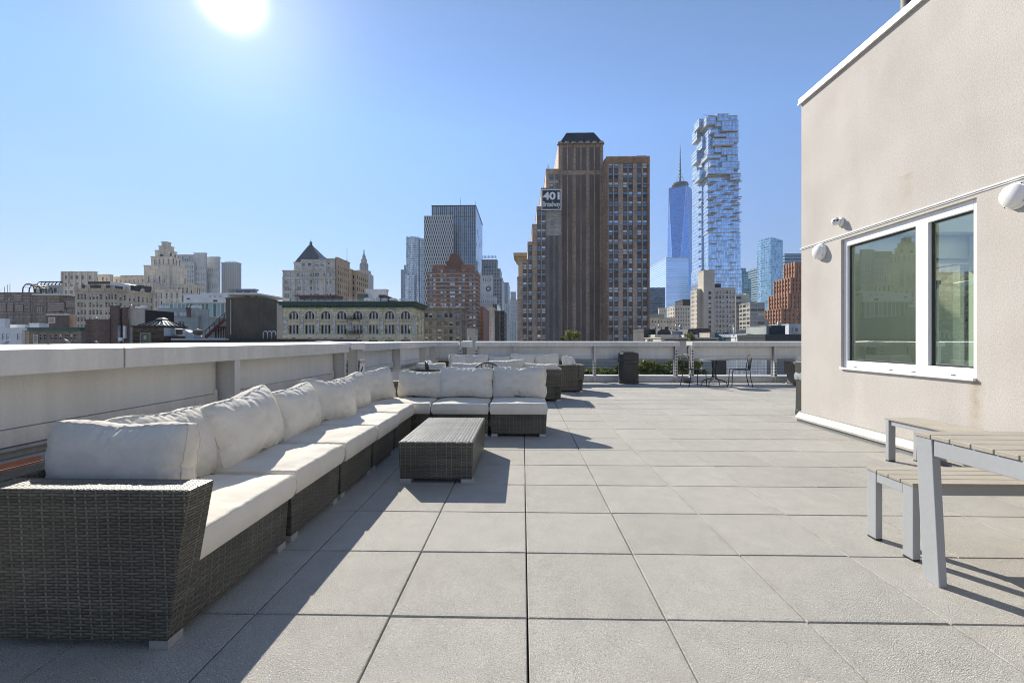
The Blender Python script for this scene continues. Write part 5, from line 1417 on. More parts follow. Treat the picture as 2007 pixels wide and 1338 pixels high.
zc_ = Z_(650, 26.8); ya = 26.55; ac = b.part(MB().box(x1 + .032, x1 + .3, ya, ya + .6, zc_ - .2, zc_ + .2), 'air_conditioner', M['galv'], .02)
b.part(MB().box(x1 + .302, x1 + .315, ya + .05, ya + .55, zc_ - .15, zc_ + .15), 'grille', M['sash_dark'], parent=ac); b.done()
for k in range(1):
    x, z = xz(371, 663, 27); t_ = thing('roof_hatch', 'white tilted roof hatch right of the skylight hut', 'hatch', (x, 27, z))
    MB().box(-.25, .35, 0, .5, 0, .38).build('box', WHITEW, t_); MB().beam((-.25, .2, .5), (.5, .2, .1), .5, .05).build('lid', M['white'], t_)
x, z = xz(387.5, 662, 27); t_ = thing('roof_cowl', 'rusty mushroom ventilator cowl between the skylight hut and the dark bulkhead', 'ventilator', (x, 27, z))
MB().lathe([(.22, 0), (.16, .1), (.14, .22), (.001, .22)], n=14).build('neck', M['galv'], t_); MB().lathe([(.12, .2), (.26, .28), (.27, .4), (.18, .5), (.001, .54)], n=16).build('hood', surf('rusty_hood', (.18, .13, .09), .6, .4, 6), t_)

# ---- dark brown brick bulkhead with fire stair
b = B('stair_bulkhead', 'windowless dark brown brick bulkhead with a pale drain pipe on its face', 'bulkhead', 480, 27)
b.block(442.5, 515.5, 584, 27, 4, surf('dark_painted_brick', (.125, .102, .072), .7, .2, 1.2, 12, bump=.3, streak=.2), farpx=542.5, lip=.03, lipz=.06)
mb = MB(); x = X_(452.3, 26.9); mb.tube([(x, 26.9, Z_(586, 26.9)), (x, 26.9, Z_(655, 26.9)), (x - .12, 26.88, Z_(660, 26.9))], .03, 8); b.part(mb, 'drain_pipe', surf('cream_pipe', (.5, .46, .38), .5, .1)); b.done()
b = B('flat_roof', 'low dark parapet roof with a pale cap below the bulkhead and skylight hut', 'roof', 400, 25.5)
b.block(335, 560, 667, 24, 1.2, surf('dark_parapet', (.05, .045, .04), .8, .2, 1), lip=.02, lipz=.03); b.part(MB().box(X_(335, 25.6), X_(442, 25.6), 25.6, 25.9, Z_(667, 25.6), Z_(663, 25.6)), 'parapet_cap', M['white_roof']); b.block(150, 265, 676, 24, 30, M['tar'], lip=0); b.part(MB().box(X_(335, 25.9), X_(600, 25.9), 25.9, 34, GZ, Z_(664, 25.9) ), 'roof', M['tar']); b.done()
t_ = thing('fire_stair', 'rusty steel fire stair climbing to the dark brick bulkhead', 'stair', (X_(420, 28), 28, Z_(667, 28)))
def at28(px, py, dy=0): x, z = xz(px, py, 28 + dy); return (x - t_.location.x, dy, z - t_.location.z)
mb = MB()
for dy in (0, .7): mb.beam(at28(403, 661, dy), at28(441, 625, dy), .05, .18)
mb.build('stringer', M['rust'], t_)
for k in range(8):
    f = k / 8; p = at28(405 + 36 * f, 659 - 34 * f); MB().box(p[0] - .14, p[0] + .14, 0, .7, p[2] - .02, p[2] + .02).build('tread', M['rust'], t_)
mb = MB()
for dy in (0, .7):
    mb.tube([at28(400, 650, dy), at28(424, 628, dy), at28(442, 612, dy)], .022, 6); mb.tube([at28(415, 640, dy), at28(442, 618, dy)], .018, 6)
    for q in (402, 411, 420, 430, 440): mb.tube([at28(q, 661 - (q - 403) * .95, dy), at28(q, 650 - (q - 400) * .9, dy)], .018, 6)
mb.build('handrail', M['black_metal'], t_)
MB().box(*[at28(419, 640)[0], at28(442, 640)[0]], 0, 1, at28(430, 640)[2] - .05, at28(430, 640)[2]).build('landing', M['rust'], t_)
for k in range(7):
    q = 422 + 3.2 * k; MB().tube([at28(q, 640, .5), at28(q, 662, .5)], .03, 6).build('post', M['rust'], t_)
for k in range(3):
    x, z = xz(516 + 8.2 * k, 664, 25.2); r = .12
    t2 = thing('gooseneck_pipe', '%s pale gooseneck vent pipe beside the dark bulkhead' % ('left curved', 'middle curved', 'right curved')[k], 'pipe', (x, 25.2, z), 0, 'gooseneck pipes by the bulkhead')
    MB().tube([(0, 0, 0), (0, 0, .32)] + [(r - r * math.cos(a), 0, .32 + r * math.sin(a)) for a in [math.pi * i / 8 for i in range(1, 9)]] + [(2 * r, 0, .2)], .028, 8).build('pipe', M['white_metal'], t2); MB().box(-.06, .06, -.06, .06, -.25, .02).build('stub', M['rust'], t2)

# ---- low roofs, bottom left
b = B('low_building', 'low white rendered building with small dark windows at the left edge', 'building', 30, 75)
b.block(-40, 56.5, 642.5, 75, 12, WHITEW, farpx=57.8, cols=[(3.5, 9), (12, 18), (33, 39.5), (42, 48)], rows=[(654, 665)], pal='darker', lip=.05, lipz=.1, rec=.15)
b.block(-40, 10, 624, 82, 8, WHITEW, farpx=20, lip=.05, lipz=.1); b.block(19, 50, 636, 84, 8, M['white_roof'], farpx=58, lip=.05, lipz=.1); b.block(57.5, 77, 633, 90, 6, WHITEW, farpx=96, lip=.05, lipz=.1); b.done()
b = B('brick_house', 'small brown brick penthouse with a square white framed panel and tan side', 'building', 115, 95)
b.block(92, 135, 616, 95, 8, BRN2, farpx=None, depth=8, lip=.12, lipz=.2, lipm=M['white_roof']) if False else b.block(92, 135, 616, 95, 8, BRN2, farpx=136, lip=.12, lipz=.2, lipm=M['white_roof'])
x0, z1 = xz(96, 621.5, 94.9); x1, z0 = xz(108, 633, 94.9); b.part(MB().box(x0, x1, 94.8, 94.98, z0, z1), 'panel_frame', M['sash_white']); b.part(MB().box(x0 + .16, x1 - .16, 94.75, 94.79, z0 + .16, z1 - .16), 'panel', surf('pink_panel', (.33, .24, .22), .7, .2, 4))
b.block(135.2, 148.5, 616.5, 96, 8, TANB, farpx=150, lip=.05, lipz=.1, name='tan_wall'); b.done()
b = B('brick_house', 'low brick building under a dark green cornice with a white terrace door', 'building', 110, 60)
b.block(57, 159, 645.5, 60, 10, masonry('mixed_brick', (.25, .2, .155), (.3, .28, .24), .5, .16, var=.3, big=.4), cols=[(76, 81), (84, 90), (98.5, 104), (106.5, 112), (114.5, 120.5), (128, 133.5), (136, 142), (144, 149)], rows=[(654, 665.5)], pal='white', lip=0, rec=.14)
x0, x1 = X_(56.5, 59.7), X_(159.5, 59.7); b.part(MB().box(x0, x1, 59.5, 60.4, Z_(648, 59.7), Z_(642.5, 59.7)).box(x0 - .1, x1 + .1, 59.3, 60.5, Z_(642.4, 59.7), Z_(641, 59.7)), 'cornice', surf('teal_cornice', (.05, .11, .095), .6, .2, 1.5)); b.part(MB().box(x0, x1, 59.6, 70, Z_(641.9, 60), Z_(641.2, 60)), 'roof', M['grey_roof'])
xa, zz = xz(65.5, 655, 59.9); xb = X_(74.5, 59.9); dr = b.part(MB().box(xa, xb, 59.86, 59.97, Z_(674, 59.9), zz), 'door', surf('cream_door', (.55, .5, .38), .5, .05))
for k in range(2): b.part(MB().box(xa + .1 + .23 * k, xa + .26 + .23 * k, 59.84, 59.859, Z_(672, 59.9), zz - .1), 'pane', M['glass_mid'], parent=dr)
b.part(MB().box(X_(47.5, 60), X_(53.5, 60), 59.7, 60.3, GZ, Z_(646, 60)), 'chimney', CONCR); b.done()
def dish(px, py, Y, r, az, label):
    x, z = xz(px, py, Y); t_ = thing('satellite_dish', label, 'dish', (x, Y, z), R(az), 'satellite dishes on the low roofs')
    prof = [(r * math.sin(a), r * .9 * (1 - math.cos(a))) for a in [.95 * i / 8 for i in range(9)]]; prof[0] = (.001, 0)
    d_ = MB().lathe(prof + [(p[0] * .98, p[1] - .015) for p in prof[::-1]], n=24, axis='y').build('reflector', surf('dish_grey', (.42, .40, .35), .6, .1), t_); d_.rotation_euler = (R(-35), 0, 0)
    MB().tube([(0, 0, -.05), (0, .12, -.3), (0, .1, -.8)], .025, 6).build('mast', M['galv'], t_); MB().tube([(0, -.1, -.3), (0, -.62 * r, .15)], .015, 6).build('feed_arm', M['galv'], t_)
dish(10, 670, 45, .42, -20, 'pale satellite dish seen from behind at the left edge above the parapet'); dish(134, 668, 45, .42, 150, 'pale satellite dish before the green corniced brick building'); dish(190.5, 670, 40, .22, 160, 'tiny satellite dish below the chocolate brick wall')

# ---- stone loft building with the green cornice
Y = 100
b = B('stone_building', 'pale rusticated stone building with arched windows under a dark green cornice', 'building', 690, Y)
x0, x1 = X_(556, Y), X_(808, Y); zt = Z_(602.5, Y); W = x1 - x0
bays = [566.5 + 31.15 * k + .18 * k for k in range(8)]
holes = []; arch = []
zs, za, z2a, z2b, z3 = Z_(624.5, Y), Z_(609.5, Y), Z_(654, Y), Z_(636.5, Y), Z_(672, Y)
for q in bays:
    a, c = X_(q, Y) - x0, X_(q + 18.5, Y) - x0; holes += [(a, c, z2a, z2b)]; arch.append((a, c))
hs = [(a, c, zs, za) for a, c in arch]
mb = MB(); P = facade(mb, (x0, Y), (1, 0), W, GZ, zt, holes + hs, .55)
# round off the heads: fill the two upper corners of each upper opening
for a, c in arch:
    r = (c - a) / 2; mx_ = (a + c) / 2; zc_ = za - r; n = 10
    for sgn in (-1, 1):
        cr = (mx_ + sgn * r, za)
        pts = [(mx_ + sgn * r * math.cos(math.pi / 2 * i / n), zc_ + r * math.sin(math.pi / 2 * i / n)) for i in range(n + 1)]
        for p, q in zip(pts[:-1], pts[1:]):
            f = [P(cr[0], cr[1]), P(p[0], p[1]), P(q[0], q[1])]; mb.add(f, [(0, 1, 2) if sgn > 0 else (2, 1, 0)])
            mb.quad(P(p[0], p[1]), P(q[0], q[1]), P(q[0], q[1], .5), P(p[0], p[1], .5))
yb = Yat(830.5, x1)
side = [(1.2 + k * (yb - Y) / 3.2, 2.6 + k * (yb - Y) / 3.2, z, zz) for k in range(3) for z, zz in ((z2a, z2b), (zs, za - .8))]
Q = facade(mb, (x1, Y), (0, 1), yb - Y, GZ, zt, side, .35)
for a, c, z, zz in side: b.win(Q, (0, 1), a, c, z, zz, .35, 'darker', 0)
mb.quad((x1, yb, GZ), (x0, yb, GZ), (x0, yb, zt), (x1, yb, zt)); mb.quad((x0, Y, GZ), (x0, Y, zt), (x0, yb, zt), (x0, yb, GZ))
b.part(mb, 'wall', STONE)
TRIM = surf('dressed_stone', (.72, .64, .45), .8, .12, 1, 8, streak=.3)
ROUGH = surf('rough_stone_panel', (.50, .47, .41), .9, .4, 2.5, 7, bump=1.0, bscale=5)
# piers, string courses, arch rings, window groups
for k, q in enumerate(bays + [bays[-1] + 31.3]):
    xc = X_(q - 6.2, Y); 
    if k == 0: continue
    b.part(MB().box(xc - .42, xc + .42, Y - .22, Y - .003, z2a - .3, zs + .4), 'rough_panel', ROUGH)
b.part(MB().box(x0 + .05, x0 + 1.0, Y - .22, Y - .003, z2a - .3, zs + .6), 'rough_panel', ROUGH)
for zz, h in ((Z_(656.5, Y), .5), (Z_(663.5, Y), .25)): b.part(MB().box(x0 - .12, x1 + .12, Y - .2, Y - .003, zz - h, zz).box(x1 + .003, x1 + .2, Y - .19, yb, zz - h, zz), 'string_course', TRIM)
for a, c in arch:
    r = (c - a) / 2; mx_ = x0 + (a + c) / 2; zc_ = za - r; mb = MB(); n = 14
    ring = [(mx_ - math.cos(math.pi * i / n) * (r + .02), mx_ - math.cos(math.pi * i / n) * (r + .42), zc_ + math.sin(math.pi * i / n) * (r + .02), zc_ + math.sin(math.pi * i / n) * (r + .42)) for i in range(n + 1)]
    for p, q in zip(ring[:-1], ring[1:]):
        mb.add([(p[0], Y - .16, p[2]), (p[1], Y - .16, p[3]), (q[1], Y - .16, q[3]), (q[0], Y - .16, q[2]), (p[0], Y, p[2]), (p[1], Y, p[3]), (q[1], Y, q[3]), (q[0], Y, q[2])], [(0, 1, 2, 3), (1, 5, 6, 2), (0, 3, 7, 4)])
    for xx in (x0 + a - .26, x0 + c + .02): mb.box(xx, xx + .24, Y - .14, Y - .003, zs - .2, zc_)
    mb.box(x0 + a - .4, x0 + c + .4, Y - .26, Y - .003, zs - .42, zs - .21)
    b.part(mb, 'arch_surround', TRIM)
    b.part(MB().box(x0 + a - .25, x0 + c + .25, Y - .1, Y - .003, z2b + .12, z2b + .42), 'lintel', TRIM); b.part(MB().box(x0 + a - .3, x0 + c + .3, Y - .24, Y - .003, z2a - .3, z2a - .04), 'sill', TRIM)
    for (s_, t_) in ((zs, za), (z2a, z2b)):
        w = (c - a) / 3
        for k in range(3):
            b.win(P, (1, 0), a + w * k, a + w * (k + 1), s_, t_, .5, 'darker', 0)
        for j_ in (1, 2): b.part(MB().box(x0 + a + j_ * w - .16, x0 + a + j_ * w + .16, Y + .05, Y + .40, s_, t_ - (.25 if t_ == za else 0)), 'mullion', surf('grey_mullion', (.46, .46, .44), .7, .1))
    # heads of the row below just show over the parapet
    zc_ = Z_(672.5, Y); mb = MB()
    for i in range(n): 
        a0, a1 = math.pi * i / n, math.pi * (i + 1) / n; rr_ = r * 1.15
        mb.add([(mx_ - math.cos(a0) * rr_, Y - .1, zc_ + math.sin(a0) * rr_), (mx_ - math.cos(a1) * rr_, Y - .1, zc_ + math.sin(a1) * rr_), (mx_ - math.cos(a1) * rr_ * 1.35, Y - .1, zc_ + math.sin(a1) * rr_ * 1.35), (mx_ - math.cos(a0) * rr_ * 1.35, Y - .1, zc_ + math.sin(a0) * rr_ * 1.35)], [(0, 3, 2, 1)])
        mb.add([(mx_, Y - .05, zc_), (mx_ - math.cos(a1) * rr_, Y - .05, zc_ + math.sin(a1) * rr_), (mx_ - math.cos(a0) * rr_, Y - .05, zc_ + math.sin(a0) * rr_)], [(0, 2, 1)], 1)
    b.part(mb, 'lower_arch', [TRIM, M['glass_dark']])
# cornice in three steps with brackets
zc0 = zt
mb = MB()
for k, (o, h0, h1) in enumerate(((.25, .0, .55), (.75, .56, 1.0), (1.25, 1.01, 1.28))): mb.box(x0 - o, x1 + o, Y - o, yb + o, zc0 + h0 + .003, zc0 + h1)
b.part(mb, 'cornice', GREENC)
k = x0
while k < x1: b.part(MB().box(k, k + .22, Y - .72, Y - .26, zc0 + .2, zc0 + .55), 'bracket', GREENC); k += .75
b.part(MB().box(x0 - .8, x1 + .8, Y - .8, yb + .8, zc0 + 1.282, zc0 + 1.4), 'roof', M['grey_roof'])
zr = zc0 + 1.4
b.part(MB().box(X_(577, 106), X_(659, 106), 106, 110, zr, Z_(577, 106)), 'penthouse', BRN2); b.part(MB().box(X_(567, 103), X_(578.5, 103), 103, 105, zr, Z_(579.5, 103)), 'roof_bulkhead', surf('cream_bulkhead', (.5, .45, .36), .7, .1))
xa, xb = X_(742, 106), X_(789, 106); mb = MB(); mb.add([(xa, 106, zr - .5), (xb, 106, zr - .5), (xb, 106, zr + .1), (xa + 1.6, 106, Z_(577, 106)), (xa, 106, Z_(577, 106)), (xa, 110, zr - .5), (xb, 110, zr - .5), (xb, 110, zr + .1), (xa + 1.6, 110, Z_(577, 106)), (xa, 110, Z_(577, 106))], [(0, 1, 2, 3, 4), (2, 7, 8, 3), (3, 8, 9, 4), (0, 4, 9, 5), (1, 6, 7, 2)]); b.part(mb, 'stair_bulkhead', BRN2)
for z in (Z_(585.5, 101), Z_(588.2, 101)):
    b.part(MB().box(x0 + 1, x1 - 6, 101, 101.12, z - .1, z), 'roof_rail', M['white_roof'])
for k in range(16): x = x0 + 1 + k * 1.6; b.part(MB().box(x, x + .06, 100.85, 100.98, zr - .1, Z_(584, 101)), 'rail_post', M['sash_dark'])
b.done(120)
jumble(['%s white roof vent from the left above the green cornice' % ORD[i] for i in range(5)], 'roof_vent', 'vent', 715, 800, 588.5, 104, 5, 31, ['white', 'white_roof', 'galv'], 8, 2, 'vents above the green cornice')
# fire escape on the fifth bay
q0, q1 = 678.5, 707.5; t_ = thing('fire_escape', 'black iron fire escape with two balconies on the pale stone building', 'fire escape', (X_(693, Y), Y, Z_(656, Y)))
L0 = t_.location
for pyf, pyr in ((626, 619.5), (654, 647.5)):
    xa, zf = xz(q0, pyf, Y - .5); xb = X_(q1, Y - .5); zr_ = Z_(pyr, Y - .5); mb = MB()
    mb.box(xa - L0.x, xb - L0.x, -1.2, -.27, zf - L0.z, zf - L0.z + .08)
    MB_ = mb.build('balcony_floor', M['black_metal'], t_)
    m2 = MB()
    for z in (zr_, zf + (zr_ - zf) * .5): m2.tube([(xa - L0.x, -.27, z - L0.z), (xa - L0.x, -1.18, z - L0.z), (xb - L0.x, -1.18, z - L0.z), (xb - L0.x, -.27, z - L0.z)], .035, 5)
    for k in range(15): x = xa + (xb - xa) * k / 14; m2.box(x - .02 - L0.x, x + .02 - L0.x, -1.2, -1.16, zf - L0.z, zr_ - L0.z)
    for x in (xa + .3, xb - .3): m2.beam((x - L0.x, -1.1, zf - L0.z - .02), (x - L0.x, -.24, zf - L0.z - .9), .06, .06)
    m2.build('balcony_rail', M['black_metal'], t_)
for (qa, pa, qb, pb_) in ((688, 628, 694, 652), (687, 656, 693, 676)):
    xa, z0 = xz(qa, pa, Y - .9); xb, z1 = xz(qb, pb_, Y - .9); m2 = MB()
    for d in (0, .5): m2.beam((xa + d - L0.x, -.8, z0 - L0.z), (xb + d - L0.x, -.8, z1 - L0.z), .06, .06)
    for k in range(9): f = k / 9; m2.box(xa + (xb - xa) * f - L0.x, xa + (xb - xa) * f + .5 - L0.x, -.84, -.76, z0 + (z1 - z0) * f - L0.z - .03, z0 + (z1 - z0) * f - L0.z)
    m2.build('ladder', M['galv'], t_)

# ---- offices beyond the stone building
b = B('office_building', 'grey stone office building with ornate upper storeys and a tan brick side', 'building', 605, 250)
cc = [(559, 562), (563.5, 566.5), (568, 571), (582, 585.5), (587, 590), (591, 594), (596, 599), (608, 611.5), (613, 616), (617.5, 620.5), (622, 625), (634, 637), (640, 643), (646, 649)]
b.block(554, 656.5, 529.5, 250, 18, GREYST, cols=cc, rows=[(533.5, 540), (547.5, 555), (560.5, 568), (574, 582)], pal='sky', lip=.3, lipz=.5, farpx=657.5)
b.part(MB().box(X_(552.5, 249), X_(657.4, 249), 249, 249.98, Z_(544.5, 249), Z_(541.5, 249)), 'string_course', GREYST); b.part(MB().box(X_(553, 249), X_(657.4, 249), 249.3, 249.98, Z_(530.5, 249), Z_(529, 249)), 'cornice', GREYST)
for q in cc[::3]: x = X_(q[0] - 3.5, 250); b.part(MB().box(x - .4, x + .4, 249.6, 249.98, GZ, Z_(546, 250)), 'pier', GREYST)
b.block(590, 640, 508.5, 251, 16, GREYST, cols=[(591.5, 598), (603.5, 610), (618, 625), (628, 634.5)], rows=[(514, 519.5)], pal='mid', name='penthouse', lip=.2); b.block(640.2, 656.4, 506.5, 251.5, 16, GREYST, cols=[(643, 646)], rows=[(513, 517), (520, 524)], name='penthouse', lip=.2, pal='mid')
b.block(657.7, 661.6, 504, 250.5, 16, TANB, farpx=685.5, side=(6, .32), rows=[(519.5, 523), (528, 536), (541.5, 549), (554.5, 562), (567.5, 575), (580, 588)], pal='darker', name='tan_wing', lip=.25, cols=())
b.block(674, 686.5, 527, 272, 18, TANB, cols=[(686, 686.2)], rows=[], farpx=None, name='tan_wing', lip=.25); b.block(686.6, 699, 530.5, 276, 18, TANB, cols=[(688, 694)], rows=[(538, 545), (549, 556), (561, 568), (573, 580)], pal='darker', farpx=721.5, side=(6, .42), name='tan_wing', lip=.25)
for k in range(5): q = 625 + 3 * k; b.part(MB().lathe([(.3, 0), (.3, 1.6), (.001, 1.6)], (X_(q, 252), 252.5, Z_(508, 252)), 8), 'flue', M['galv'])
x = X_(680, 262); b.part(MB().tube([(x, 262, Z_(512, 262)), (x, 262, Z_(484, 262))], .09, 5), 'roof_mast', M['black_metal']); b.part(MB().box(x - 1, x + 1, 261.9, 262.1, Z_(509.5, 262), Z_(508.5, 262)), 'mast_arm', M['sash_grey']); b.done()
b = B('court_tower', 'distant court tower with a steep grey pyramid roof and tiny lantern', 'tower', 604, 500)
b.block(576, 640, 513.5, 500, 36, GREYST, cols=cls(580, 638, 14, .4), rows=[(519, 526)], pal='mid', lip=.8, lipz=1)
xa, xb = X_(576.5, 500), X_(632, 500); ya, zb = 500, Z_(512, 500); xc = X_(604.5, 512); zp = Z_(478, 512)
o = MB().prism([(xa, 500.5), (xb, 500.5), (xb, 535), (xa, 535)], zb, zp, top=[(xc - 2.2, 516), (xc + 2.2, 516), (xc + 2.2, 520), (xc - 2.2, 520)]); b.part(o, 'pyramid_roof', SLATE)
b.part(MB().lathe([(2.4, 0), (2.4, 1), (1.5, 1.4), (1.5, 3.6), (1.9, 3.8), (.5, 5.2), (.2, 6.5), (.15, 8.5), (.001, 8.8)], (xc, 518, zp), 10), 'lantern', SLATE); b.done()
b = B('municipal_tower', 'distant round tiered tower topped by a small statue', 'tower', 710, 550)
x = X_(710, 550); b.part(MB().box(x - 8, x + 9, 548, 565, GZ, Z_(536, 550)).box(x - 5.5, x + 6.5, 549, 562, Z_(536, 550), Z_(528, 550)), 'tower_base', GREYST)
z0 = Z_(528, 550); b.part(MB().lathe([(4.4, 0), (4.4, 8), (4.9, 8.3), (4.9, 9.3), (3.6, 9.5), (3.6, 13), (4, 13.2), (2.8, 15), (2.2, 15.2), (2.2, 18), (1.4, 19.5), (.8, 21), (.8, 22.5), (.001, 22.6)], (x, 556, z0), 20), 'tiered_drum', GREYST)
mb = MB()
for k in range(12): a = math.pi * 2 * k / 12; mb.lathe([(.45, 0), (.45, 7.6)], (x + 4.9 * math.cos(a), 556 + 4.9 * math.sin(a), z0 + .2), 6)
b.part(mb, 'colonnade', LIMEG); b.part(MB().tube([(x, 556, z0 + 22.5), (x, 556, z0 + 24.5), (x + .2, 556, z0 + 25.6)], [.7, .55, .3], 8).tube([(x - .9, 556, z0 + 25), (x, 556, z0 + 24.4), (x + .7, 556, z0 + 26)], .18, 5).ball((x, 556, z0 + 26), .4, .4, .45, 8), 'statue', SLATE); b.done()
b = B('spire_tower', 'tiny pointed grey turret right of the round tiered tower', 'tower', 724, 540)
x = X_(724, 540); b.part(MB().lathe([(2.9, 0), (2.9, 12), (3.3, 12.4), (2.3, 13.2), (2.2, 15), (.25, 21.5), (.08, 24), (.001, 24)], (x, 545, Z_(567, 540)), 8), 'turret', LIMEG); b.part(MB().box(x - 3.4, x + 3.4, 541, 548, GZ, Z_(566, 540)), 'tower_base', GREYST); b.done()
b = B('office_building', 'plain pale windowless block behind the green cornice', 'building', 740, 160)
b.block(716, 757, 568.5, 160, 12, M['white_roof'], farpx=761, lip=.15); b.block(700, 718, 575, 158, 10, surf('green_roof_shrubs', (.10, .13, .10), .9, .4, 2), lip=0, name='planted_terrace'); b.done()

# ---- distant glass tower with rippling front
b = B('glass_tower', 'distant silvery glass tower with a rippling facade', 'tower', 812, 800)
RIP = grid_glass('rippled_steel', (.28, .40, .52), (.66, .72, .76), 3.0, 3.3, .30, .28, .25, .45, varr=.55)
def ripple(pxa, pxb, pyt, Y, amp, name, ph):
    xa, xb = X_(pxa, Y), X_(pxb, Y); zt = Z_(pyt, Y); n, m = 26, 40; vs_ = []
    for k in range(m + 1):
        z = GZ + (zt - GZ) * k / m
        for i in range(n + 1):
            f = i / n; vs_.append((xa + (xb - xa) * f + .6 * math.sin(z * .03 + ph), Y + amp * math.sin(f * 11 + ph + .9 * math.sin(z * .024 + ph)) , z))
    fs = [(k * (n + 1) + i, k * (n + 1) + i + 1, (k + 1) * (n + 1) + i + 1, (k + 1) * (n + 1) + i) for k in range(m) for i in range(n)]
    mb = MB(); mb.add(vs_, fs); mb.box(xa + .5, xb - .5, Y + amp + 1, Y + 26, GZ, zt - .3); b.part(mb, name, RIP)
ripple(797, 821, 462.5, 800, 3.2, 'rippled_front', .4); ripple(820.6, 834, 466, 803, 2.6, 'rippled_front', 2.0); ripple(794, 812, 537, 796, 2.2, 'lower_setback', 1.1)
b.done()
b = B('glass_tower', 'slim dark grey tower just left of the rippling glass tower', 'tower', 790, 860)
DKG = grid_glass('dark_grid_tower', (.08, .12, .16), (.22, .26, .30), 3.5, 3.6, .35, .3, .3, .3, varr=.4)
b.block(785.5, 797, 528, 860, 25, DKG, lip=.3); b.block(792, 798, 519, 864, 25, DKG, lip=.3); b.done()

# ---- federal slab with the staggered window face
b = B('federal_tower', 'dark glass federal slab with a paler staggered window wing in front', 'tower', 880, 450)
STG = grid_glass('staggered_windows', (.03, .045, .065), (.50, .52, .52), 2.3, 3.7, .46, .10, .3, .2, stagger=.5, varr=.5)
RIBG = grid_glass('ribbed_glass', (.10, .16, .22), (.42, .47, .50), 4.9, 3.7, .07, .06, .15, .45, varr=.3)
b.block(831, 887.5, 423.5, 450, 26, STG, farpx=888.5, lip=.3, lipz=.8, lipm=GREYST)
b.block(846.5, 932.5, 404, 470, 30, RIBG, farpx=945.5, lip=.35, lipz=1.4, lipm=SLATE, name='glass_slab')
x0, x1 = X_(846.5, 470), X_(932.5, 470); xs_ = X_(888.5, 470); n = 22
for k in range(n + 1): x = x0 + (x1 - x0) * k / n; b.part(MB().box(x - .22, x + .22, 469.2, 469.96, GZ, Z_(405, 470)), 'fin', LIMEG)
b.part(MB().box(x0, x1, 469.6, 469.95, Z_(424.5, 470), Z_(423, 470)), 'plant_band', SLATE)
x = x1; yb = Yat(945.5, x1); rr_ = random.Random(4)
for k in range(14): y = 472 + (yb - 474) * rr_.random(); z = Z_(440 + 100 * rr_.random(), 470); b.part(MB().box(x + .01, x + .15, y, y + 2.2, z, z + 4.5), 'window', M['glass_dark'])
for q, t in ((902.5, 387), (931.5, 392)): xx = X_(q, 480); b.part(MB().tube([(xx, 480, Z_(405, 480)), (xx, 480, Z_(t, 480))], .16, 5), 'roof_mast', M['black_metal'])
for k in range(3): xx = X_(853 + 3.2 * k, 478); b.part(MB().box(xx, xx + 1.0, 478, 479, Z_(404, 478), Z_(401.5, 478)), 'roof_unit', M['sash_dark'])
b.done()

# ---- red brick apartment tower with the domed tank house
b = B('apartment_tower', 'red brick apartment tower with pale floor bands and a brown domed tank house', 'tower', 888, 220)
cc = [(841.5, 847), (849, 854), (863, 868), (869.5, 875), (881, 892), (898.5, 904), (906, 911.5), (919.5, 925), (927, 932.5)]
rr = rws(529.3, 8.15, 17, 4.6); b.block(837.5, 936.5, 534.5 - 1, 220, 16, REDB, cols=cc, rows=rws(537.5, 8.15, 16, 4.6), pal='sky', farpx=941.5, side=(3, .3), lip=.08, lipz=.3, rec=.15)
b.block(847.5, 871, 520.5, 221, 14, REDB, cols=[(849, 854), (863, 868)], rows=[(528, 532.5)], pal='sky', lip=.1, name='upper_floor'); b.block(903.5, 928, 520.5, 221, 14, REDB, cols=[(906, 911), (919.5, 925)], rows=[(528, 532.5)], pal='sky', lip=.1, name='upper_floor', farpx=932); b.block(871.2, 903.3, 526.5, 221.5, 13, REDB, cols=[(881, 893)], rows=[(528.5, 532)], pal='sky', lip=.1, name='upper_floor')
x0, x1 = X_(837.4, 219.9), X_(936.6, 219.9); yb = Yat(941.5, X_(936.5, 220))
for k in range(16): z = Z_(535.6 + 8.15 * k, 219.9); b.part(MB().box(x0, x1, 219.88, 219.98, z - .12, z + .14).box(x1 + .0, x1 + .1, 219.88, yb, z - .12, z + .14), 'floor_band', CREAMC)
xa, xb = X_(875, 222), X_(906, 222); z0, z1, z2 = Z_(526, 222), Z_(510, 222), Z_(495, 222); cx = (xa + xb) / 2; mb = MB()
TANK = surf('brown_dome_brick', (.17, .095, .07), .8, .15, .4, 6, streak=.3)
prof = [(xa, z0), (xb, z0), (xb, z1 - .3), (xb - .7, z1)] + [(cx + (xb - cx - 1.0) * math.cos(a), z1 + (z2 - z1) * math.sin(a)) for a in [math.pi * i / 14 for i in range(15)]] + [(xa + .7, z1), (xa, z1 - .3)]
n = len(prof); mb.add([(p[0], 222, p[1]) for p in prof] + [(p[0], 233, p[1]) for p in prof], [tuple(range(n)), tuple(range(2 * n - 1, n - 1, -1))] + [(i, i + n, (i + 1) % n + n, (i + 1) % n) for i in range(n)])
b.part(mb, 'tank_house', TANK); b.done()
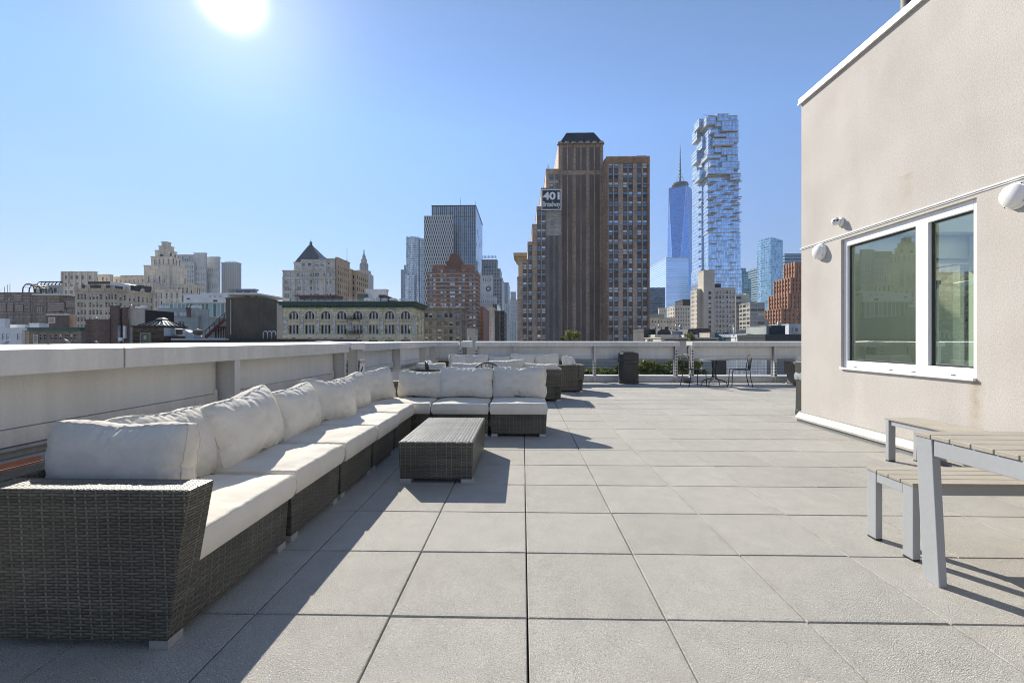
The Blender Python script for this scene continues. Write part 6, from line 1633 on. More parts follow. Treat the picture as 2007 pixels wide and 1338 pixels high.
# ---- grey brick building right of the stone one
b = B('brick_building', 'grey brown brick building with white roof units right of the stone building', 'building', 873, 130)
cc = [(832.5, 838.5), (841, 847), (857, 864.5), (871, 877.5), (880.5, 887), (893.5, 901)]
b.block(826, 905, 604, 130, 12, masonry('grey_brown_brick', (.27, .25, .225), (.17, .16, .15), .9, .3), cols=cc, rows=[(613, 621.5), (630, 637.5), (644.5, 653.5), (659.5, 668)], pal='green', farpx=915, lip=0, side=(3, .3)); GB_ = MATS['grey_brown_brick']
x0, x1 = X_(826, 129.5), X_(905.4, 129.5); yb = Yat(915, X_(905, 130))
for p_, q_, o in ((604.5, 602, .55), (608.5, 607, .25), (627, 625.5, .35), (642, 641, .15)): b.part(MB().box(x0, x1 + o, 130 - o, 129.99, Z_(p_, 129.5), Z_(q_, 129.5)).box(X_(905, 130) + .01, X_(905, 130) + o, 130, yb, Z_(p_, 129.5), Z_(q_, 129.5)), 'cornice', GB_)
b.done()
jumble(['%s white roof unit from the left on the grey brown brick building' % ORD[i] for i in range(6)], 'rooftop_unit', 'vent unit', 838, 903, 603, 133, 6, 44, ['white', 'white_roof', 'galv'], 10, 2, 'roof units on the grey brown brick building')
b = B('low_building', 'small cream roof block with cluttered ducts in front of the red brick tower', 'building', 918, 120); b.block(915, 931, 644, 120, 8, surf('cream_block', (.5, .46, .38), .8, .1), lip=.08, lipz=.1); b.done()
jumble(['%s grey duct from the left beside the small cream roof block' % ORD[i] for i in range(4)], 'roof_duct', 'duct', 916, 936, 668, 112, 4, 61, ['galv', 'sash_grey', 'white'], 16, 2, 'ducts by the cream roof block')

# ---- the street canyon in the middle
b = B('stepped_tower', 'grey stepped office tower with a row of roof posts beyond the red brick tower', 'tower', 965, 500)
GT = grid_glass('grey_window_grid', (.10, .12, .14), (.30, .315, .32), 3.0, 3.8, .5, .42, .4, .1, varr=.5)
b.block(944, 974, 510, 500, 30, GT, farpx=976, lip=.4, lipz=1.0, cols=cls(948, 972, 6, .5), rows=[(520, 532)], pal='darker', lipm=LIMEG); b.block(944, 980, 527, 498, 30, GT, farpx=983.5, lip=.4, lipm=LIMEG, name='setback'); b.block(944, 984, 545, 496, 30, GT, farpx=988.5, lip=.4, lipm=LIMEG, name='setback')
for k in range(10): x = X_(946.5 + 2.7 * k, 502); b.part(MB().box(x - .25, x + .25, 501.5, 502, Z_(505.5, 502), Z_(500.5, 502)), 'roof_post', SLATE)
b.part(MB().box(X_(945, 502), X_(974, 502), 501.6, 501.9, Z_(504.8, 502), Z_(503.8, 502)), 'roof_rail', SLATE); b.done()
b = B('clock_building', 'grey granite building with a round clock face below the stepped tower', 'building', 957, 420)
b.block(941, 965, 540, 420, 20, LIMEG, cols=cls(945, 963, 4, .4), rows=[(545, 552), (593, 600)], pal='mid', farpx=966, lip=.5); b.block(940, 972, 582, 418, 22, LIMEG, cols=cls(942, 970, 7, .45), rows=rws(587, 9, 3, 5), pal='mid', farpx=974, lip=.5, name='setback'); b.block(938, 978, 597, 416, 22, LIMEG, cols=cls(940, 976, 8, .4), rows=rws(603, 9, 6, 5), pal='mid', farpx=981, lip=.6, name='setback')
x, z = xz(957, 565.5, 419); ck = b.part(MB().lathe([(2.4, 0), (2.4, -.3), (2.0, -.32), (.001, -.32)], (x, 419.9, z), 24, axis='y'), 'clock', SLATE); b.part(MB().lathe([(1.3, -.33), (.001, -.34)], (x, 419.9, z), 20, axis='y'), 'clock_dial', LIMEG, parent=ck); b.done()
b = B('brick_building', 'narrow plain red brown flank wall in the street gap beside the red brick tower', 'building', 950, 240); b.block(938, 947, 602.5, 240, 20, REDB, farpx=959, lip=.2); b.done()
b = B('office_building', 'tall pale columned building halfway down the narrow street', 'building', 967, 300); b.block(955, 968, 604, 300, 26, LIME, farpx=975, side=(4, .4), rows=rws(611, 11, 6, 7), pal='darker', lip=.4); b.done()
b = B('office_building', 'green glass building in shade down the narrow street', 'building', 974, 340); b.block(966, 974.5, 597, 340, 40, grid_glass('green_glass', (.05, .10, .10), (.12, .18, .17), 2, 3.6, .1, .12, .15, .4), farpx=981, lip=.3); b.done()
b = B('loft_building', 'dark loft building with iron fire escapes down the narrow street', 'building', 985, 190)
b.block(970, 978, 611, 190, 25, surf('dark_iron_front', (.05, .052, .055), .7, .2), farpx=None, lip=.2); b.block(978.2, 988, 611, 205, 20, surf('dark_iron_front', (.05, .052, .055), .7, .2), cols=cls(979, 987, 3, .5), rows=rws(616, 9, 6, 5.5), pal='mid', farpx=993, lip=.2, side=(3, .4)); b.done()
b = B('office_tower', 'pale blue glass tower far down the narrow street', 'tower', 990, 1000); b.block(975, 996.5, 554, 1000, 30, DKG, farpx=999.5, lip=.5); b.block(984, 999, 596, 700, 30, grid_glass('pale_window_grid', (.2, .24, .28), (.42, .44, .46), 2.8, 3.6, .4, .35, .4, .1), lip=.4, name='setback'); b.done()
b = B('office_tower', 'slender hazy tower with a narrower top far down the narrow street', 'tower', 1006, 1300); HZ_ = grid_glass('hazy_window_grid', (.14, .18, .22), (.34, .36, .38), 3, 3.8, .42, .35, .4, .1); b.block(1000.5, 1011, 572, 1300, 30, HZ_, lip=.5); b.block(999.5, 1013.5, 587.5, 1290, 40, HZ_, lip=.5, name='setback'); b.block(997, 1012, 630, 800, 40, HZ_, lip=.4, name='setback'); b.done()

# ---- the big brown tower with the address sign
b = B('brown_tower', 'tall brown brick tower stepping up from the left with a dark mansard roof', 'tower', 1140, 150)
W1 = rws(404.2 + 17.25 * 0, 17.25, 15, 10.5)
lw = [(1024.5, 1032), (1035.5, 1043), (1050.5, 1058), (1062, 1069.5)]
RT = [1278, 1226, 1174, 1122, 1070, 1018, 966, 912, 860, 806, 752, 700, 649, 597, 543]
rwA = sorted([(240 + t / 3.04 - 5, 240 + t / 3.04 + 5.2) for t in RT])
ST = [(1013.8, 1026.2, 544.5, (0,)), (1026.3, 1034.3, 511, (0, 1)), (1034.5, 1045.8, 476, (1,)), (1046, 1052.4, 441.5, ()), (1052.5, 1061, 407, ()), (1061.1, 1070, 372, ())]
BW = MB()
edges = [1013.8, 1033.9, 1046.8, 1060.2, 1070.2]
tops = [(1013.8, 1023.3, 544.5), (1023.5, 1034.4, 510), (1034.6, 1043.0, 476), (1043.2, 1052, 441.6), (1052.2, 1060.6, 407), (1060.8, 1070.2, 371)]
colsof = {0: [], 1: [(1025, 1032.4)], 2: [(1035.6, 1042.8)], 3: [], 4: [(1050.5, 1058)], 5: [(1061.8, 1069.4)]}
colsof = {0: [], 1: [(1025, 1032.4)], 2: [(1035.6, 1042.6)], 3: [], 4: [(1053, 1060)], 5: [(1062, 1069.4)]}
for i, (a, c, t) in enumerate(tops):
    b.block(a, c, t, 150, 26, BR, cols=colsof[i], rows=[r for r in rwA if r[0] > t + 6], pal='dark', name='step', lip=.12, lipz=.35, strips=BRD if colsof[i] else None, rec=.22)
b.block(1070.4, 1094.4, 334, 150.6, 26, BR, cols=[(1077, 1084.8), (1088.5, 1096 - 2)], rows=[(343, 354), (360.5, 370)], pal='dark', name='step', lip=.12, lipz=.35)
b.part(MB().box(X_(1070.6, 150.5), X_(1099.5, 150.5), 150.35, 150.58, Z_(462, 150.5), Z_(413, 150.5)), 'pale_patch', BRG); b.part(MB().box(X_(1070.6, 150.5), X_(1099.5, 150.5), 150.40, 150.58, GZ, Z_(462.2, 150.5)), 'painted_patch', surf('faded_grey_paint', (.26, .24, .21), .85, .2, .15, 2, streak=.5))
for q in ((1077, 1083.5), (1088.5, 1094.5)): b.part(MB().box(X_(q[0], 150.3), X_(q[1], 150.3), 150.30, 150.39, GZ, Z_(463, 150.3)), 'blind_strip', surf('faded_dark_strip', (.16, .145, .135), .85, .2, .15, 2, streak=.4))
b.block(1094.6, 1182.3, 281.5, 152.5, 24, BR, name='shaft', lip=0)
mb = MB()
for a, c in ((313, 337), (347, 370), (393, 417), (427, 450), (473, 497), (507, 532)):
    qa, qc = 1000 + a / 3.04, 1000 + c / 3.04
    b.part(MB().box(X_(qa, 152.4), X_(qc, 152.4), 152.30, 152.49, Z_(334.5, 152.4), Z_(290.5, 152.4)), 'blind_strip', BRD); b.part(MB().box(X_(qa, 152.4), X_(qc, 152.4), 152.30, 152.49, GZ, Z_(344, 152.4)), 'blind_strip', BRD)
for a in (300, 340.5, 381, 421, 461, 501, 541): 
    qa = 1000 + a / 3.04; b.part(MB().box(X_(qa - 1.1, 152.2), X_(qa + 1.1, 152.2), 152.12, 152.49, Z_(335, 152), Z_(281, 152)), 'buttress', BR); b.part(MB().box(X_(qa - .8, 152.2), X_(qa + .8, 152.2), 152.22, 152.49, GZ, Z_(344, 152)), 'buttress', BR)
for a in range(7): q = 1097.5 + 13.5 * a; b.part(MB().lathe([(1.05, 0), (1.05, .5), (.7, .95), (.001, 1.1)], (X_(q, 152.3), 152.35, Z_(284, 152)), 8), 'crest', BR)
x0, x1, y0, y1 = X_(1097, 152.6), X_(1181.5, 152.6), 152.8, 176; zt = Z_(281, 152.6)
b.part(MB().prism([(x0, y0), (x1, y0), (x1, y1), (x0, y1)], zt + .01, Z_(260.5, 155), top=[(X_(1111, 155), 155.5), (X_(1164, 155), 155.5), (X_(1164, 155), 172), (X_(1111, 155), 172)]), 'mansard_roof', SLATE)
mb = MB()
for k in range(26):
    f = k / 25; mb.beam((x0 + (x1 - x0) * f, y0 - .02, zt), (X_(1111, 155) + (X_(1164, 155) - X_(1111, 155)) * f, 155.48, Z_(260.5, 155)), .1, .1)
b.part(mb, 'roof_seam', SLATE)
# right wing projecting towards the camera
rwB = [(240 + (265 + 56.4 * k) / 3.04 - 5.6, 240 + (265 + 56.4 * k) / 3.04 + 5.4) for k in range(19)]
cB = [(1193, 1201.3), (1203.7, 1212), (1221, 1229.4), (1231.8, 1240.2), (1249, 1257.6), (1260, 1268.5)]
b.block(1188.7, 1273, 311, 146, 26, BR, cols=cB, rows=rwB, pal='dark', farpx=1180.5, side=(3, .38), name='right_wing', lip=.1, lipz=.4, strips=BRD, rec=.22)
b.part(MB().box(X_(1188.2, 145.8), X_(1191, 145.8), 145.7, 145.98, GZ, Z_(312, 145.8)).box(X_(1269.5, 145.8), X_(1273.4, 145.8), 145.7, 145.98, GZ, Z_(312, 145.8)).box(X_(1191.1, 145.8), X_(1269.4, 145.8), 145.7, 145.98, Z_(322, 145.8), Z_(312, 145.8)), 'orange_trim', masonry('orange_brick', (.33, .19, .11), (.2, .14, .1), .9, .3))
b.part(MB().box(X_(1182.5, 160), X_(1192, 160), 158.2, 170, GZ, Z_(318, 160)), 'link_wall', BR)
for k in range(4): x = X_(1249 + 4.6 * k, 150); b.part(MB().box(x, x + .55, 150, 150.6, Z_(311, 150), Z_(307.5, 150)), 'roof_unit', M['sash_dark'])
b.done()
sg = thing('address_sign', 'large dark framed sign with white numerals on the brown brick tower', 'sign', (X_(1080.8, 149.4), 149.4, Z_(392, 149.4)))
hw = (X_(1100.3, 149.4) - X_(1061.3, 149.4)) / 2; hh = (Z_(371.5, 149.4) - Z_(411.8, 149.4)) / 2
MB().box(-hw, hw, .02, .35, -hh, hh).build('panel', surf('sign_slate', (.035, .045, .055), .6, .1, .3), sg)
f = .28; mb = MB(); mb.box(-hw, hw, -.08, .018, hh - f, hh).box(-hw, hw, -.08, .018, -hh, -hh + f).box(-hw, -hw + f, -.08, .018, -hh + f + .002, hh - f - .002).box(hw - f, hw, -.08, .018, -hh + f + .002, hh - f - .002); mb.build('frame', surf('sign_frame', (.74, .75, .76), .6, .08, .4), sg)
SL = surf('sign_letters', (.80, .81, .82), .6, .08, .6)
text_mesh('401', 3.55, SL, 'numerals', sg, (-.05, .0, 1.25), (R(90), 0, 0), .05, .12, fit=(5.5, 2.6)); text_mesh('Broadway', 1.95, SL, 'lettering', sg, (.02, .0, -1.7), (R(90), 0, 0), .05, .015, fit=(5.75, 2.3))
for k in range(3): x = X_(1076 + .5 * k, 155); 
t_ = thing('roof_mast', 'thin mast on the step of the brown tower above the sign', 'mast', (X_(1075.5, 156), 156, Z_(334, 156))); MB().tube([(0, 0, 0), (0, 0, 3.4)], .07, 5).tube([(-.4, 0, 0), (-.4, 0, 2)], .05, 5).build('rod', M['black_metal'], t_)
b = B('stone_building', 'narrow cream stone building with a flaring column-like cornice left of the brown tower', 'building', 1021, 185)
b.block(1016, 1030, 500, 185, 12, surf('cream_stone', (.50, .42, .28), .8, .12, .3, 3, streak=.2), lip=0); CS = MATS['cream_stone']
for p_, q_, o in ((511, 507.5, .5), (507.4, 503, 1.1), (502.9, 499.5, 1.7), (499.4, 497, 2.0)): b.part(MB().box(X_(1016, 185) - o, X_(1030, 185) + o, 185 - o, 197, Z_(p_, 185), Z_(q_, 185)), 'cornice', CS)
for k in range(8): x = X_(1010 + 3.1 * k, 183); b.part(MB().box(x, x + .28, 183.0, 183.35, Z_(504.5, 183), Z_(502.8, 183)), 'dentil', BRD)
b.done()

# ---- the supertall with the spire
b = B('glass_skyscraper', 'very tall tapering blue glass skyscraper with a long spire', 'skyscraper', 1332, 1200)
SG_ = grid_glass('blue_tower_glass', (.13, .30, .66), (.22, .40, .70), 7.5, 4.2, .05, .10, .12, .85, varr=.16)
SPM = surf('dark_spire_steel', (.045, .06, .085), .6, .1, .1)
YC = 1232; xc, _z = xz(1333, 667, YC); zt, zb = Z_(374, YC), Z_(640, YC)
hb, ht = 37, 33; a0 = R(8)
bot = [(hb * math.cos(a0 + R(45 + 90 * k)), hb * math.sin(a0 + R(45 + 90 * k))) for k in range(4)]; top = [(ht * math.cos(a0 + R(90 * k + 90)), ht * math.sin(a0 + R(90 * k + 90))) for k in range(4)]
# eight tall triangles
vs_ = [(xc + p[0], YC + p[1], zb) for p in bot] + [(xc + p[0], YC + p[1], zt) for p in top]
fs = []
for k in range(4):
    fs.append((k, (k + 1) % 4, 4 + k)); fs.append((4 + k, (k + 1) % 4, 4 + (k + 1) % 4))
fs.append((4, 5, 6, 7))
mb = MB(); mb.add(vs_, fs); mb.prism([(xc + p[0], YC + p[1]) for p in bot], GZ, zb); b.part(mb, 'glass_shaft', SG_)
mb = MB()
for k in range(4):
    mb.beam(vs_[k], vs_[4 + k], .9, .9); mb.beam(vs_[(k + 1) % 4], vs_[4 + k], .9, .9)
b.part(mb, 'corner_edge', surf('steel_edge', (.50, .56, .62), .3, .05, metal=.4))
b.part(MB().prism([(xc + p[0] * .98, YC + p[1] * .98) for p in top], zt, zt + 2).lathe([(18, 2), (18, 5), (16, 5), (16, 9), (22, 9.5), (22, 11), (16, 11.2), (16, 13), (21, 13.5), (21, 15), (10, 15.2), (3, 16)], (xc, YC, zt), 24), 'roof_ring', SPM)
zsx = zt + 15; ztop = Z_(284, YC); H_ = ztop - zsx; prof = [(4.2, 0), (2.6, H_ * .12)]
for k in range(9): f = .15 + .085 * k; r = 2.6 * (1 - f) + .45; prof += [(r, H_ * f), (r * 1.45, H_ * (f + .006)), (r * 1.45, H_ * (f + .018)), (r, H_ * (f + .024))]
prof += [(.35, H_ * .97), (.001, H_)]; b.part(MB().lathe(prof, (xc, YC, zsx), 10), 'spire', SPM)
mb = MB()
for k in range(6): a = math.pi * 2 * k / 6; mb.tube([(xc + 15 * math.cos(a), YC + 15 * math.sin(a), zsx - 2), (xc, YC, zsx + H_ * .3)], .25, 4)
b.part(mb, 'stay_cable', SPM); b.done()
# ---- striped blue block before it
b = B('glass_tower', 'blue glass block with fine horizontal stripes before the tapering skyscraper', 'tower', 1320, 900)
ST_ = grid_glass('striped_blue_glass', (.42, .60, .90), (.60, .70, .86), 400, 4.1, .0, .30, .12, .6, varr=.1)
b.block(1305.7, 1349.6, 507, 900, 60, ST_, farpx=1273, lip=.4, lipz=1, lipm=LIMEG); b.done()
b = B('glass_tower', 'dark block standing for a reflection low in the striped blue block', 'tower', 1288, 700); b.block(1262, 1304, 565, 700, 40, grid_glass('dark_reflection_glass', (.05, .08, .13), (.10, .14, .2), 3, 4, .08, .2, .1, .5), lip=.4); b.done()  # separate block added to stand for a dark reflection in the blue glass

# ---- the stacked glass apartment tower
b = B('stacked_tower', 'tall glass apartment tower of shifted stacked boxes and jutting balconies', 'skyscraper', 1410, 450)
SGL = grid_glass('stacked_glass', (.42, .58, .78), (.46, .54, .62), 1.7, 3.75, .17, .05, .08, .8, varr=.28)
SLB = surf('pale_floor_slab', (.44, .425, .40), .7, .08, .1, 2)
Y = 450; rr_ = random.Random(12)
def sbox(pa, pc, pt, pb, dy=0.0, dep=26.0, name='stacked_box', nofl=False):
    y = Y + dy; x0, x1 = X_(pa, y), X_(pc, y); z1, z0 = Z_(pt, y), Z_(pb, y)
    mb = MB(); mb.box(x0 + .25, x1 - .25, y + .25, y + dep, z0 + .01, z1 - .01); o = b.part(mb, name, SGL)
    m2 = MB(); n = max(1, round((z1 - z0) / 3.9))
    for k in range(n + 1):
        z = z0 + (z1 - z0) * k / n; t = .62 if k in (0, n) else .24; m2.box(x0, x1, y, y + dep + .2, z - t / 2, z + t / 2)
    b.part(m2, 'floor_slab', SLB, parent=o)
    return o
# core down to the street, in four lengths that widen slightly
for (pa, pc, pt, pb, dy) in ((1388, 1446, 232, 295, 2), (1388, 1447, 295, 352, 1.8), (1387, 1448.5, 352, 400.5, 1.4), (1387, 1450, 400.5, 458.5, 1.0), (1388, 1452, 458.5, 530, .7), (1388, 1455, 530, 640, .4)):
    sbox(pa, pc, pt, pb, dy, 28, 'glass_length')
# lit west-facing slab on the left with its own balconies
for (pa, pc, pt, pb) in ((1377, 1387.5, 285, 350), (1375, 1386.8, 350, 400), (1374.5, 1386.8, 400, 530), (1373, 1387, 530, 600)):
    sbox(pa, pc, pt, pb, 14, 26, 'glass_length')
# shifted boxes near the top
for (a, c, t, u, dy) in ((428, 580, 88, 172, -2), (560, 637, 112, 172, 0), (290, 420, 126, 215, -1), (485, 705, 178, 300, -1.5), (400, 490, 172, 240, -.5), (340, 410, 285, 322, -2), (545, 707, 330, 440, -1.0), (390, 545, 340, 372, -2), (380, 645, 402, 478, -3), (485, 697, 515, 600, -1), (400, 490, 500, 570, 0), (300, 480, 600, 640, -.5), (485, 718, 690, 778, -1.5), (340, 420, 700, 738, -2), (310, 645, 762, 838, -3.2), (590, 730, 845, 920, -1.2), (560, 665, 600, 690, -.4)):
    sbox(1340 + a / 6.53, 1340 + c / 6.53, 215 + t / 6.53, 215 + u / 6.53, dy, 18)
for (a, c, t, u, dy) in ((168, 262, 262, 400, 18), (195, 292, 150, 240, 10), (232, 302, 372, 512, 12), (165, 272, 548, 680, 19), (230, 290, 650, 752, 14), (165, 255, 762, 876, 18), (200, 312, 790, 905, 8)):
    sbox(1340 + a / 6.53, 1340 + c / 6.53, 215 + t / 6.53, 215 + u / 6.53, dy, 14)
mb = MB(); x, z = xz(1394, 226, Y)
mb.beam((X_(1383, Y), Y + 6, Z_(224.5, Y)), (X_(1424, Y), Y + 6, Z_(227.5, Y)), .25, .4)
for k in range(10): q = 1394 + 3 * k; mb.box(X_(q, Y), X_(q, Y) + .5, Y + 5, Y + 6.2, Z_(229, Y), Z_(226 + (k % 3) * .5, Y))
b.part(mb, 'roof_crane', SLATE)
# balconies floor by floor, in the staggered order of the photograph
fl = 345.0; k = 0
while fl < 640:
    z = Z_(fl, Y); ph = k % 4
    spots = {0: [(1404, 1415), (1436, 1450)], 1: [(1419, 1430), (1430, 1438)], 2: [(1391, 1406), (1440, 1453)], 3: [(1414, 1424), (1432, 1444)]}[ph]
    for (q, w) in (spots if fl < 440 else spots[k % 2:k % 2 + 1]):
        x0, x1 = X_(q, Y), X_(w, Y); o = b.part(MB().box(x0, x1, Y - (2.4 if fl < 440 else 1.5), Y + .9, z - .2, z + .1), 'balcony', SLB)
    if k % 2 == 0:
        x1 = X_(1454.5, Y); b.part(MB().box(x1 - 2.5, x1 + 1.2, Y + 4 + (k % 3) * 4, Y + 9 + (k % 3) * 4, z - .28, z + .12), 'balcony', SLB)
    if k % 2 == 1:
        x0 = X_(1374.5, Y + 18); b.part(MB().box(x0 - 3.0, x0 + 1, Y + 16, Y + 22, z - .28, z + .12), 'balcony', SLB)
        if fl < 470: x0 = X_(1388, Y); b.part(MB().box(x0 - 2.0, x0 + 6, Y - 2.0, Y + 3.0, z + 1.6, z + 2.0), 'balcony', SLB)
    fl += 7.45; k += 1
b.done()
b = B('glass_tower', 'teal glass block with a stepped top right of the stacked tower', 'tower', 1462, 520); TG = grid_glass('teal_grid_glass', (.10, .20, .24), (.30, .40, .42), 3.2, 3.8, .10, .12, .1, .5, varr=.4)
b.block(1448, 1467, 535, 520, 30, TG, lip=.3); b.block(1467.2, 1472, 548, 522, 30, TG, lip=.3); b.block(1448, 1462, 528, 528, 20, TG, lip=.3); b.done()

# ---- mid-rise blocks in front of it
b = B('concrete_building', 'warm grey concrete building with a blank lift tower and square windows', 'building', 1400, 190)
b.block(1379, 1400.5, 531.5, 190, 10, CONCR, cols=[(1388.5, 1394)], rows=rws(572, 9.3, 9, 6), pal='darker', farpx=1368, lip=.12, lipz=.2, name='lift_tower')
b.block(1400.7, 1441, 566, 191, 10, CONCR, cols=[(1402.5, 1406.5), (1409, 1413), (1415.5, 1419.5), (1422.5, 1426.5), (1429, 1433), (1435.5, 1439.5)], rows=rws(571, 9.3, 9, 5.6), pal='dark', lip=.15, lipz=.3)
b.block(1366, 1378.8, 568, 192.5, 10, CONCR, cols=(), rows=rws(571, 8.6, 9, 5), side=(5, .35), pal='darker', farpx=1353.5, lip=.12, lipz=.2, name='wing'); b.part(MB().box(X_(1402, 193), X_(1413, 193), 193, 196, Z_(567, 193), Z_(557, 193)), 'plant_room', M['sash_dark']); b.done()
b = B('loft_building', 'ribbon windowed concrete loft building lit on its left end', 'building', 1475, 210)
RBC = surf('ribbon_concrete', (.40, .375, .32), .8, .1, .1, 2, streak=.25)
b.block(1470, 1499, 595, 210, 14, RBC, cols=[(1471, 1484), (1485, 1498)], rows=[(596.5, 602), (605.5, 610.5), (614, 619), (622, 627), (630.5, 636), (639, 644)], pal='mid', farpx=1442, side=(4, .78), bars=5, kind='band', lip=.15, lipz=.3, rec=.2)
b.block(1499.2, 1507, 628, 211, 12, RBC, cols=[(1500, 1506)], rows=[(631, 636), (639, 644)], pal='mid', bars=3, kind='band', lip=.15, lipz=.3); b.block(1441.5, 1462, 579.5, 222, 10, CONCR, cols=[(1443, 1453)], rows=[(582, 587), (592, 597)], pal='darker', lip=.15, lipz=.3, name='rear_block'); b.part(MB().box(X_(1462, 222), X_(1468, 222), 222, 226, GZ, Z_(576.5, 222)), 'stair_tower', CONCR); b.done()
b = B('office_building', 'cream mid rise with lit end walls at the foot of the striped blue block', 'building', 1320, 260)
b.block(1322, 1353, 601, 260, 20, CREAMC, cols=cls(1323, 1352, 6, .45), rows=rws(604, 7.5, 5, 4.2), pal='dark', farpx=1308, side=(4, .4), lip=.2, lipz=.4); b.block(1291.5, 1306, 605.5, 285, 14, CREAMC, farpx=1290, cols=cls(1293, 1305, 3, .35), rows=[(608, 613)], pal='dark', lip=.2); b.block(1338, 1353, 589, 285, 14, M['sash_dark'], lip=.2, name='plant_room'); b.done()
b = B('office_building', 'low grey classical building with a row of small attic windows', 'building', 1300, 220)
b.block(1262, 1325, 625, 220, 14, GREYST, cols=cls(1276, 1324, 8, .32), rows=[(628.5, 632.5), (641, 646)], pal='darker', lip=.5, lipz=.5); b.block(1262, 1302, 617.5, 226, 8, GREYW, lip=.1, name='attic'); b.done()
b = B('glass_tower', 'slanted pale blue glass tower at the right beside the stucco wall', 'tower', 1520, 700)
FG = grid_glass('pale_blue_glass', (.24, .40, .52), (.42, .54, .62), 3.4, 4.0, .05, .10, .07, .65, varr=.3)
x0, x1, xm = X_(1503.5, 700), X_(1538.5, 700), X_(1512, 700); mb = MB()
mb.add([(xm, 700, GZ), (x1, 706, GZ), (x1, 730, GZ), (x0, 730, GZ), (xm - 1.2, 700, Z_(467, 700)), (x1, 706, Z_(472, 700)), (x1, 730, Z_(472, 700)), (x0, 730, Z_(468, 700)), (x0, 718, GZ), (x0, 718, Z_(467, 700))], [(0, 1, 5, 4), (1, 2, 6, 5), (2, 3, 7, 6), (3, 8, 9, 7), (8, 0, 4, 9), (4, 5, 6, 7, 9)])
b.part(mb, 'glass_shaft', FG); b.done()
b = B('glass_tower', 'banded teal glass tower behind the left of the slanted glass tower', 'tower', 1494, 760); BT_ = grid_glass('banded_teal_glass', (.12, .20, .23), (.34, .41, .43), 400, 4.0, 0, .3, .15, .5); b.block(1495, 1506, 508, 760, 30, BT_, farpx=1486, lip=.3); b.block(1485, 1495.2, 527, 755, 30, BT_, lip=.3); b.done()
b = B('glass_tower', 'wide horizontally banded blue office tower meeting the stucco wall edge', 'tower', 1556, 800); b.block(1538, 1585, 500, 800, 40, grid_glass('banded_blue_glass', (.07, .12, .18), (.28, .35, .42), 400, 5.6, 0, .32, .15, .5), lip=.4); b.done()

# ---- salmon brick art deco stack
b = B('art_deco_building', 'salmon brick stepped building with vertical piers, sunlit on its left side', 'building', 1550, 300)
R_ = rws(524, 8.3, 14, 4.4)
for k, (fpx, e, t, dy, ns, rs) in enumerate(((1532, 1500.6, 607, 0, 6, R_[10:]), (1545, 1508, 577, .7, 7, R_[6:10]), (1550, 1518, 547, 1.4, 6, R_[3:6]), (1558, 1537.5, 517, 2.1, 4, R_[:2]))):
    x0, x1, zt, y1 = b.block(fpx, 1604, t, 300 + dy, 20, REDART, cols=cls(fpx + 2, 1602, 8, .3), rows=rs, pal='darker', farpx=e, side=(ns, .34), lip=.2, lipz=.4, name='tier', rec=.3)
    for q in range(ns + 1): y = 300 + dy + (y1 - 300 - dy) * q / ns; b.part(MB().box(x0 - .5, x0 - .01, y - .42, y + .42, GZ, zt + .7), 'pier', REDART)
    for q in range(9): x = x0 + (x1 - x0) * q / 8; b.part(MB().box(x - .38, x + .38, 299.6 + dy, 299.99 + dy, GZ, zt - .4), 'pier', REDART)
b.done()

# ---- near roofs along the bottom right
RF = M['tar']
b = B('low_building', 'low dark roofed building with a curved black gambrel roof', 'building', 1300, 80)
b.block(1284, 1330, 661, 80, 10, CONCR, lip=.05); b.block(1262, 1284, 650, 84, 8, M['tar'], lip=.05); xa, xb = X_(1286, 82), X_(1317, 82); mb = MB(); pr = [(xa, Z_(662, 82)), (xa + .3, Z_(649, 82)), (xa + .9, Z_(645.5, 82)), (xb - 1.0, Z_(644.5, 82)), (xb - .4, Z_(648, 82)), (xb, Z_(657, 82)), (xb, Z_(662, 82))]; n = len(pr)
mb.add([(p[0], 82, p[1]) for p in pr] + [(p[0], 90, p[1]) for p in pr], [tuple(range(n - 1, -1, -1)), tuple(range(n, 2 * n))] + [(i, (i + 1) % n, n + (i + 1) % n, n + i) for i in range(n)]); b.part(mb, 'gambrel_roof', M['sash_dark']); b.done()
b = B('low_building', 'long low grey building with a dentilled parapet just above the terrace edge', 'building', 1350, 60); b.block(1296, 1408, 663, 60, 8, CONCR, lip=.1, lipz=.12)
for k in range(40): x = X_(1303 + 2.6 * k, 59.9); b.part(MB().box(x, x + .09, 59.8, 59.98, Z_(667, 60), Z_(665, 60)), 'dentil', M['tar'])
b.done()
b = B('low_building', 'pale grey sheet metal roof building with a slanted black and white gable', 'building', 1345, 88)
b.block(1317, 1352, 650, 88, 8, surf('blue_grey_metal', (.30, .34, .37), .5, .1), lip=.05, lipz=.06); b.block(1346, 1368, 656, 84, 6, WHITEW, cols=[(1359.5, 1362)], rows=[(657.5, 660.5)], pal='darker', lip=.05, lipz=.06); xa, xb = X_(1346, 85), X_(1365, 85); mb = MB(); mb.add([(xa, 85, Z_(656, 85)), (xb, 85, Z_(656, 85)), (xb - .8, 85, Z_(645, 85)), (xa + .3, 85, Z_(645, 85)), (xa, 90, Z_(656, 85)), (xb, 90, Z_(656, 85)), (xb - .8, 90, Z_(645, 85)), (xa + .3, 90, Z_(645, 85))], [(0, 1, 2, 3), (1, 5, 6, 2), (3, 2, 6, 7), (0, 3, 7, 4)]); b.part(mb, 'gable_roof', M['sash_dark']); b.done()
b = B('low_building', 'brown flank wall below the concrete building', 'building', 1385, 100); b.block(1367, 1392, 648, 100, 8, BRN2, cols=[(1372, 1375)], rows=[(657, 660)], pal='white', lip=.05); b.done()
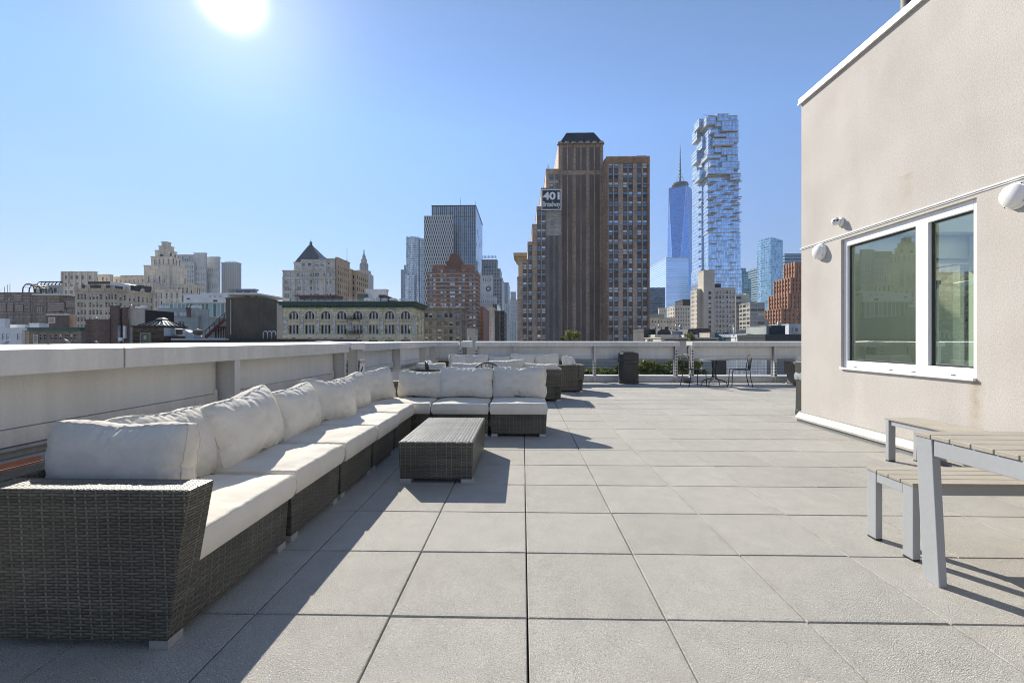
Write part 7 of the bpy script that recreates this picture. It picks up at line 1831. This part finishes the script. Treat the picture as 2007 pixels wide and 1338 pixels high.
b = B('low_building', 'small green clad roof house with a pale end wall', 'building', 1405, 70); b.block(1391, 1401, 652, 70, 4, BEIGEW, lip=.05, lipz=.06); b.block(1401.2, 1422, 653, 70.2, 4, surf('green_cladding', (.04, .12, .10), .5, .2, 2), lip=.05, lipz=.06); b.done()
t_ = thing('roof_canopy', 'striped white awning on posts among the low roofs', 'awning', (X_(1427, 58), 58, Z_(668, 58))); w = (X_(1440, 58) - X_(1414, 58)) / 2; zc = Z_(660, 58) - t_.location.z
mb = MB()
for k in range(7): x = -w + 2 * w * k / 7; mb.add([(x, -.5, zc - .05), (x + w * .17, -.5, zc - .05), (x + w * .17, 1, zc + .35), (x, 1, zc + .35)], [(0, 1, 2, 3)])
mb.build('awning_strips', M['white_roof'], t_); MB().box(-w, w, -.45, .98, zc - .16, zc - .1).build('awning_frame', M['sash_dark'], t_)
for x in (-w + .05, w - .05): MB().tube([(x, -.4, 0), (x, -.4, zc)], .04, 6).build('post', M['sash_grey'], t_)
b = B('low_building', 'dark low building with sloped black skylights by the stucco wall', 'building', 1540, 62)
b.block(1500, 1600, 662, 62, 8, M['sash_dark'], lip=.03); b.block(1511, 1539, 639, 66, 6, surf('dark_slate_wall', (.045, .055, .06), .7, .2), lip=.05, lipz=.06); b.block(1502, 1511, 639.5, 66.4, 6, GREYW, lip=.05, lipz=.06); b.block(1546, 1600, 636, 75, 6, WHITEW, lip=.05, lipz=.08); b.part(MB().box(X_(1556, 74.5), X_(1566, 74.5), 74.4, 74.9, Z_(652, 74.5), Z_(642, 74.5)), 'panel_frame', M['sash_white']); b.part(MB().box(X_(1559, 74.3), X_(1564, 74.3), 74.3, 74.39, Z_(650, 74.3), Z_(643, 74.3)), 'panel', surf('pink_panel', (.33, .24, .22), .7, .2, 4))
b.block(1463, 1472, 655, 68, 5, M['white_roof'], lip=.03, lipz=.05); xa, xb = X_(1470, 67), X_(1484, 67); mb = MB(); mb.add([(xa, 67, Z_(655, 67)), (xb, 67, Z_(669, 67)), (xb + .5, 67, Z_(669, 67)), (xa + .6, 67, Z_(655, 67)), (xa, 73, Z_(655, 67)), (xb, 73, Z_(669, 67)), (xb + .5, 73, Z_(669, 67)), (xa + .6, 73, Z_(655, 67))], [(0, 1, 2, 3), (3, 2, 6, 7), (0, 3, 7, 4), (0, 4, 5, 1)]); b.part(mb, 'sloped_skylight', M['sash_dark']); b.done()
b = B('low_building', 'grey block with pale roof edge behind the striped awning', 'building', 1460, 110); b.block(1440, 1500, 652, 110, 10, GREYST, lip=.08, lipz=.1); b.block(1475, 1492, 650, 90, 6, CONCR, lip=.06); b.done()
jumble(['%s pale chimney pot or vent from the left along the low roofs at right' % ORD[i] for i in range(12)], 'roof_vent', 'vent', 1402, 1500, 655, 96, 12, 77, ['white', 'white_roof', 'galv', 'tar'], 11, 4, 'pale vents on the low roofs at right')
jumble(['%s roof vent from the left above the black gambrel roof' % ORD[i] for i in range(5)], 'roof_vent', 'vent', 1274, 1342, 646, 92, 5, 83, ['white', 'tar', 'galv'], 10, 3, 'vents near the gambrel roof')
x, z = xz(1438, 660, 66); t_ = thing('flue_pipe', 'tall white flue pipe standing among the low roofs', 'pipe', (x, 66, z)); MB().tube([(0, 0, 0), (0, 0, 1.45)], .10, 10).build('pipe', M['white'], t_); MB().lathe([(.14, 0), (.14, .08), (.001, .1)], (0, 0, 1.45), 10).build('cap', M['galv'], t_)
x, z = xz(1527, 639, 67); t_ = thing('water_drum', 'pale grey drum on the dark slate roof house', 'tank', (x, 67, z)); MB().lathe([(.30, 0), (.30, .5), (.26, .56), (.001, .6)], n=16).build('drum', M['galv'], t_); MB().box(-.35, .35, -.35, .35, -.15, -.001).build('stand', M['tar'], t_)

# ---- neighbour's roof garden seen through the cables under the far parapet
b = B('low_building', 'lower neighbouring roof with a planted terrace seen through the cable railing', 'building', 1250, 19)
DK = surf('neighbour_deck', (.40, .38, .34), .8, .2, .8)
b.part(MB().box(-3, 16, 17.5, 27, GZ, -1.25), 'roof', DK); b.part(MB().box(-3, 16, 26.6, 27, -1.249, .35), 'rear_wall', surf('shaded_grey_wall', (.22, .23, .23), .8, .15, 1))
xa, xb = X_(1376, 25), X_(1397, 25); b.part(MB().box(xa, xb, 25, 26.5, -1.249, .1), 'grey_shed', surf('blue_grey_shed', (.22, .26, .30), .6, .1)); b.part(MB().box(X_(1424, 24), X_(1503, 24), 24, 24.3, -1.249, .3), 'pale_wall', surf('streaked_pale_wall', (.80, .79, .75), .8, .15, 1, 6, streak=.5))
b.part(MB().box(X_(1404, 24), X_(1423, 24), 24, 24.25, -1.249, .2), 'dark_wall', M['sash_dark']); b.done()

# ------------------------------------------------------------------ plants
LEAF = []
for nm, c in (('leaf_green', (.070, .115, .030)), ('leaf_dark', (.030, .060, .022)), ('leaf_yellow', (.20, .19, .045)), ('leaf_olive', (.10, .11, .04))):
    m, nt, ln, p = newmat(nm); p.inputs['Base Color'].default_value = (*c, 1); p.inputs['Roughness'].default_value = .6
    p.inputs['Subsurface Weight'].default_value = 0
    tr = N(nt, 'ShaderNodeBsdfTranslucent'); tr.inputs[0].default_value = (*sc3(c, 1.6), 1); mi = N(nt, 'ShaderNodeMixShader'); mi.inputs[0].default_value = .35
    ln.new(p.outputs[0], mi.inputs[1]); ln.new(tr.outputs[0], mi.inputs[2]); ln.new(mi.outputs[0], nt['Material Output'].inputs[0]); LEAF.append(m)
def crown(mb, clumps, n, size, rnd, weights):
    for _ in range(n):
        c = rnd.choice(clumps); d = Vector((rnd.gauss(0, 1), rnd.gauss(0, 1), rnd.gauss(0, 1))).normalized() * (rnd.random() ** .45)
        p = Vector(c[:3]) + Vector((d.x * c[3], d.y * c[3], d.z * c[4])); s = size * rnd.uniform(.6, 1.4)
        a = Vector((rnd.gauss(0, 1), rnd.gauss(0, 1), rnd.gauss(0, 1))).normalized(); q = a.cross(Vector((rnd.gauss(0, 1), rnd.gauss(0, 1), rnd.gauss(0, 1)))).normalized()
        mi = rnd.choices(range(4), weights)[0]
        mb.add([p - a * s, p + q * s * .45, p + a * s, p - q * s * .45], [(0, 1, 2, 3)], mi)
def plant(name, label, cat, loc, h, r, n, size, seed, weights=(5, 4, 2, 3), trunk=.4, group=None):
    rnd = random.Random(seed); t_ = thing(name, label, cat, loc, 0, group); mb = MB()
    cl = [(rnd.uniform(-r, r) * .6, rnd.uniform(-r, r) * .6, h * (trunk + (1 - trunk) * rnd.uniform(.15, .85)), r * rnd.uniform(.3, .55), h * (1 - trunk) * rnd.uniform(.12, .25)) for _ in range(max(4, n // 130))]
    crown(mb, cl, n, size, rnd, weights); mb.build('crown', LEAF, t_)
    m2 = MB(); m2.tube([(0, 0, -.1), (rnd.uniform(-.05, .05) * h, 0, h * trunk * .6), (rnd.uniform(-.06, .06) * h, 0, h * (trunk + .25))], [r * .09, r * .07, r * .03], 7)
    for c in cl[:5]: m2.tube([(0, 0, h * trunk * .7), (c[0] * .5, c[1] * .5, (h * trunk + c[2]) / 2), c[:3]], [r * .05, r * .035, r * .012], 5)
    m2.build('trunk', surf('bark', (.09, .07, .05), .9, .3, 8), t_)
    return t_
def tree_at(px, pyt, pyb, Y, wpx, label, seed, weights, n=1200, group=None, name='tree'):
    x, z1 = xz(px, pyt, Y); z0 = Z_(pyb, Y); r = wpx / 2 * Y / F
    return plant(name, label, 'tree' if name == 'tree' else 'shrub', (x, Y, z0), z1 - z0, r, n, max(.07, r * .085), seed, weights, .3, group)
tree_at(1121, 645, 690, 45, 34, 'yellowing small tree at the foot of the brown tower', 3, (3, 2, 6, 4), 1500)
tree_at(1101, 657, 690, 45, 12, 'tiny leafy tree top left of the yellowing tree', 4, (3, 2, 5, 4), 400)
tree_at(1348, 651, 690, 52, 30, 'yellow green tree before the low roofs right of the brown tower', 5, (3, 2, 5, 4), 1200)
tree_at(1275, 661, 690, 50, 16, 'small green tree top beside the right edge of the brown tower', 6, (4, 4, 2, 3), 500)
tree_at(1382, 656, 690, 56, 16, 'small reddish olive tree top beside the brown flank wall', 8, (1, 2, 2, 6), 400)
for k, (q, t, w, lb) in enumerate(((1185, 724, 40, 'low green shrub left of the black bin seen through the cables'), (1205, 720, 28, 'darker shrub just left of the black bin seen through the cables'), (1266, 706, 40, 'bright shrub right of the black bin seen through the cables'), (1300, 712, 50, 'wide dark shrub behind the small green dome'), (1340, 700, 40, 'tall yellow green shrub in the gap of the far parapet'), (1362, 708, 30, 'dark green bush left of the blue grey shed'), (1158, 726, 26, 'small shrub beside the wicker arm seen through the cables'), (1563, 655, 30, 'dark shrub on the low roof by the stucco wall'))):
    if k < 7: tree_at(q, t - 4, 752, 19.5 + .5 * k, w * 1.45, lb, 20 + k, ((5, 4, 1, 3), (2, 6, 1, 3), (5, 3, 4, 2), (2, 6, 1, 3), (3, 4, 4, 4), (2, 6, 1, 3), (4, 4, 1, 3))[k], 1500, 'shrubs on the neighbouring roof', 'shrub')
x, z = xz(1280, 737, 21); t_ = thing('roof_dome', 'small dark green dome on the neighbouring roof', 'ventilator', (x, 21, -1.25)); MB().lathe([(.55, 0), (.55, .35), (.5, .6), (.35, .82), (.001, .95)], n=18).build('dome', surf('dark_green_metal', (.02, .07, .055), .4, .1), t_); MB().lathe([(.6, 0), (.6, .06), (.001, .07)], n=18).build('base_ring', M['white'], t_)
t_ = thing('cowl_frame', 'white tubular frame with a hood on the neighbouring roof', 'frame', (X_(1306, 20), 20, -1.25)); MB().tube([(0, 0, 0), (0, 0, .85)], .06, 8).tube([(-.5, 0, .1), (0, 0, .75), (.5, 0, .05)], .05, 8).build('tube_frame', M['white'], t_); MB().box(-.2, .6, -.2, .2, .0, .12).build('foot_plate', M['white_roof'], t_)
# building across the street on the left, glimpsed under the near panel
b = B('brick_building', 'orange brick building with dark windows glimpsed under the left parapet panel', 'building', 60, 4)
ORB = masonry('orange_facade', (.36, .115, .055), (.25, .14, .09), .22, .075, var=.15, big=.3)
b.root.location = (-14, 6, GZ); mb = MB(); hol = []
for k in range(9):
    for zz in (-3.9, -8, -12): hol.append((1.2 + 3.1 * k, 2.9 + 3.1 * k, zz, zz + 3.2))
P = facade(mb, (-14, -4), (0, 1), 30, GZ, -.15, hol, .35); b.part(mb, 'wall', ORB); b.part(MB().box(-24, -14.01, -4, 26, GZ, -.2), 'roof', M['grey_roof'])
for a, c, z, zz in hol: b.win(P, (0, 1), a, c, z, zz, .3, 'darker', 1)
b.part(MB().box(-14.0 + .003, -13.8, -4, 26, -4.25, -3.95), 'string_course', BEIGEW); b.done()

# ---- blocks beyond the stair house, seen through its window and far door
b = B('apartment_building', 'dark apartment block seen only through the far door of the stair house', 'building', 1800, 60); b.block(1700, 1840, 560, 60, 5, surf('dark_grey_block', (.14, .145, .15), .8, .1), cols=cls(1705, 1835, 9, .5), rows=rws(570, 14, 7, 8), pal='mid'); b.done()
b = B('apartment_building', 'brown brick tower seen only through the right pane of the stair house window', 'building', 1940, 70); b.block(1882, 2050, 520, 70, 6, BR, cols=cls(1886, 2045, 8, .45), rows=rws(532, 15, 8, 9), pal='dark'); b.done()

# ------------------------------------------------------------------ haze over the city
hz = MB().box(-1500, 1500, -80, 1420, GZ - 1, 560).build('haze', surf('haze_tmp', (1, 1, 1)))
m = bpy.data.materials.new('haze_air'); m.use_nodes = True; nt = m.node_tree; nt.nodes.clear()
ou = nt.nodes.new('ShaderNodeOutputMaterial'); pv = nt.nodes.new('ShaderNodeVolumePrincipled')
pv.inputs['Color'].default_value = (.74, .86, 1.0, 1); pv.inputs['Density'].default_value = .00008; pv.inputs['Anisotropy'].default_value = .2
nt.links.new(pv.outputs[0], ou.inputs['Volume'])
hz.data.materials.clear(); hz.data.materials.append(m); hz['kind'] = 'stuff'
hz.visible_shadow = True
sc.frame_set(1)
